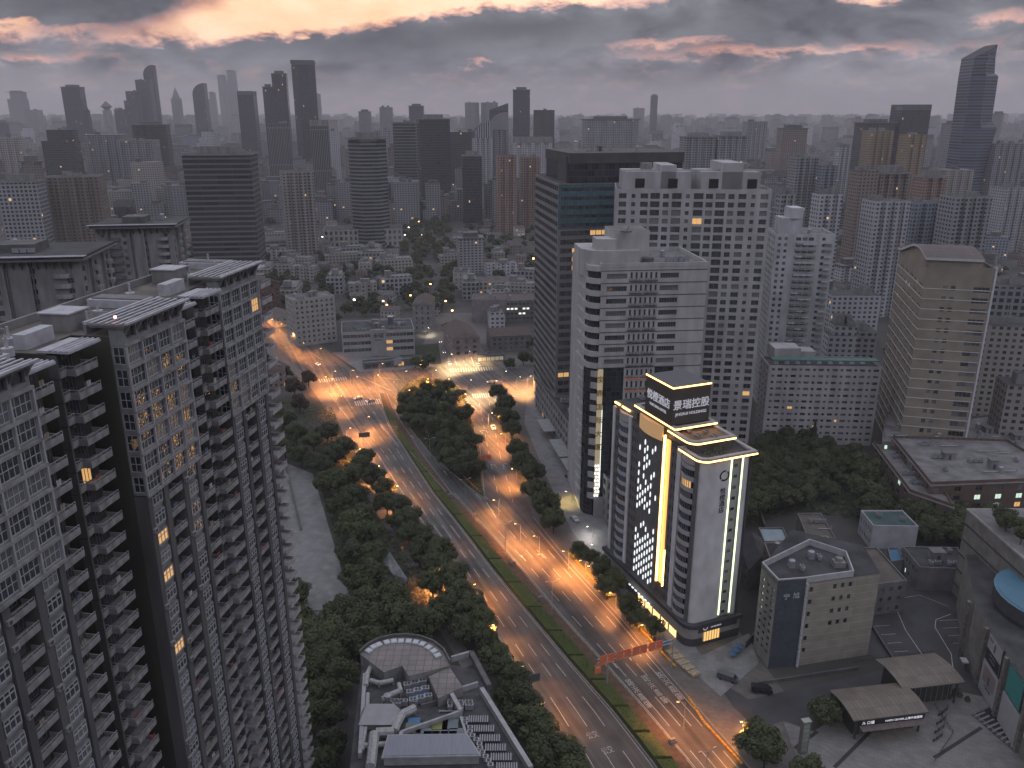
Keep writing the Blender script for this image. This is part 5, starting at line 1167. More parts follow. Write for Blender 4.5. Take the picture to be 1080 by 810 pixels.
# low buildings round the car park and behind the hotel
low = [
 ('warehouse', 'brown gabled shed roof building behind the slate and beige block', (905, 580), (950, 612), 245, 22, 15, 1, 'brown'),
]
def lowb(name, label, fp, z1, wall, roof, specs=None, seed=1, gear=2, huts=0, cat='building', cap=40, kindroof='flat', pitch=2.5):
    a = sum(fp[i-1][0] * fp[i][1] - fp[i][0] * fp[i-1][1] for i in range(len(fp)))
    if a < 0: fp = fp[::-1]
    root, lp, H = building(name, label, fp, z1, specs or {}, wall, roof, cat, seed=seed, gear=gear if kindroof == 'flat' else 0, huts=huts, cap=cap, par=.6)
    if kindroof == 'gable':
        A, B, C_, D_ = [Vector(p) for p in inset(lp, -.5)]
        if (B - A).length > (C_ - B).length: A, B, C_, D_ = B, C_, D_, A
        m0, m1 = (A + B) / 2, (C_ + D_) / 2; b = MB()
        b.face([(*B, H), (*C_, H), (*m1, H + pitch), (*m0, H + pitch)], 0); b.face([(*D_, H), (*A, H), (*m0, H + pitch), (*m1, H + pitch)], 0); b.face([(*A, H), (*B, H), (*m0, H + pitch)], 1); b.face([(*C_, H), (*D_, H), (*m1, H + pitch)], 1); b.face([(*A, H-.01), (*D_, H-.01), (*C_, H-.01), (*B, H-.01)], 1)
        b.build('pitched_roof', [roof, wall], root)
    return root, lp, H
TG = mat('teal_painted_roof', (.045, .085, .085), .8, .25, .3); BRN = mat('brown_sheet_roof', (.11, .095, .085), .8, .25, .25); WHT2 = mat('whitewashed_wall', (.42, .42, .46), .8, .15, .3); GRW = mat('grey_rendered_wall', (.17, .165, .17), .85, .2, .3); BLUER = mat('blue_sheet_roof', (.05, .15, .27), .6, .15, .4)
def fpix(q, z): return [P(x, y, z) for x, y in q]
ws = dict(n=5, fh=3.4, w=.4, h=.45, top=.8, rec=.2, glass=(GLASS, GLASS_P))
lowb('low_building', 'white walled two storey building with a teal flat roof, below the garden trees', fpix([(908, 538), (921, 554), (969, 555), (952, 538)], 9), 9, WHT2, TG, {0: ws, 3: ws}, 71)
lowb('low_building', 'small brown roofed block between the hotel back and the teal roofed building', fpix([(841, 541), (850, 562), (882, 568), (866, 541)], 10), 10, GRW, BRN, {0: ws, 3: ws}, 72)
lowb('low_building', 'dark grey block with vents on its roof, at the head of the car park', fpix([(952, 576), (970, 598), (1022, 600), (1010, 577)], 8.5), 8.5, GRW, ROOF_D, {0: dict(ws, litat={(1, 0): COOL}), 3: ws}, 73, 4, 1)
lowb('warehouse', 'long brown sheet roofed hall beside the car park', fpix([(893, 577), (925, 616), (957, 612), (925, 577)], 11), 11, GRW, BRN, {0: dict(ws, n=4), 1: dict(ws, n=3)}, 74, 1)
lowb('low_building', 'dark flat roofed rear block joined behind the beige banded block', fpix([(846, 566), (868, 592), (900, 590), (872, 565)], 22), 22, BEIGE, ROOF_D, {0: dict(ws, n=4, fh=3.2)}, 75, 2)
lowb('low_building', 'terraced beige block with stepped roof plant, between the hotel and the slate block', fpix([(806, 572), (818, 604), (862, 596), (846, 570)], 15), 15, BEIGE, ROOF_D, {0: ws, 3: dict(ws, n=4)}, 76, 6, 2)
lowb('low_house', 'small gabled house with a dark tiled roof right behind the hotel', fpix([(782, 572), (790, 600), (812, 592), (802, 568)], 8), 8, GRW, ROOF_D, {0: dict(ws, n=2)}, 77, kindroof='gable', cat='house', pitch=3)
lowb('low_house', 'small house with a pale glass roof behind the hotel', fpix([(800, 556), (806, 571), (832, 570), (826, 556)], 7), 7, GRW, mat('pale_glass_roof', (.25, .32, .36), .3, .2, .3), {}, 78, cat='house', gear=0)
lowb('garage_shed', 'blue roofed shed squeezed between the brown hall and the grey block', fpix([(936, 577), (940, 592), (953, 590), (948, 577)], 5), 5, GRW, BLUER, {}, 79, 0, cat='shed')
lowb('garden_shed', 'blue tarpaulin roofed shed under the garden trees', fpix([(893, 468), (895, 473), (908, 472), (905, 467)], 3.5), 3.5, GRW, BLUER, {}, 80, 0, cat='shed')

# shopping building on the right edge: banded wall, blue roof drum, posters
def right_mall():
    MW = mat('mall_concrete_band', (.20, .19, .175), .85, .25, .3); c = (150, 215)
    root = empty('shopping_building', (150, 215, 0), 'concrete banded shopping building with a blue curved roof and advert posters', 'shopping centre')
    L = lambda p: (p[0] - 150, p[1] - 215)
    p1, p2, p3 = (137.0, 232.0), (126.5, 204.0), (119.5, 172.0)
    w = MB(); H = 29.5
    fp = [L(p) for p in ((137, 262), (132.5, 232.0), (128.3, 209), (160, 205), (185, 262))]
    fp = [L((139.7, 197)), L((192, 190)), L((192, 229)), L((139.7, 229))]
    w.prism(fp, 0, H, 0); w.build('wall', [MW], root)
    b = MB(); o = inset(fp, -.12)
    for k in range(5): b.prism(o, 3.5 + k * 5.2, 4.0 + k * 5.2, 0, bottom=True)
    b.build('dark_band', [METAL_D], root)
    r = MB(); r.prism(inset(fp, .8), H, H + .05, 0); r.prism(inset(fp, -.2), H - .6, H - .01, 1, bottom=True); r.build('roof', [ROOF_G, mat('pale_coping', (.34, .33, .32), .8, .15, .4)], root)
    roofgear(root, inset(fp, 2), H + .06, 12, 22, 3)
    # lower curved block with the blue roof
    n = 14; ctr = (145.5 - 150, 190 - 215); arc = [(ctr[0] + 15.5 * math.cos(a), ctr[1] + 15.5 * math.sin(a)) for a in [math.radians(90 + i * 11) for i in range(n)]]
    fp2 = arc + [L((175, 165)), L((175, 205.5))]
    w = MB(); w.prism(fp2, 0, 19.5, 0); w.build('curved_wall', [mat('dark_glass_drum', (.05, .06, .07), .25, .2, .3)], root)
    w = MB(); w.prism(inset(fp2, -.4), 19.5, 23.2, 1, 0, bottom=True); w.prism(inset(fp2, .5), 23.2, 23.3, 0); w.build('curved_roof', [mat('blue_painted_roof', (.07, .17, .25), .55, .15, .15), METAL_D], root)
    for (f, z) in ((0, 0),):
        pass
    # wall panels facing the plaza with posters
    q0, q1 = Vector(L((125.5, 194))), Vector(L((119.0, 150))); d = (q1 - q0).normalized(); Lw = (q1 - q0).length; ang = math.atan2(d.y, d.x)
    nrm = Vector((d.y, -d.x)); w = MB(); back = q0 + nrm * -14; w.prism([L((137, 221)), tuple(q0), tuple(q1), L((160, 150)), L((160, 221))], 0, 18.2, 0, 1); w.build('front_wall', [MW, ROOF_D], root)
    for k in range(4):
        b = MB(); c_ = q0 + d * (9.6 + (k - 1) * 12.4); b.prism([tuple(c_ - d * .6 + nrm * .0), tuple(c_ + d * .6 + nrm * .0), tuple(c_ + d * .6 - nrm * -.8), tuple(c_ - d * .6 - nrm * -.8)][::-1] if False else [tuple(c_ - d * .6 + nrm * .02), tuple(c_ - d * .6 + nrm * .9), tuple(c_ + d * .6 + nrm * .9), tuple(c_ + d * .6 + nrm * .02)][::1], 0, 17.5, 0); b.build('pilaster', [mat('rubble_pilaster', (.16, .15, .135), .9, .4, 1.2)], root)
    def poster(s, wdt, z, h, frame, bgm, draw):
        c_ = q0 + d * s + nrm * .25; b = MB(); b.box(-wdt/2, wdt/2, -.25, .15, 0, h, 0); b.box(-wdt/2 + .3, wdt/2 - .3, -.3, -.25, .3, h - .3, 1); o = b.build('advert_board', [frame, bgm], root, (c_.x, c_.y, z)); o.rotation_euler = (0, 0, ang); draw(o, wdt, h)
    WP = mat('poster_white', (.36, .36, .38), .5, .08, .5); PK = mat('poster_pink', (.26, .21, .22), .5, .1, .5); BK = mat('poster_black', (.02, .02, .024), .4, .1, 1); TL = mat('poster_teal', (.05, .25, .24), .5, .1, .5)
    def fig(o, cx, z, s, body, skin):
        b = MB(); b.cyl(0, 0, 1.45, 1.75, .13, .11, n=8, m=1); b.face([(-.28, 0, .75), (.28, 0, .75), (.22, 0, 1.42), (-.22, 0, 1.42)], 0); b.face([(-.24, 0, 0), (-.04, 0, 0), (0, 0, .75), (-.24, 0, .75)], 0); b.face([(.04, 0, 0), (.24, 0, 0), (.24, 0, .75), (0, 0, .75)], 0)
        f = b.mesh('printed_figure', [body, skin]); x = link('printed_figure', f, o, (cx, -.34, z), 0, (s, .15, s))
    def d1(o, w, h):
        fig(o, .1, h * .55, 1.5, METAL_D, mat('poster_skin', (.3, .2, .16), .6)); text('名医馆', .9, METAL_D, o, (-w * .3, -.33, h * .8), (math.pi/2, 0, 0), .01); b = MB(); b.box(-w/2 + .35, w/2 - .35, -.33, -.31, .4, h * .45, 0); b.build('poster_field', [BK], o); text('专家门诊中心', .62, WP, o, (0, -.37, h * .34), (math.pi/2, 0, 0), .01); text('体检 预约 咨询', .5, WP, o, (0, -.37, h * .2), (math.pi/2, 0, 0), .01)
    def d2(o, w, h):
        b = MB(); b.box(-w * .36, w * .36, -.34, -.31, h * .42, h * .93, 0); b.build('poster_field', [PK], o); fig(o, 0, h * .45, 1.9, TL, PK); text('千姿百媚', 1.05, METAL_D, o, (0, -.33, h * .32), (math.pi/2, 0, 0), .01)
    def d3(o, w, h): text('A', 2, WP, o, (0, -.33, h * .6), (math.pi/2, 0, 0), .01) if False else None
    poster(15.8, 8.6, 9.8, 8.2, METAL_D, WP, d1); poster(16, 9.6, .4, 9.0, WP, WP, d2); poster(28.2, 8.4, 9.6, 8.0, METAL_D, TL, d3); poster(28.4, 9.6, .4, 8.6, WP, WP, lambda o, w, h: None); poster(40.5, 8.6, 6, 8.5, WP, WP, d3)
    for s in (4.0,): b = MB(); b.box(-1.1, 1.1, -1.6, 0, 3.0, 3.4, 0); b.box(-1, 1, -.05, 0, 0, 3, 1); o = b.build('shop_door', [WHT2, METAL_D], root, (*(q0 + d * s + nrm * 1.0), 0)); o.rotation_euler = (0, 0, ang)
right_mall()
def sunken():
    root = empty('stair_well', (*P(1040, 765), 0), 'dark sunken stair well with metal railings in front of the shopping building', 'stairs')
    q = [P(1025, 755), P(1068, 792), P(1095, 780), P(1050, 744)]; ox, oy = root.location.x, root.location.y; l = [(a - ox, b - oy) for a, b in q]
    b = MB(); b.face([(*p, .22) for p in l]) ; b.build('stair_floor', [mat('dark_stair', (.02, .02, .022), .8, .3, .8)], root)
    r = MB()
    for i in range(4):
        a, c = l[i], l[(i + 1) % 4]; r.tube((*a, 1.3), (*c, 1.3), .06); r.tube((*a, .7), (*c, .7), .04); n = max(2, int(math.dist(a, c) / 1.5))
        for k in range(n): f = k / n; x, y = a[0] + (c[0] - a[0]) * f, a[1] + (c[1] - a[1]) * f; r.box(x - .04, x + .04, y - .04, y + .04, .22, 1.3, 0)
    r.build('railing', METAL, root)
    s = MB()
    for k in range(9): f = (k + .5) / 9; a = Vector(l[0]) * (1 - f) + Vector(l[1]) * f; c = Vector(l[3]) * (1 - f) + Vector(l[2]) * f; dd = (c - a) * .45; e = Vector((l[1][0] - l[0][0], l[1][1] - l[0][1])).normalized() * .25; s.prism([tuple(a - e), tuple(a + e), tuple(a + dd + e), tuple(a + dd - e)], .23, .3 + .05 * k, 0)
    s.build('step', [CONC], root)
sunken()

# kiosk pavilions on the plaza (curved roofs, lit sign)
def pavilion(name, label, cx, cy, w, d, h, rz, sign=False):
    root = empty(name, (cx, cy, .18), label, 'pavilion', None, rz); b = MB(); b.box(-w/2 + .6, w/2 - .6, -d/2 + .8, d/2 - .6, 0, h - .6, 0, False); b.build('wall', [mat('dark_bronze_wall', (.05, .045, .045), .5, .2, .5)], root)
    r = MB(); n = 8; W = w / 2 + 1.2
    for i in range(n):
        y0, y1 = -d/2 - 1.4 + (d + 2.4) * i / n, -d/2 - 1.4 + (d + 2.4) * (i + 1) / n; zz = lambda y: h + 1.4 * math.cos((y + d/2 * .1) / (d / 2 + 1.4) * 1.25) - .6
        r.face([(-W, y0, zz(y0)), (W, y0, zz(y0)), (W, y1, zz(y1)), (-W, y1, zz(y1))], 0, [(-W, y0), (W, y0), (W, y1), (-W, y1)]); r.face([(-W, y1, zz(y1) - .35), (W, y1, zz(y1) - .35), (W, y0, zz(y0) - .35), (-W, y0, zz(y0) - .35)], 1)
        for s in (-1, 1): r.face([(s * W, y0, zz(y0) - .35), (s * W, y1, zz(y1) - .35), (s * W, y1, zz(y1)), (s * W, y0, zz(y0))][::s], 1)
    y0 = -d/2 - 1.4; r.face([(-W, y0, zz(y0) - .35), (W, y0, zz(y0) - .35), (W, y0, zz(y0)), (-W, y0, zz(y0))], 1)
    r.build('curved_roof', [tilemat('brown_metal_roof', (.15, .125, .105), (.07, .06, .05), 1.1, 3, .6, .05, offset=0), BRN], root)
    g = MB()
    for k in range(int(w / 1.6)): x = -w/2 + .9 + k * 1.6; g.box(x, x + .1, -d/2 + .72, -d/2 + .8, 0, h - .8, 0)
    g.build('window_mullion', [METAL], root)
    for s in (-1, 1): p = MB(); p.box(-.2, .2, -.2, .2, 0, h - .4, 0); p.build('column', [METAL_D], root, (s * (w/2 - .3), -d/2 - .6, 0))
    if sign:
        s = MB(); s.box(-w/2 + .5, w/2, -d/2 - 1.62, -d/2 - 1.46, h - 1.55, h - .3, 0); s.build('sign_band', [mat('black_fascia', (.012, .012, .014), .4, .1, 1)], root)
        SL = emat('white_sign_letters', (.9, .9, 1.0), .55); text('ル 口福', 1.0, SL, root, (-w/2 + 2.6, -d/2 - 1.68, h - .95), (math.pi/2, 0, 0), .03); text('HAIPO CENTER', .72, SL, root, (.8, -d/2 - 1.68, h - .95), (math.pi/2, 0, 0), .03); text('上海中发国际', .8, SL, root, (w/2 - 3.0, -d/2 - 1.68, h - .95), (math.pi/2, 0, 0), .03)
        a = MB(); a.face([(-w/2 + .5, -d/2 - 1.5, h - 1.7), (-w/2 + .5, -d/2 - 3.0, h - 2.2), (w/2, -d/2 - 3.0, h - 2.2), (w/2, -d/2 - 1.5, h - 1.7)]); a.face([(-w/2 + .5, -d/2 - 3.0, h - 2.3), (-w/2 + .5, -d/2 - 1.5, h - 1.8), (w/2, -d/2 - 1.5, h - 1.8), (w/2, -d/2 - 3.0, h - 2.3)]); a.build('awning', [mat('dusty_awning', (.13, .105, .10), .9, .2, .8)], root)
        for k in range(6): q = MB(); q.box(-.4, .4, -.05, 0, 0, .5, 0); q.build('lit_window', [emat('cafe_glow', (1.0, .6, .2), 1.5)], root, (-1 + k * 1.5, -d/2 + .7, 1.6))
        lamp((2, -d/2 - 2, 2.2), (1, .6, .25), 60, .3, root, 'cafe_light')
    return root
pavilion('cafe_pavilion', 'kiosk with a curved brown roof and a black lit sign band, on the plaza', 90.8, 170.5, 17.5, 9, 6.2, math.radians(9), True)
pavilion('station_pavilion', 'darker pavilion with a curved brown roof and no sign, behind the cafe kiosk', 106, 181.5, 15, 10, 6.8, math.radians(9))
b = MB(); b.prism(rect(0, 0, 1.9, 1.3, .2), 0, 9.0, 0); b.prism(rect(0, 0, 2.1, 1.5, .2), 9.0, 9.3, 1); 
for k in range(6): b.prism(rect(0, -.68, 1.5, .1, .2), .8 + k * 1.35, 1.9 + k * 1.35, 1)
o = b.build('pylon_sign', [mat('grey_pylon_metal', (.15, .15, .145), .5, .2, .5), mat('pale_pylon_glass', (.28, .29, .27), .3, .2, .5)], None, (*P(846, 794), .2)); tag(o, 'tall rectangular grey pylon standing on the plaza beside the lit corner tree', 'sign pylon')

# roof-top complex in the bottom left: fan shaped terrace, plant, glazed hall
def left_mall():
    O = (-13, 150); root = empty('shopping_building', (-13, 150, 0), 'low shopping building with a fan shaped roof terrace and crowded roof plant', 'shopping centre')
    Z0 = 22.0; L = lambda q, z=Z0: (P(*q, z)[0] + 13, P(*q, z)[1] - 150)
    base = [L(q) for q in ((376, 820), (381, 690), (396, 678), (418, 672), (438, 671), (460, 677), (475, 690), (508, 696), (520, 730), (565, 830))]
    base = [(base[0][0], -42)] + base[1:-1] + [(base[-1][0] + 9, -42)]
    a = sum(base[i-1][0] * base[i][1] - base[i][0] * base[i-1][1] for i in range(len(base)))
    if a < 0: base = base[::-1]
    b = MB(); b.prism(base, 0, Z0 - 3.0, 0, 1); b.build('wall', [GRW, mat('roof_deck', (.075, .075, .08), .9, .35, .4)], root)
    fan = [L(q) for q in ((380, 690), (388, 682), (400, 676), (415, 672.5), (430, 672), (444, 674), (457, 679), (467, 687), (474, 700), (474.5, 702), (431, 713), (424, 702), (405, 709))]
    if sum(fan[i-1][0] * fan[i][1] - fan[i][0] * fan[i-1][1] for i in range(len(fan))) < 0: fan = fan[::-1]
    FT = tilemat('pinkish_terrace_tiles', (.22, .20, .195), (.10, .09, .09), 1.9, 1.9, .8, .07, offset=0)
    b = MB(); b.prism(fan, Z0 - 3, Z0 + .0, 1, 0); b.build('fan_terrace', [FT, CONC], root)
    arcp = [L(q) for q in ((380, 690), (388, 682), (400, 676), (415, 672.5), (430, 672), (444, 674), (457, 679), (467, 687), (474, 700))]
    b = MB()
    for p, q in zip(arcp, arcp[1:]):
        d = (Vector(q) - Vector(p)).normalized(); nv = Vector((d.y, -d.x)) * .4; b.prism([p, q, tuple(Vector(q) - nv), tuple(Vector(p) - nv)][::-1], Z0, Z0 + .9, 0)
    b.build('terrace_parapet', [CONC_D], root)
    cen = Vector(L((421, 706))); sk = MB(); sk.box(-.75, .75, -.55, .55, 0, .35, 0); sk.box(-.6, .6, -.42, .42, .35, .42, 1); sm = sk.mesh('skylight', [WHITE_FR, mat('pale_skylight', (.5, .52, .56), .25, .1, 1)])
    for q in ((389, 687), (394, 683), (399.5, 680.5), (408, 678), (415.5, 677), (423, 676.8), (431, 677), (438.5, 678), (445.5, 680), (452, 683.5), (457.5, 687.5), (461.5, 692)):
        l = Vector(L(q)); v = l - cen; link('skylight', sm, root, (l.x, l.y, Z0 + .01), math.atan2(v.y, v.x) - math.pi/2, (1.0, 1.5, 1))
    b = MB(); q = [L(p) for p in ((452, 711), (474, 701), (488, 722), (462, 734))]
    if sum(q[i-1][0] * q[i][1] - q[i][0] * q[i-1][1] for i in range(4)) < 0: q = q[::-1]
    b.prism(q, Z0 - 3, Z0 - .6, 1, 0); b.build('square_terrace', [FT, CONC], root)
    zr = Z0 - 2.99; L2 = lambda q: L(q, zr)
    def box(q, h, m, name, z=zr, rz=0, w=2, d=2):
        l = L2(q); b = MB(); b.box(-w/2, w/2, -d/2, d/2, 0, h, 0); o = b.build(name, [m], root, (l[0], l[1], z)); o.rotation_euler = (0, 0, rz); return o
    for i in range(9):
        l = L2((430 + (i % 3) * 8 + (i // 3) * 3, 727 + (i // 3) * 8 - (i % 3) * 2)); link('cooling_unit', _T['acu'], root, (l[0], l[1], zr), .15, (.95, 1.3, 1.1))
    box((443, 735.5), .8, mat('blue_tarp', (.06, .18, .36), .6, .1, 1), 'tarpaulin', w=3.2, d=1.6, rz=.2); box((437, 763), .8, mat('blue_tarp', (.06, .18, .36), .6), 'tarpaulin', w=2.6, d=1.8)
    DU = mat('insulated_duct', (.36, .36, .37), .5, .25, 1.5)
    def duct(qs, r=.7, z=1.3, name='air_duct', m=DU):
        b = MB(); pts = [(*L2(q), zr + z) for q in qs]
        for p, q in zip(pts, pts[1:]): b.tube(p, q, r, n=8)
        for p in pts: b.box(p[0] - .15, p[0] + .15, p[1] - .15, p[1] + .15, zr, p[2], 0)
        b.build(name, [m], root)
    duct([(393, 705), (388, 715), (386, 728)], .6); duct([(391, 722), (400, 725), (415, 722)], .55, 1.2); duct([(403, 743), (412, 738), (424, 733)], .6, 1.4); duct([(438, 753), (424, 760), (418, 772), (416, 778), (397, 779)], .95, 1.6); duct([(395, 780), (393, 800), (391, 815)], 1.1, 1.4); duct([(388, 735), (387, 760), (382, 795)], .5, .8); duct([(380, 790), (408, 788)], .6, .8); duct([(421, 727), (423, 735)], .5, 1.5)
    b = MB(); l = L2((401, 762)); b.box(-4, 4, -2.2, 2.2, 0, 1.6, 0); b.face([(-4.2, -2.6, 1.6), (4.2, -2.6, 1.6), (3.0, 1.6, 3.6), (-3.0, 1.6, 3.6)], 1); b.face([(4.2, -2.6, 1.6), (4.2, 2.2, 1.6), (3.0, 1.6, 3.6)], 1); b.face([(-4.2, 2.2, 1.6), (-4.2, -2.6, 1.6), (-3.0, 1.6, 3.6)], 1); b.face([(4.2, 2.2, 1.6), (-4.2, 2.2, 1.6), (-3, 1.6, 3.6), (3, 1.6, 3.6)], 1); b.build('plant_hood', [CONC, mat('pale_sheet', (.36, .36, .38), .6, .1, .5)], root, (*l, zr))
    # parapet walls across the deck, glazed coloured roof and grey sheet roof
    def wallp(p, q, h, w=.5, m=mat('pale_roof_wall', (.35, .35, .37), .7, .2, .6), name='roof_wall', z=zr):
        a, c = Vector(L2(p)), Vector(L2(q)); d = (c - a).normalized(); nv = Vector((-d.y, d.x)) * w / 2; b = MB(); b.prism([tuple(a - nv), tuple(c - nv), tuple(c + nv), tuple(a + nv)], z, z + h, 0); b.build(name, [m], root)
    wallp((424, 779), (486, 757), 2.0); wallp((424, 779), (421, 789), 2.0, .8); wallp((473, 733), (486, 757), 2.2, .9); wallp((444, 747), (472, 739), 1.0, .4, CONC_D); wallp((385, 715), (380, 800), 1.4, .8); wallp((486, 760), (500, 805), 1.2, .5); wallp((470, 735), (504, 724), 1.3, .5); wallp((508, 731), (560, 815), 1.6, 1.0); wallp((476, 698), (497, 692), 1.5, .5); wallp((497, 692), (516, 728), 1.5, 1.2, CONC_D)
    for i, (q, c) in enumerate((((436, 772), (.10, .13, .12)), ((438, 784), (.16, .08, .07)), ((455, 781), (.04, .16, .11)), ((473, 781), (.17, .11, .10)), ((447, 778), (.16, .19, .21)), ((464, 768), (.18, .18, .06)), ((464, 780), (.16, .19, .21)), ((475, 768), (.11, .15, .16)), ((482, 778), (.12, .16, .17)))):
        l = L2(q); b = MB(); b.box(-1.7, 1.7, -1.6, 1.6, 0, .5, 0); b.build('coloured_roof_panel', [mat('roof_panel_%d' % i, c, .3, .15, .5)], root, (*l, zr + .6))
    b = MB(); q = [L2(p) for p in ((411, 786), (492, 785), (505, 806), (405, 808))]; q = q if sum(q[i-1][0] * q[i][1] - q[i][0] * q[i-1][1] for i in range(4)) > 0 else q[::-1]
    b.prism(q, zr + .1, zr + 2.6, 1, 0); b.prism(inset(q, -.35), zr + 2.0, zr + 2.45, 1, bottom=True); b.build('sheet_roof', [mat('blue_grey_sheet_roof', (.22, .235, .29), .45, .12, .8, vscale=(6, .3, 1)), mat('pale_roof_wall', (.3, .3, .3), .7)], root)
    for i in range(6): b = MB(); b.box(-2.2, 2.2, -.9, .9, 0, .9, 0); [b.box(-2.2 + k * .5, -2.0 + k * .5, -1, 1, .9, 1.05, 1) for k in range(9)]; b.build('louvred_plant', [METAL_D, METAL], root, (*L2((505 + i * 6, 762 + i * 10)), zr))
    for i in range(12): rr = random.Random(i); b = MB(); b.box(-.6, .6, -.5, .5, 0, 1.1, 0); b.cyl(0, 0, 1.1, 1.2, .35, n=8, m=1); b.build('cooling_unit', [METAL, METAL_D], root, (*L2((489 + i * 2.6 + rr.uniform(-2, 2), 762 + i * 4.4)), zr))
    roofgear(root, [L2(q) for q in ((450, 745), (480, 742), (482, 752), (450, 765))], zr, 3, 3, 0); roofgear(root, [L2(q) for q in ((392, 733), (425, 745), (425, 752), (392, 750))], zr, 31, 4, 0)
    # dark framed glass side
    w = MB(); wn = []; 
left_mall()
b = MB(); q = [Vector((*P(401 + 3, 584, 3), 3)), Vector((*P(413, 584, 6), 6)), Vector((*P(429, 611, 6.5), 6.5)), Vector((*P(421, 616, 2), 2))]
def canopy():
    o = P(416, 604); root = empty('entrance_canopy', (*o, 0), 'pale faceted stone canopy among the trees beside the garden path', 'canopy')
    pts = [(404, 592, 3.2), (411, 582, 6.0), (430, 611, 6.5), (424, 617, 2.4), (414, 605, 3.0)]; v = [(P(x, y, z)[0] - o[0], P(x, y, z)[1] - o[1], z) for x, y, z in pts]
    b = MB(); b.face([v[0], v[4], v[1]]); b.face([v[4], v[2], v[1]]); b.face([v[4], v[3], v[2]]); dn = [(a, c, z - .35) for a, c, z in v]; b.face([dn[1], dn[4], dn[0]]); b.face([dn[1], dn[2], dn[4]]); b.face([dn[2], dn[3], dn[4]])
    ring_ = [0, 4, 3, 2, 1]
    for i in range(5): a, c = ring_[i], ring_[(i + 1) % 5]; b.face([dn[a], dn[c], v[c], v[a]])
    b.build('stone_shell', [mat('marbled_stone', (.22, .23, .25), .5, .0, .5, col2=(.48, .48, .50), detail=8)], root)
    for i in (0, 2, 3): p = MB(); p.cyl(0, 0, 0, v[i][2] - .4, .15, n=8); p.build('column', METAL, root, (v[i][0] * .85, v[i][1] * .85, 0))
canopy()

# ------------------------------------------------------------------ middle distance and far city
OCC = []
def occ(x, y, r): OCC.append((x, y, r))
for (x, y, r) in ((35, 405, 45), (50, 300, 30), (90, 405, 45), (155, 412, 25), (185, 360, 35), (-60, 130, 60), (-110, 250, 25), (-130, 345, 28)): occ(x, y, r)
def free(x, y, r):
    for a, b, c in OCC:
        if (x - a) ** 2 + (y - b) ** 2 < (r + c) ** 2: return False
    return True
F = {
 'beige': fmat('f_beige', (.31, .295, .28), (.05, .05, .055), 3.3, 3.0, .5, .48, .006), 'grey': fmat('f_grey', (.26, .26, .28), (.04, .04, .05), 3.6, 3.0, .55, .5, .006),
 'white': fmat('f_white', (.46, .46, .50), (.06, .065, .08), 3.4, 3.0, .5, .5, .005), 'brown': fmat('f_brown', (.21, .175, .155), (.05, .04, .045), 3.5, 3.1, .45, .5, .006),
 'ochre': fmat('f_ochre', (.25, .195, .13), (.06, .05, .05), 2.2, 3.1, .4, .5, .01), 'rose': fmat('f_rose', (.25, .17, .14), (.05, .045, .05), 3.0, 3.0, .5, .5, .006),
 'glass': fmat('f_glass', (.05, .05, .058), (.03, .032, .042), 1.6, 3.9, .86, .8, .004, rough=.35), 'dark': fmat('f_dark', (.055, .052, .058), (.025, .025, .03), 3.0, 3.6, .7, .55, .006),
 'band': fmat('f_band', (.19, .19, .205), (.03, .032, .04), 12, 4.0, .99, .55, .0, rough=.6), 'bandd': fmat('f_band_dark', (.12, .12, .13), (.022, .022, .027), 14, 4.6, .99, .62, .001, rough=.6),
 'fins': fmat('f_fins', (.19, .185, .20), (.028, .028, .034), 2.6, 60, .6, .98, .0), 'blue': fmat('f_blue', (.20, .22, .27), (.04, .05, .06), 3.2, 3.0, .55, .5, .004),
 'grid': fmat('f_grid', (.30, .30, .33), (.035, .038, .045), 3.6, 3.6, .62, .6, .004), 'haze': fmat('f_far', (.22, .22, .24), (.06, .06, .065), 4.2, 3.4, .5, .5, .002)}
def ROT(p, a): c, s = math.cos(a), math.sin(a); return (p[0]*c - p[1]*s, p[0]*s + p[1]*c)
def notched(w, d, n=3, k=2.2):
    """apartment footprint with recessed slots on the long sides"""
    pts = []; st = w / (2 * n + 1)
    for i in range(2 * n + 1):
        y = -d/2 + (k if i % 2 else 0); pts += [(-w/2 + st * i, y), (-w/2 + st * (i + 1), y)]
    top = [(-x, -y) for x, y in pts]
    out = []
    for p in pts + top:
        if not out or math.dist(out[-1], p) > .01: out.append(p)
    return out
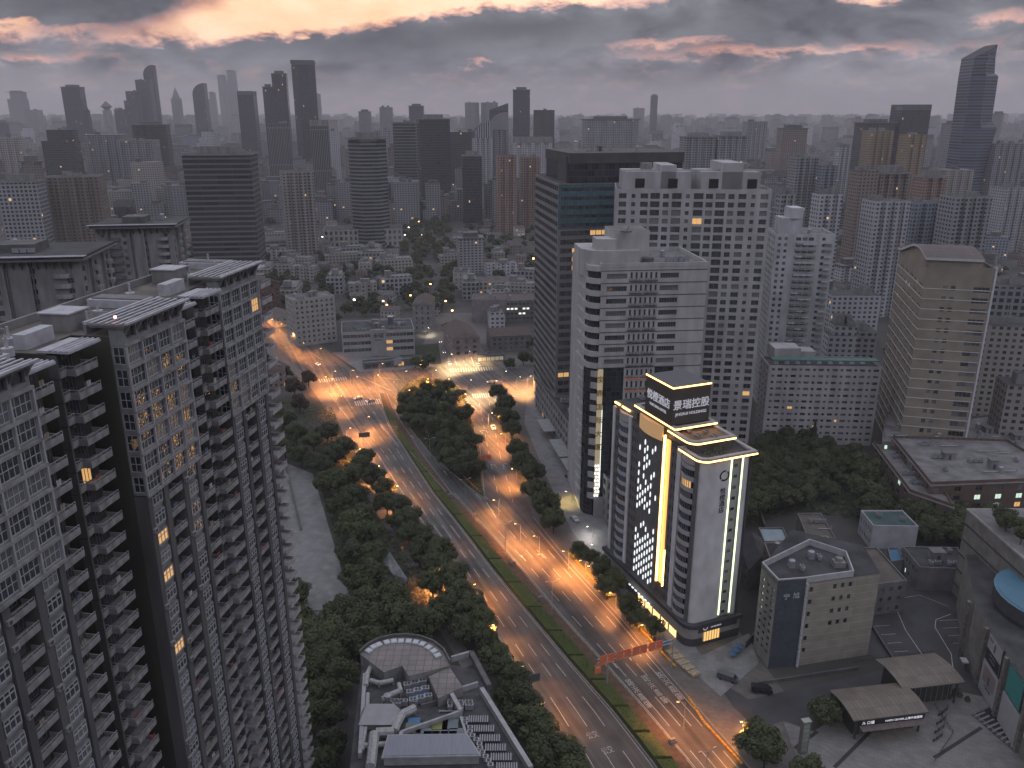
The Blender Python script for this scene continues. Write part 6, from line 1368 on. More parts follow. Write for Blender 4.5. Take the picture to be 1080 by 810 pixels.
def tower_mesh(w, d, h, style, shape='box', seed=0, crown='hut'):
    b = MB(); r = random.Random(seed)
    def pr(pts, z0, z1, m=0): b.prism(pts, z0, z1, m, 1)
    if shape == 'apt': pr(notched(w, d, 2 + (w > 26) + (w > 45), min(2.4, d * .16)), 0, h)
    elif shape == 'step': pr(rect(0, 0, w, d), 0, h * .86); pr(rect(w * .08, 0, w * .8, d * .8), h * .86, h)
    elif shape == 'oct': k = w * .28; pr([(-w/2 + k, -d/2), (w/2 - k, -d/2), (w/2, -d/2 + k), (w/2, d/2 - k), (w/2 - k, d/2), (-w/2 + k, d/2), (-w/2, d/2 - k), (-w/2, -d/2 + k)], 0, h)
    else: pr(rect(0, 0, w, d), 0, h)
    if crown == 'hut':
        for i in range(r.choice((1, 2, 2, 3))):
            x, y = r.uniform(-w * .3, w * .3), r.uniform(-d * .25, d * .25); q = rect(x, y, min(w * .3, 7) * r.uniform(.6, 1.2), min(d * .4, 6), 0); b.prism(q, h, h + r.uniform(2, 5), 2, 1)
        if r.random() < .3: b.cyl(r.uniform(-2, 2), 0, h, h + r.uniform(6, 14), .35, .1, n=5, m=2)
    elif crown == 'cap': b.prism(rect(0, 0, w * 1.06, d * 1.06), h, h + 1.5, 2, 1); b.prism(rect(0, 0, w * .6, d * .6), h + 1.5, h + 7, 2, 1)
    elif crown == 'frame': b.prism(rect(0, 0, w * .8, d * .8), h, h + 6, 1, 1); b.box(-w/2, w/2, -d/2, -d/2 + 1, h, h + 9, 2); b.box(-w/2, w/2, d/2 - 1, d/2, h, h + 9, 2)
    elif crown == 'spire': b.cyl(0, 0, h, h + w * 1.3, w * .5, .2, n=4, m=0); b.cyl(0, 0, h + w * 1.2, h + w * 1.9, .6, .1, n=4, m=2)
    elif crown == 'slant': b.face([(-w/2, -d/2, h), (w/2, -d/2, h), (w/2, -d/2, h + w * .35)], 0); b.face([(w/2, -d/2, h), (w/2, d/2, h), (w/2, d/2, h + w * .35), (w/2, -d/2, h + w * .35)], 0); b.face([(w/2, d/2, h), (-w/2, d/2, h), (w/2, d/2, h + w * .35)], 0); b.face([(-w/2, -d/2, h), (w/2, -d/2, h + w * .35), (w/2, d/2, h + w * .35), (-w/2, d/2, h)], 1)
    elif crown == 'diamond': b.cyl(0, 0, h, h + w * .5, w * .3, w * .9, n=6, m=2); b.cyl(0, 0, h + w * .5, h + w * 1.3, w * .9, .3, n=6, m=2)
    elif crown == 'round':
        n = 8
        for i in range(n):
            a0, a1 = math.pi/2 * i / n, math.pi/2 * (i + 1) / n; z = lambda a: h + w * .9 * math.sin(a); x = lambda a: -w/2 + w * (1 - math.cos(a)) 
            b.face([(x(a0), -d/2, h), (x(a1), -d/2, h), (x(a1), -d/2, z(a1)), (x(a0), -d/2, z(a0))], 0); b.face([(x(a0), -d/2, z(a0)), (x(a1), -d/2, z(a1)), (x(a1), d/2, z(a1)), (x(a0), d/2, z(a0))], 1)
        b.face([(w/2, -d/2, h), (w/2, d/2, h), (w/2, d/2, h + w * .9), (w/2, -d/2, h + w * .9)], 0)
    return b
_TM = {}
def ftower(label, xl, xr, yt, dist, style='grey', shape='box', crown='hut', rz=0.0, depth=None, name='tower_block', cat='tower block', group=None, dz=0):
    x0, z = ZX(xl, yt, dist); x1, _ = ZX(xr, yt, dist); w = abs(x1 - x0); d = depth or w * .75
    if rz: w = w / (math.cos(rz) + .75 * abs(math.sin(rz))) ; d = depth or w * .75
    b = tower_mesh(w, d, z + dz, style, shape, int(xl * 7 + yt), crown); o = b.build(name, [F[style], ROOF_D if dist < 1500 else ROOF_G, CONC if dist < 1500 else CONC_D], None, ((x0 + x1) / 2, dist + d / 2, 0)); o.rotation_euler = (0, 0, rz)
    tag(o, label, cat, group); occ((x0 + x1) / 2, dist + d / 2, max(w, d) * .6); return o
FT = ftower
# left of the centre
FT('dark glass office slab with pale horizontal bands, rising behind the concrete towers on the left', 187, 262, 164, 760, 'bandd', 'box', 'cap', .12, 40)
FT('striped office tower with a curved banded front, left of the leafy avenue', 361, 407, 147, 930, 'band', 'oct', 'cap', .25, 34)
FT('pale beige apartment tower with stacked small windows, between the dark slab and the striped tower', 290, 329, 181, 860, 'beige', 'apt', 'hut', .35)
FT('brown grey apartment tower group with vertical slots, at the left edge of the middle distance', 36, 100, 187, 800, 'brown', 'apt', 'hut', .3)
FT('white grid fronted hotel block at the far left edge', -8, 36, 193, 760, 'grid', 'box', 'cap', .2)
FT('dark apartment tower with three lit rooms, behind the brown grey apartment group', 38, 74, 137, 1350, 'dark', 'step', 'hut', .2)
FT('slate coloured residential wall of slots, second row from the left', 84, 128, 142, 1500, 'grey', 'apt', 'hut', .2)
FT('long grey residential slab behind the wooded gardens on the left', 120, 160, 148, 1450, 'grey', 'apt', 'hut', .15)
FT('tall dark residential slab left of the dark glass office slab', 135, 173, 132, 1650, 'dark', 'apt', 'cap', .2)
FT('slender pale tower with ribbed sides, above the right shoulder of the dark glass slab', 277, 305, 130, 1450, 'fins', 'box', 'hut', .2)
FT('ribbed pale tower carrying a brick red sign level near its top', 324, 346, 133, 1300, 'fins', 'box', 'frame', .25)
FT('narrow ribbed tower joined to the right of the brick red sign tower', 345, 357, 138, 1500, 'white', 'box', 'hut', .2)
FT('tall banded office slab beside the dark sheer office tower', 414, 438, 129, 1350, 'bandd', 'box', 'hut', .0)
FT('sheer dark office tower dotted with a column of small lights', 437, 474, 126, 1250, 'dark', 'box', 'cap', .25)
FT('dark slab stepping down right of the sheer dark tower', 472, 505, 139, 1500, 'dark', 'box', 'hut', .1)
FT('squat dark glass cube in front of the arched residential towers', 486, 508, 165, 1150, 'glass', 'box', 'cap', .1)
FT('pale residential tower with orange window strips and arched top', 497, 519, 146, 1250, 'white', 'apt', 'round', .2)
FT('grey residential tower with paired arched tops', 514, 536, 137, 1450, 'grey', 'apt', 'round', .2)
FT('orange brown residential tower with white balconies, left one of its pair', 523, 545, 164, 1050, 'rose', 'apt', 'hut', .1)
FT('orange brown residential tower with white balconies, right one of its pair', 548, 570, 166, 1080, 'rose', 'apt', 'hut', .1)
FT('castle topped pale residential slab, behind the orange brown towers', 541, 583, 151, 1400, 'white', 'apt', 'frame', .0)
# skyline, left to right
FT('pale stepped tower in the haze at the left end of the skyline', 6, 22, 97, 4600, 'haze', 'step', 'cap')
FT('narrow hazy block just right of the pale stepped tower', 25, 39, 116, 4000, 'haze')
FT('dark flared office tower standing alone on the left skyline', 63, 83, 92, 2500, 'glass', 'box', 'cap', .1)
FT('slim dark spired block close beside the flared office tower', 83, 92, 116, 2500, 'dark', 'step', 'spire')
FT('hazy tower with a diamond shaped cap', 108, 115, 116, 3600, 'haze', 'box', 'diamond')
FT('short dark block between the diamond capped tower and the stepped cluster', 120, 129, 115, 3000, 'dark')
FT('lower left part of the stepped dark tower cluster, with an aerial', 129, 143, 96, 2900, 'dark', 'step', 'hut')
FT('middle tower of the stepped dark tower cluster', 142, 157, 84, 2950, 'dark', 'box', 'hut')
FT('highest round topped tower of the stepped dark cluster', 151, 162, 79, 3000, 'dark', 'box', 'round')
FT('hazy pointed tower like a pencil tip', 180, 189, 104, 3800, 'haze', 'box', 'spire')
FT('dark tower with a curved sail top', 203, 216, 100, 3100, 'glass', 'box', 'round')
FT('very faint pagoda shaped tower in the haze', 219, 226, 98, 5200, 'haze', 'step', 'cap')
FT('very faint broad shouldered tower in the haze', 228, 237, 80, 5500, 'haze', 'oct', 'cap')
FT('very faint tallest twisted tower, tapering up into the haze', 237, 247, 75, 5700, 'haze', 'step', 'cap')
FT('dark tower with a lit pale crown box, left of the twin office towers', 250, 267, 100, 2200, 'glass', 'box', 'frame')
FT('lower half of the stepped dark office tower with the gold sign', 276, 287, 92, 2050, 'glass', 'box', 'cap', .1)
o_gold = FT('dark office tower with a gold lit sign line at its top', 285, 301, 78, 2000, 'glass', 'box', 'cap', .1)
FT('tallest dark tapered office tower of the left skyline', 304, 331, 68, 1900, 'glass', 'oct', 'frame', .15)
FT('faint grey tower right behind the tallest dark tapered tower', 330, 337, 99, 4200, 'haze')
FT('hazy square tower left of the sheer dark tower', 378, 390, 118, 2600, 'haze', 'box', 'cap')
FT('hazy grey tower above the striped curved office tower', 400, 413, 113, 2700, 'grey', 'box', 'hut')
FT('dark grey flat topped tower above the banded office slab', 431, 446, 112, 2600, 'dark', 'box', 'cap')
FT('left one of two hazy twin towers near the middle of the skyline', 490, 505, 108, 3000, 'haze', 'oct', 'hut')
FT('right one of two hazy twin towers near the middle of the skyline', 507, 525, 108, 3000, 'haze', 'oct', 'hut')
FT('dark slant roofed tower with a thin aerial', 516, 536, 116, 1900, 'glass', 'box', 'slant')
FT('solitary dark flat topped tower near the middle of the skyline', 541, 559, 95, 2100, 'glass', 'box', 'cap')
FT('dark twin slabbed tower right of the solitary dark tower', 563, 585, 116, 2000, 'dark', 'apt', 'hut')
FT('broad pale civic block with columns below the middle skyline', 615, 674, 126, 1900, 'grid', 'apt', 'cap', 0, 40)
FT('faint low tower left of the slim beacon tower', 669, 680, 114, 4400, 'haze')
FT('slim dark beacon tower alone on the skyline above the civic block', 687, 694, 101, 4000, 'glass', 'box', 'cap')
FT('white framed apartment slab, left one of the pair above the lilac slab', 722, 755, 145, 1350, 'grid', 'apt', 'cap')
FT('white framed apartment slab, right one of the pair above the lilac slab', 758, 790, 144, 1350, 'grid', 'apt', 'cap')
FT('brown flat topped tower above the slim bluish white tower', 826, 852, 136, 1500, 'brown', 'box', 'cap')
FT('grey towers pair on the skyline left of the brown flat topped tower', 788, 810, 128, 1900, 'grey', 'apt', 'hut')
# right side
FT('ochre residential tower with gold edges, left one of the pair', 917, 944, 138, 1150, 'ochre', 'apt', 'hut', .1)
FT('ochre residential tower with gold edges, right one of the pair', 955, 978, 142, 1100, 'ochre', 'apt', 'hut', .1)
FT('dark office tower with lit rooms behind the left ochre tower', 911, 945, 130, 1500, 'dark', 'box', 'cap', .05)
FT('tall grid framed dark tower between the ochre towers and the leaning glass tower', 949, 983, 116, 1500, 'glass', 'box', 'frame', .1)
FT('white gridded office tower beside the leaning glass tower', 999, 1016, 131, 1800, 'grid', 'box', 'cap', .05)
FT('hazy domed tower right of the leaning glass tower', 1050, 1061, 120, 2600, 'haze', 'oct', 'cap')
FT('brown punched window tower with a tall stair shaft, front left of the ochre towers', 905, 928, 180, 760, 'brown', 'box', 'hut', .1, 18)
FT('brown banded tower joined right of the punched window tower', 926, 962, 184, 770, 'brown', 'apt', 'cap', .1, 24)
FT('white grey residential tower row in front of the brown towers, left part', 862, 890, 205, 620, 'white', 'apt', 'hut', .15)
FT('white grey residential block with dark balconies left of the wavy roofed tower', 920, 962, 212, 600, 'white', 'apt', 'hut', .12)
FT('white grey residential block with lit window right above the wavy roofed tower', 960, 1010, 214, 650, 'blue', 'apt', 'hut', .12)
FT('dark grey residential tower cluster at the right, above the wavy roof', 1005, 1048, 208, 600, 'grey', 'apt', 'hut', .1)
FT('rose brown residential block between the banded tower and the dark cluster', 972, 1000, 188, 850, 'rose', 'apt', 'cap', .1)
FT('pale ribbed residential tower above the slim bluish white tower', 884, 899, 155, 1150, 'white', 'apt', 'hut', .1)
FT('grey residential tower behind the slim bluish white tower, right side', 838, 866, 166, 900, 'grey', 'apt', 'hut', .1)
FT('blue grey residential tower behind the slim bluish white tower, upper right', 866, 884, 175, 880, 'blue', 'apt', 'hut', .1)
FT('narrow grey residential tower hard against the right side of the lilac slab', 822, 840, 205, 560, 'grey', 'apt', 'hut', .1)
FT('blue grey residential tower carrying two columns of gold lights', 1027, 1046, 158, 1300, 'blue', 'apt', 'hut', .15)
FT('grey residential tower row at the right edge of the middle distance', 1046, 1085, 152, 1250, 'grey', 'apt', 'hut', .15)
FT('pale residential pair low at the right edge', 1056, 1090, 198, 900, 'white', 'apt', 'hut', .15)
FT('white banded low office block behind the wavy roofed tower, cut by the right edge', 1042, 1110, 303, 420, 'grid', 'box', 'hut', -.2, 20, dz=0)
FT('beige low block at the right edge below the white banded office', 1040, 1095, 345, 385, 'beige', 'box', 'hut', -.2, 18)
FT('small white walled block between the slim tower and the wavy roofed tower', 878, 930, 312, 520, 'white', 'box', 'hut', 0, 20, name='low_building', cat='building')
FT('white low workshop with a flat roof, right of the slim white tower foot', 876, 908, 345, 430, 'white', 'step', 'hut', -.1, 15, name='low_building', cat='building')
FT('grey row house block with roof gardens beside the white workshop', 905, 928, 350, 440, 'grey', 'step', 'hut', -.1, 15, name='low_building', cat='building')
FT('beige corner of a low tower at the right edge below the woods', 1066, 1100, 408, 330, 'beige', 'box', 'hut', -.2, 14, name='low_building', cat='building')

# the leaning blue glass tower
def leaning():
    y = 1250; x0, _ = ZX(1010, 160, y); x1, _ = ZX(1042, 160, y); cx = (x0 + x1) / 2; hz = lambda py: ZX(1025, py, y)[1]
    lv = [(0, 1001, 1030, 250), (hz(185), 1010.5, 1040, 185), (hz(150), 1016, 1049, 150), (hz(135), 1018, 1054, 135), (hz(127), 1019.5, 1048.5, 127), (hz(80), 1026, 1055.5, 80), (hz(77), 1026.6, 1051.5, 77), (hz(60), 1029.5, 1052.5, 60)]
    b = MB(); rings = []
    for z, xl, xr, py in lv:
        a = ZX(xl, py, y)[0] - cx; c = ZX(xr, py, y)[0] - cx; m = a + (c - a) * .38; rings.append([(a, 4, z), (m, -8, z), (c, 6, z), (c, 40, z), (a, 40, z)])
    for r0, r1 in zip(rings, rings[1:]):
        for i in range(5): j = (i + 1) % 5; b.face([r0[i], r0[j], r1[j], r1[i]], 0, [(i * 20, r0[i][2]), (i * 20 + 20, r0[i][2]), (i * 20 + 20, r1[i][2]), (i * 20, r1[i][2])])
    t = rings[-1]; H = t[0][2]; hh = [H, H + 7, H + 17, H + 17, H]; tt = [(p[0], p[1], hh[i]) for i, p in enumerate(t)]
    for i in range(5): j = (i + 1) % 5; b.face([t[i], t[j], tt[j], tt[i]], 0, [(0, 0), (10, 0), (10, 8), (0, 8)])
    b.face(tt, 1); o = b.build('glass_tower', [fmat('f_leaning', (.10, .12, .16), (.045, .06, .09), 40, 4.2, .99, .6, .0, rough=.35), ROOF_D], None, (cx, y, 0))
    tag(o, 'tall leaning blue glass tower with a slanted top, high on the right skyline', 'tower block'); occ(cx, y + 20, 40)
leaning()

# red tiled and white buildings beside the junction on the left, each with its own openings
ws2 = dict(fh=3.3, rec=.2, w=.5, h=.5, lit=.02, glass=(GLASS, GLASS_P, GLASS), bot=1)
def roofz(quad, z): return [P(x, y, z) for x, y in quad]
def near_front(xl, xr, ybase, w_d, yt, rz=0.0):
    (x0, y0), (x1, y1) = P(xl, ybase), P(xr, ybase); return (x0, y0), (x1, y1)
def rb(xl, yl, xr, yr, depth):
    """footprint from the two front ground corners in the photo"""
    a, c = Vector(P(xl, yl)), Vector(P(xr, yr)); d = (c - a).normalized(); n = Vector((-d.y, d.x)) * depth
    return [tuple(a), tuple(c), tuple(c + n), tuple(a + n)]
building('apartment_block', 'white ten storey block with a roof garden, beside the glowing road on the left', rb(313, 366, 356, 360, 18), 31, {0: dict(ws2, n=8, w=.42, h=.45), 1: dict(ws2, n=5, w=.35), 3: dict(ws2, n=5, w=.35)}, mat('cream_white_wall', (.34, .33, .32), .8, .2, .3), ROOF_G, seed=91, cap=70, gear=6, huts=2)
def sign_block():
    p = rb(362, 378, 438, 374, 30); H = 16.5
    root, lp, h = building('office_block', 'white banded four storey block with dark characters on its blank centre panel', p, H,
       {0: dict(n=10, fh=4.6, bot=2.2, top=.9, rec=.6, pat=lambda i, j, n: 0 if i in (4, 5) else (.98, .5, .3), frame=WHITE_FR, glass=(GLASS,), litat={(6, 1): WARM, (6, 0): WARM}, ny=3, nx=2), 3: dict(n=4, fh=4.6, bot=2.2, top=.9, rec=.4, w=.95, h=.45, frame=WHITE_FR, ny=2)}, mat('white_banded_wall', (.38, .37, .38), .75, .12, .3), ROOF_D, seed=92, cap=60, gear=9, huts=2)
    a, c = Vector(lp[0]), Vector(lp[1]); d = (c - a).normalized(); n = Vector((d.y, -d.x)); ang = math.atan2(d.y, d.x); L_ = (c - a).length
    m0, m1 = a + d * L_ * .39, a + d * L_ * .605; b = MB(); b.prism([tuple(m0 + n * .9), tuple(m1 + n * .9), tuple(m1 + n * .02), tuple(m0 + n * .02)], .5, H + 1.0, 0); b.build('blank_panel', [mat('blank_white_panel', (.33, .32, .33), .75, .1, .3)], root)
    ct = (m0 + m1) / 2 + n * .97; DKM = mat('dark_sign_character', (.03, .03, .035), .5, .1, 1)
    text('米域', 3.4, DKM, root, (ct.x, ct.y, H - 3.0), (math.pi/2, 0, ang), .08); text('MIXPACE', 1.1, DKM, root, (ct.x, ct.y, H - 5.6), (math.pi/2, 0, ang), .06)
    b = MB(); b.box(-1.6, 1.6, -1.6, 1.6, 0, 5.5, 0); b.box(-1.8, 1.8, -1.8, 1.8, 5.5, 5.8, 1); b.build('roof_chimney', [CONC_D, SLAT], root, (8, 4, H - 1))
sign_block()
lowb('apartment_block', 'narrow pale block with a hipped brown roof, right of the block with dark characters', rb(436, 350, 456, 350, 26), 19, mat('grey_cream_wall', (.24, .235, .235), .8, .2, .3), mat('brown_tiled_roof', (.085, .06, .055), .85, .3, .6), {0: dict(ws2, n=3, w=.28), 1: dict(ws2, n=6, w=.5)}, 93, kindroof='gable', pitch=3.5, cap=40)
lowb('low_building', 'pinkish three storey house with a hipped brown roof, at the lit corner shop', rb(478, 378, 506, 376, 34), 12.5, mat('pink_rendered_wall', (.30, .25, .245), .8, .2, .3), mat('brown_tiled_roof', (.085, .06, .055)), {0: dict(ws2, n=3, w=.4), 3: dict(ws2, n=8, w=.45)}, 94, kindroof='gable', pitch=4, cap=50)
lowb('low_building', 'low shop row with a lit white shopfront, at the corner of the side road', rb(503, 382, 532, 380, 7), 4.2, GRW, ROOF_D, {0: dict(n=6, fh=4, bot=.2, top=.6, w=.9, h=.7, sill=.05, lit=1.0, litmat=emat('shop_glow', (1, .85, .6), .25), rec=.1)}, 95, gear=1)
lowb('low_building', 'greyish house with a brown roof and railings, right of the pinkish house', rb(518, 372, 560, 370, 22), 10.5, GRW, mat('brown_tiled_roof', (.085, .06, .055)), {0: dict(ws2, n=7, w=.5)}, 96, kindroof='gable', pitch=3, cap=30)
lowb('low_building', 'blank walled grey block with a brown roof, behind the pinkish house', rb(498, 340, 533, 340, 22), 17, mat('mauve_grey_wall', (.22, .205, .21), .8, .2, .3), mat('brown_felt_roof', (.085, .07, .068)), {0: dict(ws2, n=5, pat=lambda i, j, n: (.4, .3, .3) if (i == 3 and j == 2) else 0)}, 97, gear=3, cap=20)
lowb('office_block', 'grey office block with a row of lit white windows, right of the blank walled block', rb(533, 340, 568, 339, 26), 16, GRW, mat('brown_felt_roof', (.085, .07, .068)), {0: dict(ws2, n=8, w=.7, h=.4, litat={(i, 2): emat('white_lit_room', (.95, .95, .85), 1.3) for i in (0, 1, 2, 4, 5)} | {(3, 1): emat('white_lit_room', (.95, .95, .85), 1.3), (4, 1): emat('white_lit_room', (.95, .95, .85), 1.3)})}, 98, gear=3, cap=40)
lowb('low_building', 'long white school range with a brown roof, upstream of the grey office block', rb(500, 312, 556, 311, 20), 12, mat('cream_white_wall', (.34, .33, .32)), mat('brown_felt_roof', (.085, .07, .068)), {0: dict(ws2, n=12, w=.5)}, 99, gear=1, cap=40)
lowb('low_building', 'white end block with a floodlit curved roof terrace, at the edge of the avenue trees', rb(478, 306, 494, 306, 26), 15, mat('cream_white_wall', (.34, .33, .32)), ROOF_D, {0: dict(ws2, n=3, w=.2)}, 100, gear=2, cap=20)
lowb('apartment_block', 'dark red brick block with white balconies, behind the far end of the long slab', rb(272, 330, 297, 326, 22), 21, BRICK, mat('brown_tiled_roof', (.085, .06, .055)), {0: dict(ws2, n=5, w=.4), 1: dict(ws2, n=5, w=.6)}, 101, kindroof='gable', pitch=4, cap=30)
lowb('low_house', 'small gabled villa with a grey roof, beside the white ten storey block', rb(290, 346, 312, 343, 18), 7, mat('cream_white_wall', (.34, .33, .32)), mat('mauve_tile_roof', (.11, .085, .085), .85, .3, .6), {0: dict(ws2, n=3, w=.3)}, 102, kindroof='gable', pitch=4, cat='house')
lowb('low_building', 'white banded hospital range among trees, right of the pale beige tower foot', rb(266, 270, 316, 268, 22), 16, mat('white_banded_wall', (.38, .37, .38)), mat('brown_felt_roof', (.085, .07, .068)), {0: dict(n=10, fh=3.6, w=.9, h=.45, rec=.3, glass=(GLASS, GLASS_P))}, 103, gear=3, cap=30)
lowb('low_building', 'pale zigzag faced podium at the foot of the striped office tower', rb(342, 262, 425, 260, 40), 20, mat('cream_white_wall', (.34, .33, .32)), ROOF_D, {0: dict(n=16, fh=7, w=.5, h=.6, rec=.3, glass=(GLASS_P, GLASS))}, 104, gear=4, cap=20)
building('low_building', 'low pale terrace with a lit glazed front, before the block with dark characters', rb(384, 390, 448, 384, 6), 4.2, {0: dict(n=9, fh=3.6, bot=.2, top=.4, w=.85, h=.7, sill=.05, lit=.25, rec=.2, rng=random.Random(3))}, GRW, ROOF_G, seed=105, gear=2, huts=0)
for (x, y) in ((-75, 470), (-30, 505), (0, 510), (20, 470), (-100, 470), (-120, 520), (-190, 700), (-40, 740)): occ(x, y, 24)

# scattered low houses with pitched roofs, and mid-rise blocks, each a thing of its own
def house_mesh(w, d, h, pitch):
    b = MB(); b.prism(rect(0, 0, w, d), 0, h, 0, 1); W, D = w/2 + .5, d/2 + .5
    b.face([(-W, -D, h), (W, -D, h), (W, 0, h + pitch), (-W, 0, h + pitch)], 1); b.face([(W, D, h), (-W, D, h), (-W, 0, h + pitch), (W, 0, h + pitch)], 1)
    b.face([(W, -D, h), (W, D, h), (W, 0, h + pitch)], 0); b.face([(-W, D, h), (-W, -D, h), (-W, 0, h + pitch)], 0)
    b.box(w * .2, w * .2 + .8, .4, 1.2, h, h + pitch + .8, 2); b.box(-w * .25, -w * .25 + 1.6, -D * .6, -D * .6 + 1.6, h, h + pitch * .75, 2)
    return b
HM = []
WALLS = [fmat('h_cream', (.42, .41, .40), (.05, .05, .055), 2.8, 3.0, .4, .45, .035), fmat('h_grey', (.28, .275, .28), (.045, .045, .05), 2.8, 3.0, .4, .45, .02), fmat('h_rose', (.26, .20, .19), (.045, .045, .05), 2.8, 3.0, .4, .45, .02)]
ROOFS = [mat('mauve_tile_roof', (.11, .085, .085)), mat('brown_tiled_roof', (.085, .06, .055)), mat('grey_tiled_roof', (.10, .10, .105), .85, .3, .6)]
rr = random.Random(44)
for i in range(9):
    HM.append(house_mesh(rr.uniform(9, 16), rr.uniform(8, 11), rr.uniform(6, 10), rr.uniform(2.2, 3.6)).mesh('low_house', [WALLS[i % 3], ROOFS[(i * 2 + i // 3) % 3], CONC]))
HT = ['pale walled house with a pitched roof, in the low quarter under the hazy towers', 'grey walled house with a pitched roof, in the low quarter under the hazy towers', 'rose walled house with a pitched roof, in the low quarter under the hazy towers']
HG = ['pale walled low houses', 'grey walled low houses', 'rose walled low houses']
def near_road(x, y):
    px, py = R(x, y, 0)
    if y < 420: return True
    if 300 < px < 640 and py > 372: return True
    if 340 < px < 560 and py > 345: return True
    if 455 < px < 512 and 330 < py < 400: return True           # north road
    if px < 376 and py > 322 and px > 250 and py < 405: return True
    if 425 < px < 478 and 190 < py < 330: return True            # leafy avenue
    return False
cnt = 0; tries = 0
while cnt < 285 and tries < 9000:
    tries += 1; y = 430 + 900 * rr.random() ** 1.3; x = rr.uniform(-.62, .66) * y
    if near_road(x, y) or not free(x, y, 7.0): continue
    px, py = R(x, y, 0)
    if px > 560 and y < 600: continue
    i = rr.randrange(9); o = link('low_house', HM[i], None, (x, y, 0), rr.choice((.1, .1, .35, -.2, 1.67))); tag(o, HT[i % 3], 'house', HG[i % 3]); occ(x, y, 6.5); cnt += 1
# mid-rise and high-rise fill
FM = []
st = ['beige', 'grey', 'white', 'brown', 'dark', 'blue', 'rose', 'glass', 'grid']
def fill(n, y0, y1, hr, wr, lab, grp, seed, power=1.0, mx=.66):
    rr = random.Random(seed); c = 0; t_ = 0
    names = {'beige': 'beige', 'grey': 'grey', 'white': 'white', 'brown': 'brown', 'dark': 'dark', 'blue': 'blue grey', 'rose': 'rose brown', 'glass': 'dark glass', 'grid': 'pale gridded'}
    tm = {}
    while c < n and t_ < n * 40:
        t_ += 1; y = y0 + (y1 - y0) * rr.random() ** power; x = rr.uniform(-mx, mx) * y
        s = rr.choices(st, (3, 6, 4, 2, 3, 2, 2, 1, 2))[0]; k = (s, rr.randrange(3))
        if k not in tm:
            w = rr.uniform(*wr); h = rr.uniform(*hr); tm[k] = (tower_mesh(w, rr.uniform(.45, .8) * w, h, s, 'apt' if rr.random() < .65 else rr.choice(('box', 'step', 'oct')), rr.randrange(999), rr.choice(('hut', 'hut', 'hut', 'cap', 'frame'))).mesh('apartment_block', [F[s], ROOF_G, CONC_D]), w)
        me, w = tm[k]
        if near_road(x, y) or not free(x, y, w * .5): continue
        px, py = R(x, y, 0)
        if 420 < px < 490 and y < 900: continue
        if y < 700 and px < 560: sz0 = .45
        else: sz0 = 1.0
        sz = rr.uniform(.75, 1.3) * sz0
        o = link('apartment_block', me, None, (x, y, 0), rr.choice((0, .1, .2, -.15, .35)), (1, 1, sz)); tag(o, names[s] + ' ' + lab, 'apartment block', names[s] + ' ' + grp); occ(x, y, w * .5); c += 1
_r = random.Random(91); _c = 0; _t = 0; _mm = {}
while _c < 30 and _t < 3000:
    _t += 1; y = _r.uniform(480, 980); px = _r.uniform(262, 560); x = (px - 540) / 872 * y * 1.02
    if 422 < px < 482 or near_road(x, y) or not free(x, y, 9): continue
    k = _r.randrange(5)
    if k not in _mm: _mm[k] = tower_mesh(18 + 4 * k, 11 + k, 11 + 2.5 * (k % 3), 'white', 'apt' if k % 2 else 'step', k, 'hut').mesh('low_building', [F[('white', 'beige', 'grid')[k % 3]], ROOF_G, CONC])
    o = link('low_building', _mm[k], None, (x, y, 0), _r.choice((.1, .3, -.2, 1.67))); tag(o, 'pale low block among the trees and houses beyond the crossing', 'building', 'pale low blocks beyond the crossing'); occ(x, y, 9); _c += 1
fill(60, 560, 1250, (14, 40), (18, 34), 'mid-rise block in the nearer city, under the named towers', 'mid-rise blocks of the nearer city', 5)
fill(95, 1100, 2100, (28, 82), (22, 46), 'apartment block in the hazy middle distance', 'apartment blocks in the hazy middle distance', 6, .9)
fill(135, 2000, 4300, (35, 105), (30, 70), 'tower block in the pale haze near the horizon', 'tower blocks in the haze near the horizon', 7, .9)
# everything still farther reads as one mass of roofs along the horizon
b = MB(); rr = random.Random(70)
for i in range(6800):
    y = 1150 + 11500 * rr.random() ** 1.5; x = rr.uniform(-.68, .68) * y; 
    w = rr.uniform(16, 45) * (1 + y / 9000); h = rr.uniform(15, 75) if rr.random() < .75 else rr.uniform(60, 130)
    if y < 3800: h = min(h, rr.uniform(14, 62)); w *= .75
    if y < 4300 and not free(x, y, w * .55): continue
    b.add(tower_mesh(w, w * rr.uniform(.5, .9), h, 'haze', 'box', i, 'cap' if rr.random() < .3 else 'hut'), (x, y, 0), rr.uniform(-.4, .4), [rr.randrange(3), 3, 3])
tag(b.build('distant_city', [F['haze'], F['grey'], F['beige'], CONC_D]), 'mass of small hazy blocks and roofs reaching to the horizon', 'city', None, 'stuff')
# far red and yellow lights

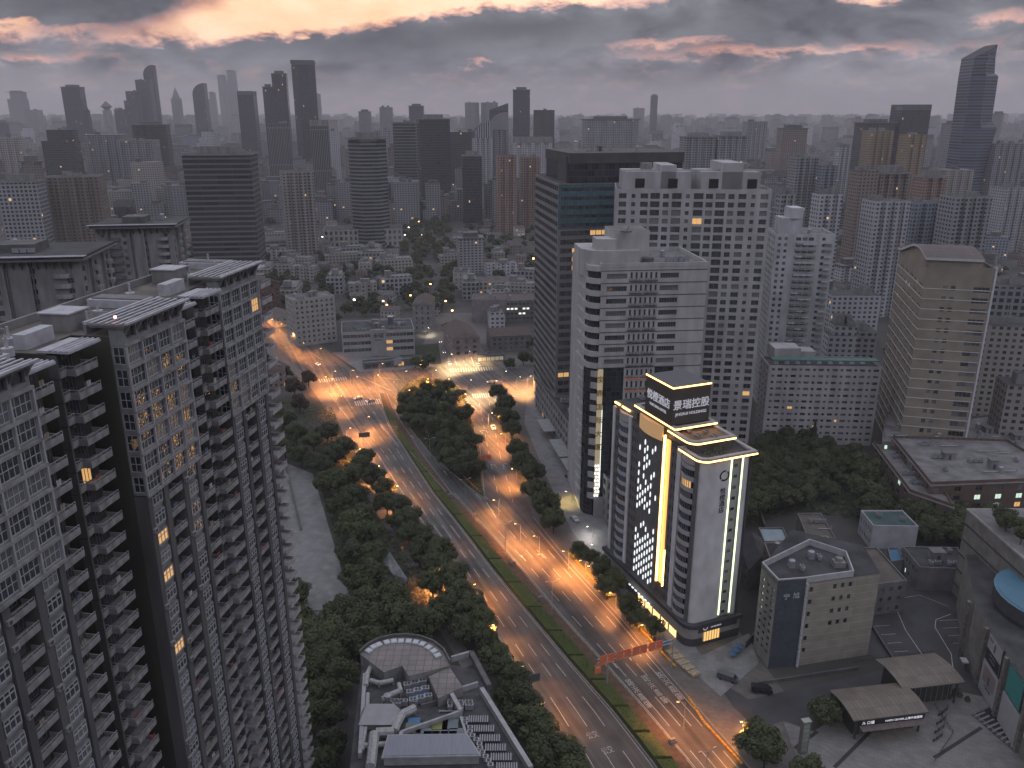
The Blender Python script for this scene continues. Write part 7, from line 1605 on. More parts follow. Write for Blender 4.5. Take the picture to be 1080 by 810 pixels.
# ------------------------------------------------------------------ trees
def leafmat(key, c1, c2):
    m = bpy.data.materials.new(key); m.use_nodes = True; t = m.node_tree; b = t.nodes['Principled BSDF']
    oi = nn(t, 'ShaderNodeObjectInfo'); ge = nn(t, 'ShaderNodeTexCoord'); no = nn(t, 'ShaderNodeTexNoise'); no.inputs['Scale'].default_value = .9; no.inputs['Detail'].default_value = 3; t.links.new(ge.outputs['Object'], no.inputs['Vector'])
    f = mth(t, 'MULTIPLY', mth(t, 'ADD', no.outputs['Fac'], mth(t, 'MULTIPLY', oi.outputs['Random'], .8)), .62, clamp=True)
    t.links.new(mixc(t, f, c1, c2), b.inputs['Base Color']); b.inputs['Roughness'].default_value = .7; b.inputs['Specular IOR Level'].default_value = .25
    return m
LEAF = leafmat('broad_leaf', (.034, .044, .024), (.085, .097, .044)); LEAF_R = leafmat('russet_leaf', (.045, .034, .026), (.085, .06, .04)); LEAF_C = leafmat('conifer_needle', (.032, .042, .030), (.062, .075, .045))
BARK = mat('bark', (.07, .055, .045), .9, .3, 1.2)
def crown_broad(seed, R_=5.0, n=3600, ls=.42):
    r = random.Random(seed); b = MB(); cl = []
    for i in range(30):
        a = r.uniform(0, 2*math.pi); u = r.random() ** .5; z = r.uniform(-.35, 1.0)
        k = math.sqrt(max(.05, 1 - max(0, z) ** 2)); rad = R_ * .78 * u * k * r.uniform(.8, 1.15)
        cl.append((rad * math.cos(a), rad * math.sin(a), R_ * .62 * z, R_ * r.uniform(.20, .36)))
    cl += [(0, 0, R_ * .1, R_ * .55)]
    for i in range(n):
        cx, cy, cz, cr = cl[r.randrange(len(cl))]
        v = Vector((r.gauss(0, 1), r.gauss(0, 1), r.gauss(.25, 1))).normalized()
        p = Vector((cx, cy, cz)) + v * cr * r.uniform(.75, 1.08); nrm = (v + Vector((r.uniform(-.6, .6), r.uniform(-.6, .6), r.uniform(-.3, .7)))).normalized()
        e = nrm.orthogonal().normalized(); e = (Matrix.Rotation(r.uniform(0, 6.28), 3, nrm) @ e); g_ = nrm.cross(e); s = ls * r.uniform(.6, 1.25)
        b.face([p - e * s, p - g_ * s * .55, p + e * s, p + g_ * s * .55])
    return b
def crown_cone(seed, R_=2.6, H=13, n=2200):
    r = random.Random(seed); b = MB()
    for i in range(n):
        t = r.random() ** .7; z = H * (1 - t) ; rad = R_ * t ** .8 * (1 + .25 * math.sin(z * 2.2 + seed)) * r.uniform(.55, 1.05); a = r.uniform(0, 6.28)
        p = Vector((rad * math.cos(a), rad * math.sin(a), z)); nrm = Vector((math.cos(a), math.sin(a), r.uniform(-.2, .9))).normalized(); e = nrm.orthogonal().normalized(); e = Matrix.Rotation(r.uniform(0, 6.28), 3, nrm) @ e; g_ = nrm.cross(e); s = r.uniform(.2, .5)
        b.face([p - e * s, p - g_ * s * .5, p + e * s, p + g_ * s * .5])
    return b
def trunk_mb(seed, h=5.5, R_=5):
    r = random.Random(seed); b = MB(); b.tube((0, 0, 0), (0, 0, h * .55), .3, .22, 7)
    for i in range(6):
        a = i * 1.05 + r.random(); b.tube((0, 0, h * (.45 + .08 * (i % 2))), (R_ * .5 * math.cos(a), R_ * .5 * math.sin(a), h * .55 + R_ * r.uniform(.35, .6)), .14, .04, 5)
    return b
CB = [crown_broad(i, 5.0, 4200).mesh('crown', [LEAF]) for i in range(5)]; CBR = crown_broad(9, 5.0, 3800).mesh('crown', [LEAF_R]); CC = [crown_cone(i).mesh('crown', [LEAF_C]) for i in range(2)]
TK = [trunk_mb(i).mesh('trunk', [BARK]) for i in range(2)]; tb = MB(); tb.tube((0, 0, 0), (0, 0, 9), .22, .06, 6); TKC = tb.mesh('trunk', [BARK])
FARB = [crown_broad(20 + i, 5.0, 520, 1.0) for i in range(3)]
tr = random.Random(17); TREES = []
def tree(x, y, s=1.0, label='tree', group=None, kind='broad', far=False, z=0.0, name=None):
    o = empty(name or {'broad': 'broadleaf_tree', 'red': 'broadleaf_tree', 'cone': 'conifer_tree'}[kind], (x, y, z), label, 'tree', group, tr.uniform(0, 6.28))
    if kind == 'cone': c = link('crown', CC[tr.randrange(2)], o, (0, 0, 1.6 * s), 0, (s, s, s)); t_ = link('trunk', TKC, o, (0, 0, 0), 0, (s, s, s))
    else:
        me = CBR if kind == 'red' else (FARC[tr.randrange(3)] if far else CB[tr.randrange(5)])
        c = link('crown', me, o, (0, 0, 5.2 * s), 0, (s * tr.uniform(.92, 1.1), s * tr.uniform(.92, 1.1), s * tr.uniform(.85, 1.1)))
        if not far: link('trunk', TK[tr.randrange(2)], o, (0, 0, 0), 0, (s, s, s))
    TREES.append((x, y, s * 5)); return o
def trees_at(lst, label, group, s=1.0, kind='broad', zc=6.0, gs=1.0):
    for q in lst:
        k = (q[2] if len(q) > 2 else s) * gs; x, y = P(q[0], q[1], zc * k); tree(x, y, k * tr.uniform(.93, 1.07), label, group, kind)
trees_at([(378, 490), (392, 500), (406, 512, .9), (418, 530), (431, 547), (447, 565), (430, 560, .8), (497, 636, 1.1), (458, 592), (408, 530, .9), (420, 545, .9), (466, 580), (482, 625), (505, 655, .95), (442, 582, .9), (456, 612, .9), (470, 636), (386, 480, .9), (490, 662, .9)], 'street tree glowing from the lamps, on the far half of the left kerb row', 'street trees along the far half of the left kerb', gs=1.12)
trees_at([(475, 606, 1.35)], 'largest round crown beside the left carriageway, halfway down the kerb row', None)
trees_at([(512, 672, .85), (524, 690, .9), (533, 704), (545, 716, .95), (540, 730), (552, 744), (562, 760, 1.1), (575, 775, 1.1), (590, 793, 1.15), (572, 800, 1.1), (606, 818, 1.1)], 'street tree at the near end of the left kerb row, beside the low shopping building', 'street trees at the near end of the left kerb')
trees_at([(310, 405, 1.2), (325, 397, 1.0), (300, 392, 1.0), (316, 424, 1.0)], 'large russet tree in the dark clump left of the glowing crossing', 'russet trees left of the glowing crossing', kind='red')
grove = [(298, 440), (312, 455), (330, 462), (345, 455, .9), (352, 478), (336, 486), (318, 478, .9), (300, 470, .9), (364, 470, .9), (372, 498, .9), (356, 505), (342, 510, .9), (374, 520), (360, 530, .95), (383, 540), (370, 552), (388, 562), (372, 580, .9), (392, 585), (377, 606), (396, 608), (412, 625), (385, 630), (362, 640), (378, 655), (400, 650), (418, 655), (436, 660, 1.05), (350, 668), (368, 678, .9), (335, 680), (318, 690), (322, 665), (306, 648, .9), (312, 625, .8), (304, 620, .8), (330, 705), (345, 695), (338, 728, .8), (345, 752, .8), (360, 712, .9), (330, 755, .8), (350, 780, .7), (340, 800, .7), (395, 672, .9), (450, 655, .8)]
trees_at(grove, 'dark green park tree in the grove between the apartment slab and the left carriageway', 'park trees of the left grove', gs=1.22)
isl = [(436, 412, .7), (448, 407, .65), (460, 405, .65), (472, 408, .7), (484, 417, .75), (428, 420, .75), (425, 432, .7), (492, 432, .7), (501, 462, .7), (504, 490, .65), (444, 418), (462, 414, .85), (474, 420, .85), (436, 430), (452, 430), (470, 434, 1.0), (484, 438, .9), (442, 444, .9), (458, 448), (476, 450, 1.1), (490, 458, .95), (466, 464), (482, 470, 1.1), (494, 482, .8), (474, 482, .9), (488, 490, .9), (430, 440, .7)]
trees_at(isl, 'dense tree of the triangular island between the two carriageways', 'trees of the triangular island', gs=1.2)
trees_at([(526, 412, .85), (532, 424, .9), (536, 438), (527, 436, .8), (540, 450, .85)], 'tree on the right pavement close to the crossing, in front of the office podium', 'trees on the right pavement near the crossing', gs=1.2)
trees_at([(545, 472), (552, 484, 1.1), (560, 496), (563, 515), (573, 530, 1.05), (584, 545)], 'lamp lit tree on the right pavement beside the forecourt', 'trees on the right pavement by the forecourt', gs=1.15)
trees_at([(611, 580, .85), (622, 586, .75), (635, 598, .85), (646, 610, .9), (641, 618, .8), (662, 636, .95), (675, 650, .85), (688, 660, .75)], 'small pavement tree in front of the lit hotel', 'pavement trees in front of the hotel')
trees_at([(800, 776, 1.1), (808, 790, .9)], 'tree lit orange by the street lamp at the side street corner', 'trees at the side street corner'); trees_at([(854, 812, .8)], 'tree at the bottom edge left of the plaza corner', None)
trees_at([(866, 748, .9), (878, 752, .7), (884, 742, .6)], 'dark bushy tree in the bed beside the cafe pavilion', 'trees beside the cafe pavilion')
trees_at([(544, 356, .9), (558, 360, .9), (552, 376, .9), (538, 382, .8), (565, 378, .8)], 'tree at the mouth of the side road right of the corner shop', 'trees at the mouth of the right side road')
trees_at([(472, 344, .7), (480, 342, .75), (487, 344, .7)], 'crown lit golden at the start of the leafy avenue', 'golden lit crowns at the avenue mouth')
trees_at([(438, 380, .8), (446, 384, .7), (452, 378, .8)], 'tree on the lawn corner left of the avenue mouth', 'trees on the lawn corner')
def inpoly(x, y, poly):
    c = False; n = len(poly)
    for i in range(n):
        (x1, y1), (x2, y2) = poly[i], poly[i-1]
        if (y1 > y) != (y2 > y) and x < (x2 - x1) * (y - y1) / (y2 - y1) + x1: c = not c
    return c
def wood(poly, n, label, group, smin=.8, smax=1.2, kind='broad', far=False, sp=5.5, seed=1, occup=True):
    r = random.Random(seed); g_ = [P(*q) for q in poly]; xs = [p[0] for p in g_]; ys = [p[1] for p in g_]; c = 0; t_ = 0; mine = []; mass = MB()
    while c < n and t_ < n * 60:
        t_ += 1; x, y = r.uniform(min(xs), max(xs)), r.uniform(min(ys), max(ys))
        if not inpoly(x, y, g_): continue
        if any((x - a) ** 2 + (y - b_) ** 2 < sp * sp for a, b_ in mine): continue
        mine.append((x, y)); c += 1; s_ = r.uniform(smin, smax)
        if far: mass.add(FARB[r.randrange(3)], (x, y, 5.2 * s_), r.uniform(0, 6), None, (s_, s_, s_ * r.uniform(.85, 1.1)))
        else: tree(x, y, s_, label, group, kind, far)
    if far: tag(mass.build('woodland', LEAF), label, 'woodland', None, 'stuff')
wood([(802, 468), (880, 478), (930, 500), (955, 548), (905, 548), (905, 530), (840, 538), (800, 545)], 44, 'dark garden tree behind the hotel, left part of the garden', 'garden trees behind the hotel', seed=2, sp=7)
wood([(955, 555), (1010, 562), (1035, 575), (1000, 580), (960, 570)], 12, 'dark garden tree between the teal roofed house and the brick college', 'garden trees by the college', seed=3, sp=6)
wood([(905, 548), (950, 552), (1060, 556), (1070, 575), (1010, 578), (965, 562)], 14, 'dark garden tree between the teal roofed house and the brick college', 'garden trees by the college', seed=33, sp=6)
trees_at([(858, 428, 1.0), (876, 436, 1.05), (893, 438, .9), (822, 418, 1.1), (812, 428, 1.0), (948, 462, 1.25), (940, 480, 1.1), (858, 462, 1.0)], 'tall narrow conifer standing against the green roofed apartment block', 'conifers of the garden', 1.0, 'cone', 7)
wood([(1018, 372), (1060, 352), (1090, 360), (1090, 450), (1035, 432), (1015, 420)], 50, 'dark tree in the wood at the right edge, right of the wavy roofed tower', 'trees of the wood at the right edge', seed=4, sp=8, smin=1.0, smax=1.5)
wood([(800, 475), (822, 500), (800, 540), (783, 560), (778, 520)], 12, 'dark tree in the strip between the hotel back and the garden', 'trees behind the hotel back', seed=5, sp=6)
for q in ((1056, 545), (1066, 548), (1072, 556), (1062, 553), (1078, 566)): x, y = P(q[0], q[1], 32); tree(x, y, .6, 'small roof garden tree on top of the concrete banded shopping building', 'roof garden trees', z=29.6)
# wooded gardens and the leafy avenue of the middle distance
wood([(425, 332), (470, 336), (484, 300), (476, 262), (470, 225), (430, 225), (425, 262), (440, 300)], 95, 'closed tree crowns of the leafy avenue running away from the crossing', 'trees of the leafy avenue', smin=.9, smax=1.3, far=True, seed=6, sp=10)
wood([(300, 330), (342, 352), (430, 330), (432, 290), (340, 272), (262, 282), (268, 318)], 120, 'wooded gardens between the white ten storey block and the striped office tower', 'garden trees below the striped tower', smin=.75, smax=1.15, far=True, seed=7, sp=8)
wood([(500, 305), (562, 305), (562, 240), (505, 235)], 40, 'tree crowns among the low houses left of the teal banded office tower', 'trees among the low houses', smin=.7, smax=1.0, far=True, seed=8, sp=12)
wood([(100, 235), (190, 235), (195, 195), (90, 205)], 60, 'wooded gardens behind the left concrete towers', 'trees of the left wooded gardens', smin=1.0, smax=1.4, far=True, seed=9, sp=14)
b = MB(); r = random.Random(55); leafq = crown_broad(60, 5.0, 130, 2.0); n_ = 0
while n_ < 2600:
    y = 420 + 3600 * r.random() ** 1.5; x = r.uniform(-.66, .66) * y; px, py = R(x, y, 0)
    if (455 < px < 520 and 330 < py < 400) or (px > 560 and y < 480) or (px < 376 and 322 < py < 405) or (300 < px < 640 and py > 338): continue
    s = r.uniform(.7, 1.25) * (1 + y / 5000)
    if y < 1100 and not free(x, y, 2.0) : continue
    if y > 1100 and r.random() < .5: continue
    k = 1 if y < 1600 else 0
    b.add(leafq, (x, y, 4.5 * s), r.uniform(0, 6), None, (s, s, s * .8)); n_ += 1
    if n_ > 620: break
tag(b.build('urban_woodland', LEAF), 'unbroken dark tree cover filling the gaps between the houses and far blocks', 'woodland', None, 'stuff')

# ground planting under the groves and in the island
def shrubs(name, poly, n, z, label, seed, s=.55, m=None):
    r = random.Random(seed); g_ = [P(*q) for q in poly]; xs = [p[0] for p in g_]; ys = [p[1] for p in g_]; b = MB(); c = 0
    while c < n:
        x, y = r.uniform(min(xs), max(xs)), r.uniform(min(ys), max(ys))
        if not inpoly(x, y, g_): continue
        nrm = Vector((r.uniform(-.6, .6), r.uniform(-.6, .6), 1)).normalized(); e = Matrix.Rotation(r.uniform(0, 6.28), 3, nrm) @ nrm.orthogonal().normalized(); g2 = nrm.cross(e); k = s * r.uniform(.6, 1.3); p = Vector((x, y, z + r.uniform(0, .6)))
        b.face([p - e * k, p - g2 * k * .7, p + e * k, p + g2 * k * .7]); c += 1
    tag(b.build(name, m or LEAF), label, 'ground cover', None, 'stuff')
shrubs('shrub_cover', ISL, 5000, .2, 'low shrubs under the trees of the triangular island', 1)
shrubs('shrub_cover', [(285, 420), (350, 430), (395, 540), (440, 600), (478, 665), (440, 672), (385, 690), (300, 700), (285, 560), (330, 645), (370, 640), (335, 500), (300, 486)], 9000, .15, 'undergrowth and lawn beneath the left grove', 2)
shrubs('shrub_cover', [(800, 470), (930, 500), (1060, 556), (1030, 580), (905, 548), (840, 538), (783, 560)], 6000, .15, 'undergrowth beneath the garden trees behind the hotel', 3, .7)

# clipped hedge along the median, in sections with dark gaps
HEDGE = leafmat('hedge_leaf', (.055, .078, .024), (.11, .13, .04))
hy = [432, 455, 478, 500, 520, 545, 568, 592, 617, 643, 668, 694, 720, 748, 775, 803, 835, 875, 930, 1000, 1090]
for i, (ya, yb) in enumerate(zip(hy, hy[1:])):
    a0, a1 = Vector(P(lerp_tab(HG_L, ya), ya)), Vector(P(lerp_tab(HG_R, ya), ya)); c0, c1 = Vector(P(lerp_tab(HG_L, yb), yb)), Vector(P(lerp_tab(HG_R, yb), yb))
    q = [a0.lerp(a1, .14), c0.lerp(c1, .14), c0.lerp(c1, .86), a0.lerp(a1, .86)]; d = (q[1] - q[0]).normalized(); q[0] = q[0] + d * .5; q[3] = q[3] + d * .5; q[1] = q[1] - d * .5; q[2] = q[2] - d * .5
    o3 = (q[0] + q[2]) / 2; root = empty('hedge_section', (o3.x, o3.y, .16), ['clipped green hedge section on the median, far stretch beyond the sign gantry', 'clipped green hedge section on the median, near stretch at the sign gantry and below'][i > 10], 'hedge', ['hedge sections on the far median', 'hedge sections on the near median'][i > 10])
    b = MB(); l = [(p.x - o3.x, p.y - o3.y) for p in q]; b.prism(l if sum(l[k-1][0] * l[k][1] - l[k][0] * l[k-1][1] for k in range(4)) > 0 else l[::-1], 0, .95, 0)
    r = random.Random(i); area = (q[1] - q[0]).length * (q[3] - q[0]).length
    for _ in range(int(area * 9)):
        u, v = r.random(), r.random(); p2 = q[0].lerp(q[1], u).lerp(q[3].lerp(q[2], u), v); side = min(v, 1 - v) < .08
        nrm = Vector((r.uniform(-.7, .7), r.uniform(-.7, .7), 1)).normalized(); p = Vector((p2.x - o3.x + r.uniform(-.1, .1), p2.y - o3.y, .95 + r.uniform(-.05, .35) - (r.random() * .9 if side else 0))); e = Matrix.Rotation(r.uniform(0, 6.28), 3, nrm) @ nrm.orthogonal().normalized(); g2 = nrm.cross(e); k = r.uniform(.13, .3)
        b.face([p - e * k, p - g2 * k * .7, p + e * k, p + g2 * k * .7])
    b.build('hedge_leaves', HEDGE, root)

# ------------------------------------------------------------------ street lamps and their light
LAMPK = 3.4; SOD = (1.0, .35, .085); WRM = (1.0, .62, .30); BULB = emat('sodium_bulb', (1.0, .55, .16), 30); BULBW = emat('warm_white_bulb', (1.0, .8, .5), 30); POLE = mat('lamp_pole_paint', (.30, .29, .29), .5, .15, 1)
def lamp_parts(arms=1, h=9.0, reach=1.8):
    k = ('lp', arms, h)
    if k in _T: return _T[k]
    p = MB(); p.cyl(0, 0, 0, .8, .17, .14, 8); p.cyl(0, 0, .8, h, .10, .06, 8)
    for s in ((1,), (1, -1))[arms - 1]: p.tube((0, 0, h - .2), (s * reach, 0, h + .35), .05, .04, 6)
    hd = MB(); hd.box(-.45, .45, -.16, .16, -.02, .12, 0); hd.box(-.3, .3, -.12, .12, -.1, -.02, 1)
    _T[k] = (p.mesh('pole', [POLE]), hd.mesh('lamp_head', [METAL, BULB]), hd.mesh('lamp_head', [METAL, METAL_D]), hd.mesh('lamp_head', [METAL, BULBW])); return _T[k]
def street_lamp(px, py, label, group, power=1500, h=8.5, rz=None, arms=1, col=SOD, lit=True, ground=False, rl=.35, z=0.0):
    x, y = P(px, py, 0 if ground else h)
    if rz is None: rz = math.radians(22)
    pm, hl, hoff, hw = lamp_parts(arms, h); o = empty('street_lamp', (x, y, z), label, 'street lamp', group, rz); link('pole', pm, o)
    for s in ((1,), (1, -1))[arms - 1]:
        link('lamp_head', (hw if col != SOD else hl) if lit else hoff, o, (s * 1.9, 0, h + .35))
        if lit: lamp((s * 1.9, 0, h - .15), col, power * LAMPK / arms, rl, o, 'lamp_light', 150); lamp((s * 1.9, 0, h - .2), col, power * LAMPK * .16 / arms, rl, o, 'lamp_glow')
    return o
LB = [(365, 452), (375, 474), (395, 492), (414, 513), (447, 562), (456, 600), (494, 617)]
for q in LB: street_lamp(*q, 'orange street lamp inside the crowns, far half of the left kerb row', 'orange lamps in the far left kerb row', 6500, 7.0, 0)
for q in ((513, 660), (543, 704), (565, 742), (591, 792), (618, 840)): street_lamp(*q, 'orange street lamp inside the crowns, near end of the left kerb row', 'orange lamps in the near left kerb row', 6500, 7.0, 0)
for q in ((549, 553), (569, 566), (526, 528), (545, 495), (533, 458), (600, 582)): street_lamp(*q, 'orange street lamp among the right pavement trees by the forecourt', 'orange lamps along the right pavement', 4500, 6.5, math.pi)
for q in ((618, 592), (627, 598), (650, 626), (684, 660)): street_lamp(*q, 'orange street lamp among the small trees before the hotel', 'orange lamps before the hotel', 2000, 5.5, math.pi)
street_lamp(790, 762, 'orange street lamp at the side street corner, lighting one tree', None, 3200, 8, math.pi)
street_lamp(723, 741, 'orange street lamp on the pavement bulge past the gantry', None, 2600, 8, math.pi)
for q in ((428, 412), (448, 400), (487, 416), (470, 400)): street_lamp(*q, 'lamp at the edge of the triangular island trees', 'lamps round the triangular island', 6500, 8, 0)
street_lamp(419, 403, 'tall orange lit street lamp at the far left tip of the triangular island', None, 3200, 10, math.pi)
street_lamp(493, 401, 'street lamp standing at the middle of the upper crossing', None, 14000, 10, 0, 1, WRM)
for q, pw in (((473, 374), 14000), ((492, 371), 12000), ((480, 352), 11000), ((520, 402), 4000), ((545, 398), 6000)): street_lamp(*q, 'bright street lamp on the road leading north from the crossing', 'bright lamps on the north road', pw, 8, 0, 1, WRM)
for q in ((275, 332), (284, 337), (294, 342), (306, 352), (317, 362), (335, 368), (347, 400), (369, 391), (373, 398), (340, 398), (356, 418), (330, 384)): street_lamp(*q, 'orange street lamp along the glowing road on the left', 'orange lamps along the glowing left road', 5000, 8, 0)
for q in ((400, 384), (385, 440), (440, 385)): street_lamp(*q, 'orange lamp beside the left crossing', 'orange lamps beside the left crossing', 7000, 8, 0)
for i, q in enumerate(((582, 650), (533, 585), (491, 536), (454, 490), (742, 838))): street_lamp(*q, 'tall double armed grey street lamp on the median hedge', 'double armed lamps on the median', 0, 12.0, math.radians(22), 2, lit=False, ground=True)
street_lamp(904, 462, 'small lamp on the garden lane', None, 0, 4, 0, lit=False)
for q, z in (((602, 519), 5),): street_lamp(*q, 'yellow lamp over the car ramp in the forecourt', None, 900, 4.5, math.pi, col=(1, .7, .2))
for q in ((630, 575), (646, 585), (625, 556)): street_lamp(*q, 'low white lamp on the forecourt corner beside the hotel', 'low white lamps on the forecourt', 500, 4.0, math.pi, col=(1, .93, .85))
for q in ((395, 396), (425, 392), (456, 391), (530, 392), (556, 397), (350, 392), (515, 436)): street_lamp(*q, 'added amber street lamp brightening the rim of the main crossing', 'added amber lamps round the main crossing', 8000, 9, 0, col=(1.0, .40, .12))  # lamps added to strengthen the amber glow over the crossing
street_lamp(449, 346, 'white and blue lit stand beside the narrow hipped block', None, 1500, 5, 0, col=(1, .85, .6))
# distant lamps seen as points
bm_ = MB(); bm_.cyl(0, 0, 0, 7, .12, .08, 5, 1); bm_.cyl(0, 0, 7, 7.7, .75, .75, 8, 0); FL = bm_.mesh('street_lamp', [emat('far_orange_globe', (1, .5, .18), 9), METAL_D]); FLW = bm_.mesh('street_lamp', [emat('far_white_globe', (1, .85, .7), 8), METAL_D])
r = random.Random(8)
pts_ = [(83, 174), (88, 176), (145, 212), (282, 205), (345, 202), (427, 248), (422, 196), (431, 240), (445, 248), (501, 223), (503, 228), (493, 212), (340, 250), (335, 252), (504, 262), (390, 205), (370, 250), (470, 250), (454, 300), (433, 312), (598, 126), (500, 200), (488, 206), (440, 300), (404, 318), (408, 322), (412, 330), (470, 318), (477, 328), (24, 258), (8, 262), (130, 228)]
for q in pts_: x, y = P(*q, 7); o = link('street_lamp', FLW if r.random() < .3 else FL, None, (x, y, 0)); tag(o, 'tiny glowing street lamp far off among the roofs', 'street lamp', 'distant glowing street lamps')
for i in range(70):
    y = 600 + 3200 * r.random() ** 1.3; x = r.uniform(-.62, .62) * y; o = link('street_lamp', FLW if r.random() < .35 else FL, None, (x, y, 0), 0, (1, 1, r.uniform(1, 2.2))); tag(o, 'tiny glowing street lamp far off among the roofs', 'street lamp', 'distant glowing street lamps')

# ------------------------------------------------------------------ signs, vehicles, small things
SIGNR = mat('sodium_lit_sign_face', (.80, .19, .08), .5, .12, .8); SIGNW = mat('sign_white', (.6, .55, .5), .5, .1, 1); SIGNB = mat('blue_sign_face', (.03, .12, .28), .5, .1, 1); SIGNBK = mat('sign_back_grey', (.10, .11, .11), .6, .2, 1)  # orange face brightened: the sodium lamplight is put into its base colour
def sign_panel(root, x, z, w, h, m=SIGNR, arrowp=True, y=-.3):
    b = MB(); b.box(-w/2, w/2, -.06, 0, 0, h, 0); b.box(-w/2 + .08, w/2 - .08, -.07, -.06, .08, .12, 1); b.box(-w/2 + .08, w/2 - .08, -.07, -.06, h - .12, h - .08, 1)
    if arrowp: b.box(-.1, .1, -.075, -.061, h * .2, h * .55, 1); b.face([(-.35, -.076, h * .55), (.35, -.076, h * .55), (0, -.076, h * .8)], 1); b.box(-w * .3, w * .3, -.075, -.061, h * .12, h * .16, 1)
    b.build('sign_panel', [m, SIGNW], root, (x, y, z))
def gantry():
    x, y = P(640, 725); ang = math.radians(22.4); root = empty('sign_gantry', (x, y, 0), 'overhead gantry with four orange red lane signs across the right carriageway', 'sign gantry', None, ang)
    b = MB(); b.cyl(0, 0, 0, 9.3, .24, .18, 10); b.build('post', POLE, root)
    L_ = 20.0; b = MB(); b.tube((-3.2, 0, 8.5), (L_, 0, 8.5), .11); b.tube((-3.2, 0, 9.6), (L_, 0, 9.6), .11)
    for i in range(13): xx = -3.0 + i * (L_ + 3) / 12; b.tube((xx, 0, 8.5), (xx + .9, 0, 9.6), .05)
    b.build('truss', SLAT, root); b = MB(); b.cyl(0, 0, 0, 9.7, .2, .16, 10); b.build('post', POLE, root, (L_, 0, 0))
    for i in range(4): sign_panel(root, -.4 + i * 4.9, 7.9, 4.3, 2.8)
    b = MB(); b.box(-.9, .9, -.05, .05, 0, 2.8, 0); b.box(-.5, .5, -.07, -.051, 1.6, 2.2, 1); b.build('side_sign', [SIGNR, SIGNW], root, (-3.0, -.2, 5.4))
gantry()
def post_sign(px, py, label, w, h, z, m, n=1, rz=0.38, arm=True):
    x, y = P(px, py); root = empty('road_sign', (x, y, 0), label, 'road sign', None, rz); b = MB(); b.cyl(0, 0, 0, z + h, .12, n=8); b.tube((-.1, 0, z + h * .6), (w * n * .5, 0, z + h * .6), .06); b.build('post', POLE, root)
    for i in range(n): sign_panel(root, (i - (n - 1) / 2) * (w + .2) + (.8 if arm else 0), z, w, h, m, m is not SIGNBK)
post_sign(505, 494, 'two orange red direction signs on one post at the tip of the island', 4.6, 2.6, 3.2, SIGNR, 2)
post_sign(452, 462, 'single orange red sign at the left edge of the island trees', 4.2, 2.2, 3.0, SIGNR)
post_sign(425, 440, 'blue direction sign in front of the island trees', 4.0, 3.0, 3.5, SIGNB)
post_sign(383, 470, 'grey back of a direction sign over the left carriageway, upper one', 5.0, 2.4, 4.2, SIGNBK, rz=.2)
post_sign(556, 735, 'grey back of a direction sign leaning over the left carriageway, lower one', 5.0, 2.6, 4.5, SIGNBK, rz=.3)
sg = MB(); sg.box(-3, 3, -.15, .15, 2.2, 6.2, 0); sg.box(-2.6, -2.4, -.1, .1, 0, 2.2, 1); sg.box(2.4, 2.6, -.1, .1, 0, 2.2, 1); o = sg.build('billboard', [mat('pale_hoarding', (.4, .42, .46), .5, .1, .5), METAL_D], None, (*P(420, 388), 0)); o.rotation_euler = (0, 0, .9); tag(o, 'plain pale hoarding standing before the block with dark characters', 'hoarding')
# vehicles
def car_template(kind='car'):
    body = MB(); gl = MB(); L_, W = (4.5, 1.8) if kind == 'car' else (5.4, 2.0)
    prof = [(-2.25, .35), (-2.25, .85), (-1.9, 1.0), (-1.2, 1.05), (-.7, 1.45), (.9, 1.48), (1.7, 1.05), (2.2, .95), (2.25, .4)] if kind == 'car' else [(-2.7, .4), (-2.7, .95), (-2.3, 1.15), (-1.7, 1.85), (2.5, 1.95), (2.7, 1.7), (2.7, .45)]
    n = len(prof)
    for i in range(n):
        a, c = prof[i], prof[(i + 1) % n]; body.face([(a[0], -W/2, a[1]), (a[0], W/2, a[1]), (c[0], W/2, c[1]), (c[0], -W/2, c[1])])
    body.face([(p[0], -W/2, p[1]) for p in reversed(prof)]); body.face([(p[0], W/2, p[1]) for p in prof])
    x0, x1, zz, zt = (-1.05, 1.35, 1.03, 1.42) if kind == 'car' else (-1.9, 1.9, 1.2, 1.75)
    for s in (-1, 1): gl.face([(x0, s * (W/2 + .01), zz), (x1, s * (W/2 + .01), zz), (x1 - .5, s * (W/2 + .01), zt), (x0 + .35, s * (W/2 + .01), zt)][::s])
    a, c = (prof[3], prof[4]) if kind == 'car' else (prof[2], prof[3]); gl.face([(a[0] - .02, W/2 - .12, a[1] + .04), (a[0] - .02, -W/2 + .12, a[1] + .04), (c[0] - .02, -W/2 + .2, c[1] + .02), (c[0] - .02, W/2 - .2, c[1] + .02)])
    a, c = (prof[6], prof[5]) if kind == 'car' else (prof[5], prof[4]); gl.face([(a[0] + .02, -W/2 + .12, a[1] + .03), (a[0] + .02, W/2 - .12, a[1] + .03), (c[0] + .02, W/2 - .2, c[1] + .01), (c[0] + .02, -W/2 + .2, c[1] + .01)])
    wh = MB(); wh.tube((0, -.11, 0), (0, .11, 0), .33, .33, 12); hl = MB(); hl.box(-.04, 0, -.2, .2, -.08, .08)
    return body, gl, wh, hl, L_, W
TIRE = mat('tyre_rubber', (.02, .02, .02), .8); HLM = emat('headlight_glow', (1, .95, .85), 10); TLM = emat('tail_light_glow', (1, .08, .05), 4)
CARP = {c: mat('car_paint_' + c, v, .3, .05, 1, metal=.2) for c, v in dict(white=(.55, .55, .56), black=(.025, .025, .03), silver=(.3, .3, .32), red=(.25, .03, .03), grey=(.1, .1, .11)).items()}
_K = {}
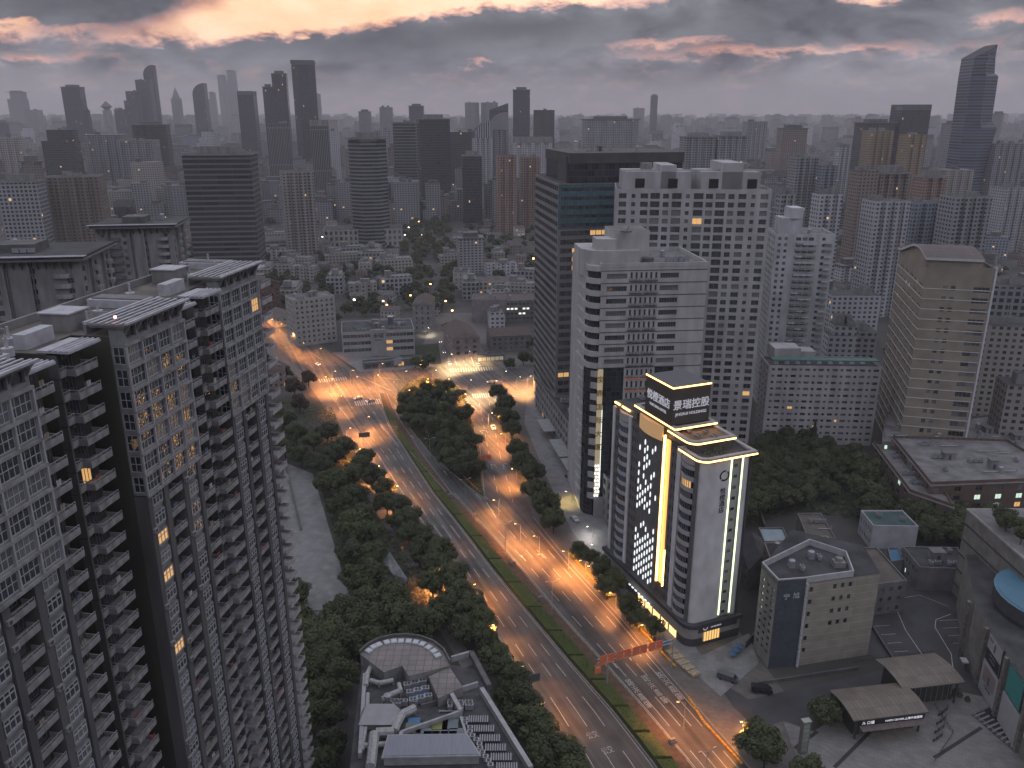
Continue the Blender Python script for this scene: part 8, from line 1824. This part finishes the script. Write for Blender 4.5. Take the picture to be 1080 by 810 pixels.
def car(px, py, heading, colr, label, kind='car', lights=True, group=None):
    if kind not in _K: t = car_template(kind); _K[kind] = (t, t[1].mesh('window', [GLASS]), t[2].mesh('wheel', [TIRE]), t[3].mesh('headlight', [HLM]), t[3].mesh('tail_light', [TLM]))
    t, gm, wm, hm, tm = _K[kind]; x, y = P(px, py); root = empty('parked_car' if not lights else 'car', (x, y, .12), label, 'car' if kind == 'car' else 'van', group, heading)
    if (kind, colr) not in _K: _K[(kind, colr)] = t[0].mesh('body', [CARP[colr]])
    link('body', _K[(kind, colr)], root); link('window', gm, root)
    for a in (-t[4] * .32, t[4] * .31):
        for s in (-1, 1): link('wheel', wm, root, (a, s * (t[5]/2 - .05), .33))
    if lights:
        for s in (-1, 1): link('headlight', hm, root, (-t[4]/2 - .0, s * t[5] * .36, .72)); link('tail_light', tm, root, (t[4]/2 + .04, s * t[5] * .36, .8))
UPH = math.radians(113); AV = math.radians(105)      # headings: nose along -x of the template
for a in ((468, 372, AV, 'black', 'black car waiting nose down at the stop line of the north road'), (474, 384, AV, 'silver', 'silver car at the front of the queue on the north road'), (464, 361, AV, 'grey', 'grey car third in the queue on the north road'),
          (504, 386, AV + math.pi, 'white', 'white car driving up the north road with red tail lights'), (501, 378, AV + math.pi, 'red', 'red car ahead of the white car on the north road'), (497, 364, AV + math.pi, 'black', 'black car far up the north road'),
          (378, 421, math.radians(35), 'white', 'white car turning through the left crossing'), (391, 424, math.radians(35), 'silver', 'silver car turning beside the white one in the left crossing'), (417, 453, UPH + math.pi, 'black', 'black car with red tail lights just past the left crossing'),
          (335, 385, math.radians(130), 'white', 'white car on the glowing left road before the zebra crossing'), (306, 354, math.radians(130), 'silver', 'silver car farther up the glowing left road'), (520, 452, math.radians(104), 'white', 'white car on the branch road beside the right pavement trees'),
          (518, 404, math.radians(20), 'silver', 'silver car crossing the upper junction')): car(*a)
for a in ((606, 549, UPH, 'white', 'white car parked on the forecourt corner with its doors toward the podium'), (600, 505, UPH, 'black', 'dark car parked beside the planting bed of the forecourt')): car(*a, lights=False)
for a in ((773, 720, math.radians(150), 'grey', 'grey van parked at the mouth of the side street, left one'), (795, 728, math.radians(170), 'black', 'dark van with a pale load parked right of the grey van')): car(a[0] + (8 if a[0] > 780 else -6), a[1] + (2 if a[0] > 780 else -3), a[2], a[3], a[4], 'van', False)
for (x, y) in ((379, 520), (383, 534)): car(x, y, math.radians(10), 'black', 'dark car parked beneath the grove beside the garden path', lights=False, group='cars parked beneath the grove')
# median posts, barrier blocks, awnings and street clutter
def simple(name, label, cat, px, py, mb, mats, z=.1, rz=0, group=None):
    o = mb.build(name, mats, None, (*P(px, py), z)); o.rotation_euler = (0, 0, rz); tag(o, label, cat, group); return o
OR_ = mat('orange_barrier', (.5, .16, .03), .5, .2, 1)
for (x, y) in ((570, 633), (541, 596), (475, 524), (500, 545), (709, 784)): b = MB(); b.box(-.9, .9, -.6, .6, 0, .9, 0); b.box(-.7, .7, -.4, .4, .9, 1.3, 0); simple('utility_box', 'squat pale utility box on the verge beside the median hedge', 'utility box', x, y, b, [KERB], .12, .4, 'utility boxes along the median')
for (x, y) in ((699, 683),): 
    b = MB(); b.cyl(0, 0, 0, 1.9, .06, n=6, m=1); b.cyl(0, 0, 1.7, 2.8, 2.0, .1, n=10, m=0); simple('parasol', 'closed in blue parasol on the pavement below the gantry end', 'parasol', x, y, b, [mat('blue_parasol_cloth', (.06, .12, .22), .7, .2, 1), METAL_D])
for i, (x, y) in enumerate(((776, 690), (780, 686), (772, 694))): b = MB(); b.cyl(0, 0, 0, 1.7, .05, n=6, m=1); b.cyl(0, 0, 1.5, 2.2, 1.2, .1, n=10, m=0); simple('parasol', 'small blue parasol in the alley beside the hotel podium', 'parasol', x, y, b, [mat('blue_parasol_cloth', (.06, .12, .22), .7), METAL_D], group='small blue parasols in the alley')
b = MB(); rr = random.Random(2)
for k in range(16): a = k / 15; b.box(-10 + k * 1.3, -8.8 + k * 1.3, -1.3 - math.sin(a * 3) * .8, 1.2, 0, .5 + .25 * (k % 2), 0)
simple('tarpaulin_cover', 'long crumpled cream tarpaulin along the hotel podium pavement', 'tarpaulin', 712, 690, b, [mat('cream_tarpaulin', (.34, .28, .20), .8, .3, 1.2, bump=.4)], .1, math.atan2(-.925, .381))
def barrier_row(px0, py0, px1, py1, label, m=YKERB, w=.5, h=.45):
    a, c = Vector(P(px0, py0)), Vector(P(px1, py1)); d = c - a; n = max(1, int(d.length / 3.0)); rz = math.atan2(d.y, d.x); b = MB()
    b.box(0, d.length, -w/2, w/2, 0, h, 0)
    o = b.build('low_barrier', [m], None, (a.x, a.y, .1)); o.rotation_euler = (0, 0, rz); tag(o, label, 'barrier')
barrier_row(726, 736, 742, 762, 'yellow low barrier at the pavement bulge, upper piece'); barrier_row(742, 762, 782, 806, 'yellow low barrier at the pavement bulge, lower piece'); barrier_row(472, 487, 507, 520, 'orange low barrier along the left edge of the island tip', OR_)
barrier_row(666, 654, 712, 704, 'yellow low barrier between the hotel trees and the carriageway'); barrier_row(600, 583, 640, 630, 'brown low barrier beside the small hotel trees')
def rail(px0, py0, px1, py1, label, h=1.1, m=SLAT):
    a, c = Vector(P(px0, py0)), Vector(P(px1, py1)); d = c - a; rz = math.atan2(d.y, d.x); b = MB(); b.box(0, d.length, -.04, .04, h - .1, h, 0); b.box(0, d.length, -.03, .03, .3, .38, 0)
    for k in range(int(d.length / 1.4) + 1): b.box(k * 1.4, k * 1.4 + .07, -.04, .04, 0, h, 0)
    o = b.build('railing', [m], None, (a.x, a.y, .2)); o.rotation_euler = (0, 0, rz); tag(o, label, 'railing')
rail(401, 449, 421, 473, 'white railing on the first stretch of the median'); rail(432, 478, 470, 520, 'pale railing beside the median hedge, right side'); rail(806, 700, 835, 660, 'dark railing along the alley wall') if False else None
rail(900, 700, 985, 690, 'dark railing before the car park entrance', 1.0, METAL_D); rail(985, 745, 1005, 775, 'curved railing piece by the station pavilion', 1.0, METAL_D); rail(1005, 775, 985, 805, 'railing of the bicycle stand on the plaza', 1.0, METAL_D)
# walls bounding alley and car park
def wallthing(px0, py0, px1, py1, h, label, m=CONC_D, w=.3):
    a, c = Vector(P(px0, py0)), Vector(P(px1, py1)); d = c - a; b = MB(); b.box(0, d.length, -w/2, w/2, 0, h, 0); b.box(-.05, d.length + .05, -w/2 - .06, w/2 + .06, h, h + .12, 0); o = b.build('garden_wall', [m], None, (a.x, a.y, .05)); o.rotation_euler = (0, 0, math.atan2(d.y, d.x)); tag(o, label, 'wall')
wallthing(786, 684, 812, 656, 2.2, 'dark wall at the back of the hotel alley'); wallthing(800, 722, 905, 706, .8, 'low kerb wall along the side street pavement'); wallthing(918, 660, 945, 703, 1.0, 'low planter wall at the left of the car park')
wallthing(788, 500, 806, 560, 2.5, 'long dark wall between the hotel back and the garden'); wallthing(300, 486, 318, 560, 1.2, 'low wall along the courtyard beside the slab')
for i, (x, y) in enumerate(((934, 640), (975, 606), (1012, 735), (998, 728), (1020, 740), (1006, 732))):
    b = MB(); b.cyl(0, 0, 0, .6, .5, n=9, m=0); b.cyl(0, 0, .6, 1.5, .75, .3, n=8, m=1); simple('planter', 'round planter with a dark bush near the car park', 'planter', x, y, b, [CONC_D, LEAF], .15, 0, 'round planters near the car park')
# scooters by the station
def scooter(px, py, rz):
    root = empty('scooter', (*P(px, py), .2), 'dark scooter parked on the round terrace beside the station pavilion', 'scooter', 'scooters on the round terrace', rz)
    if 'sc' not in _T:
        b = MB(); b.box(-.5, .35, -.15, .15, .3, .45, 0); b.box(-.75, -.1, -.16, .16, .45, .8, 0); b.tube((.45, 0, .3), (.35, 0, 1.1), .05); b.tube((.33, -.32, 1.08), (.33, .32, 1.08), .03); w = MB(); w.tube((0, -.06, 0), (0, .06, 0), .25, .25, 10); _T['sc'] = (b.mesh('body', [METAL_D]), w.mesh('wheel', [TIRE]))
    link('body', _T['sc'][0], root); link('wheel', _T['sc'][1], root, (-.6, 0, .25)); link('wheel', _T['sc'][1], root, (.6, 0, .25))
for i in range(12): scooter(986 + (i % 3) * 3 + i * .6, 782 - i * 3.0, .5 + .2 * (i % 3))

# ------------------------------------------------------------------ the air
hz = MB(); hz.box(-11000, 11000, -300, 16000, -1, 445, 0)
hm = bpy.data.materials.new('evening_haze'); hm.use_nodes = True; t = hm.node_tree; t.nodes.clear(); out = nn(t, 'ShaderNodeOutputMaterial'); pv = nn(t, 'ShaderNodeVolumePrincipled')
pv.inputs['Color'].default_value = (.88, .86, .92, 1); pv.inputs['Density'].default_value = .000115; pv.inputs['Anisotropy'].default_value = .1
t.links.new(pv.outputs[0], out.inputs['Volume']); tag(hz.build('haze', hm), 'pale evening haze over the whole city', 'haze', None, 'stuff')
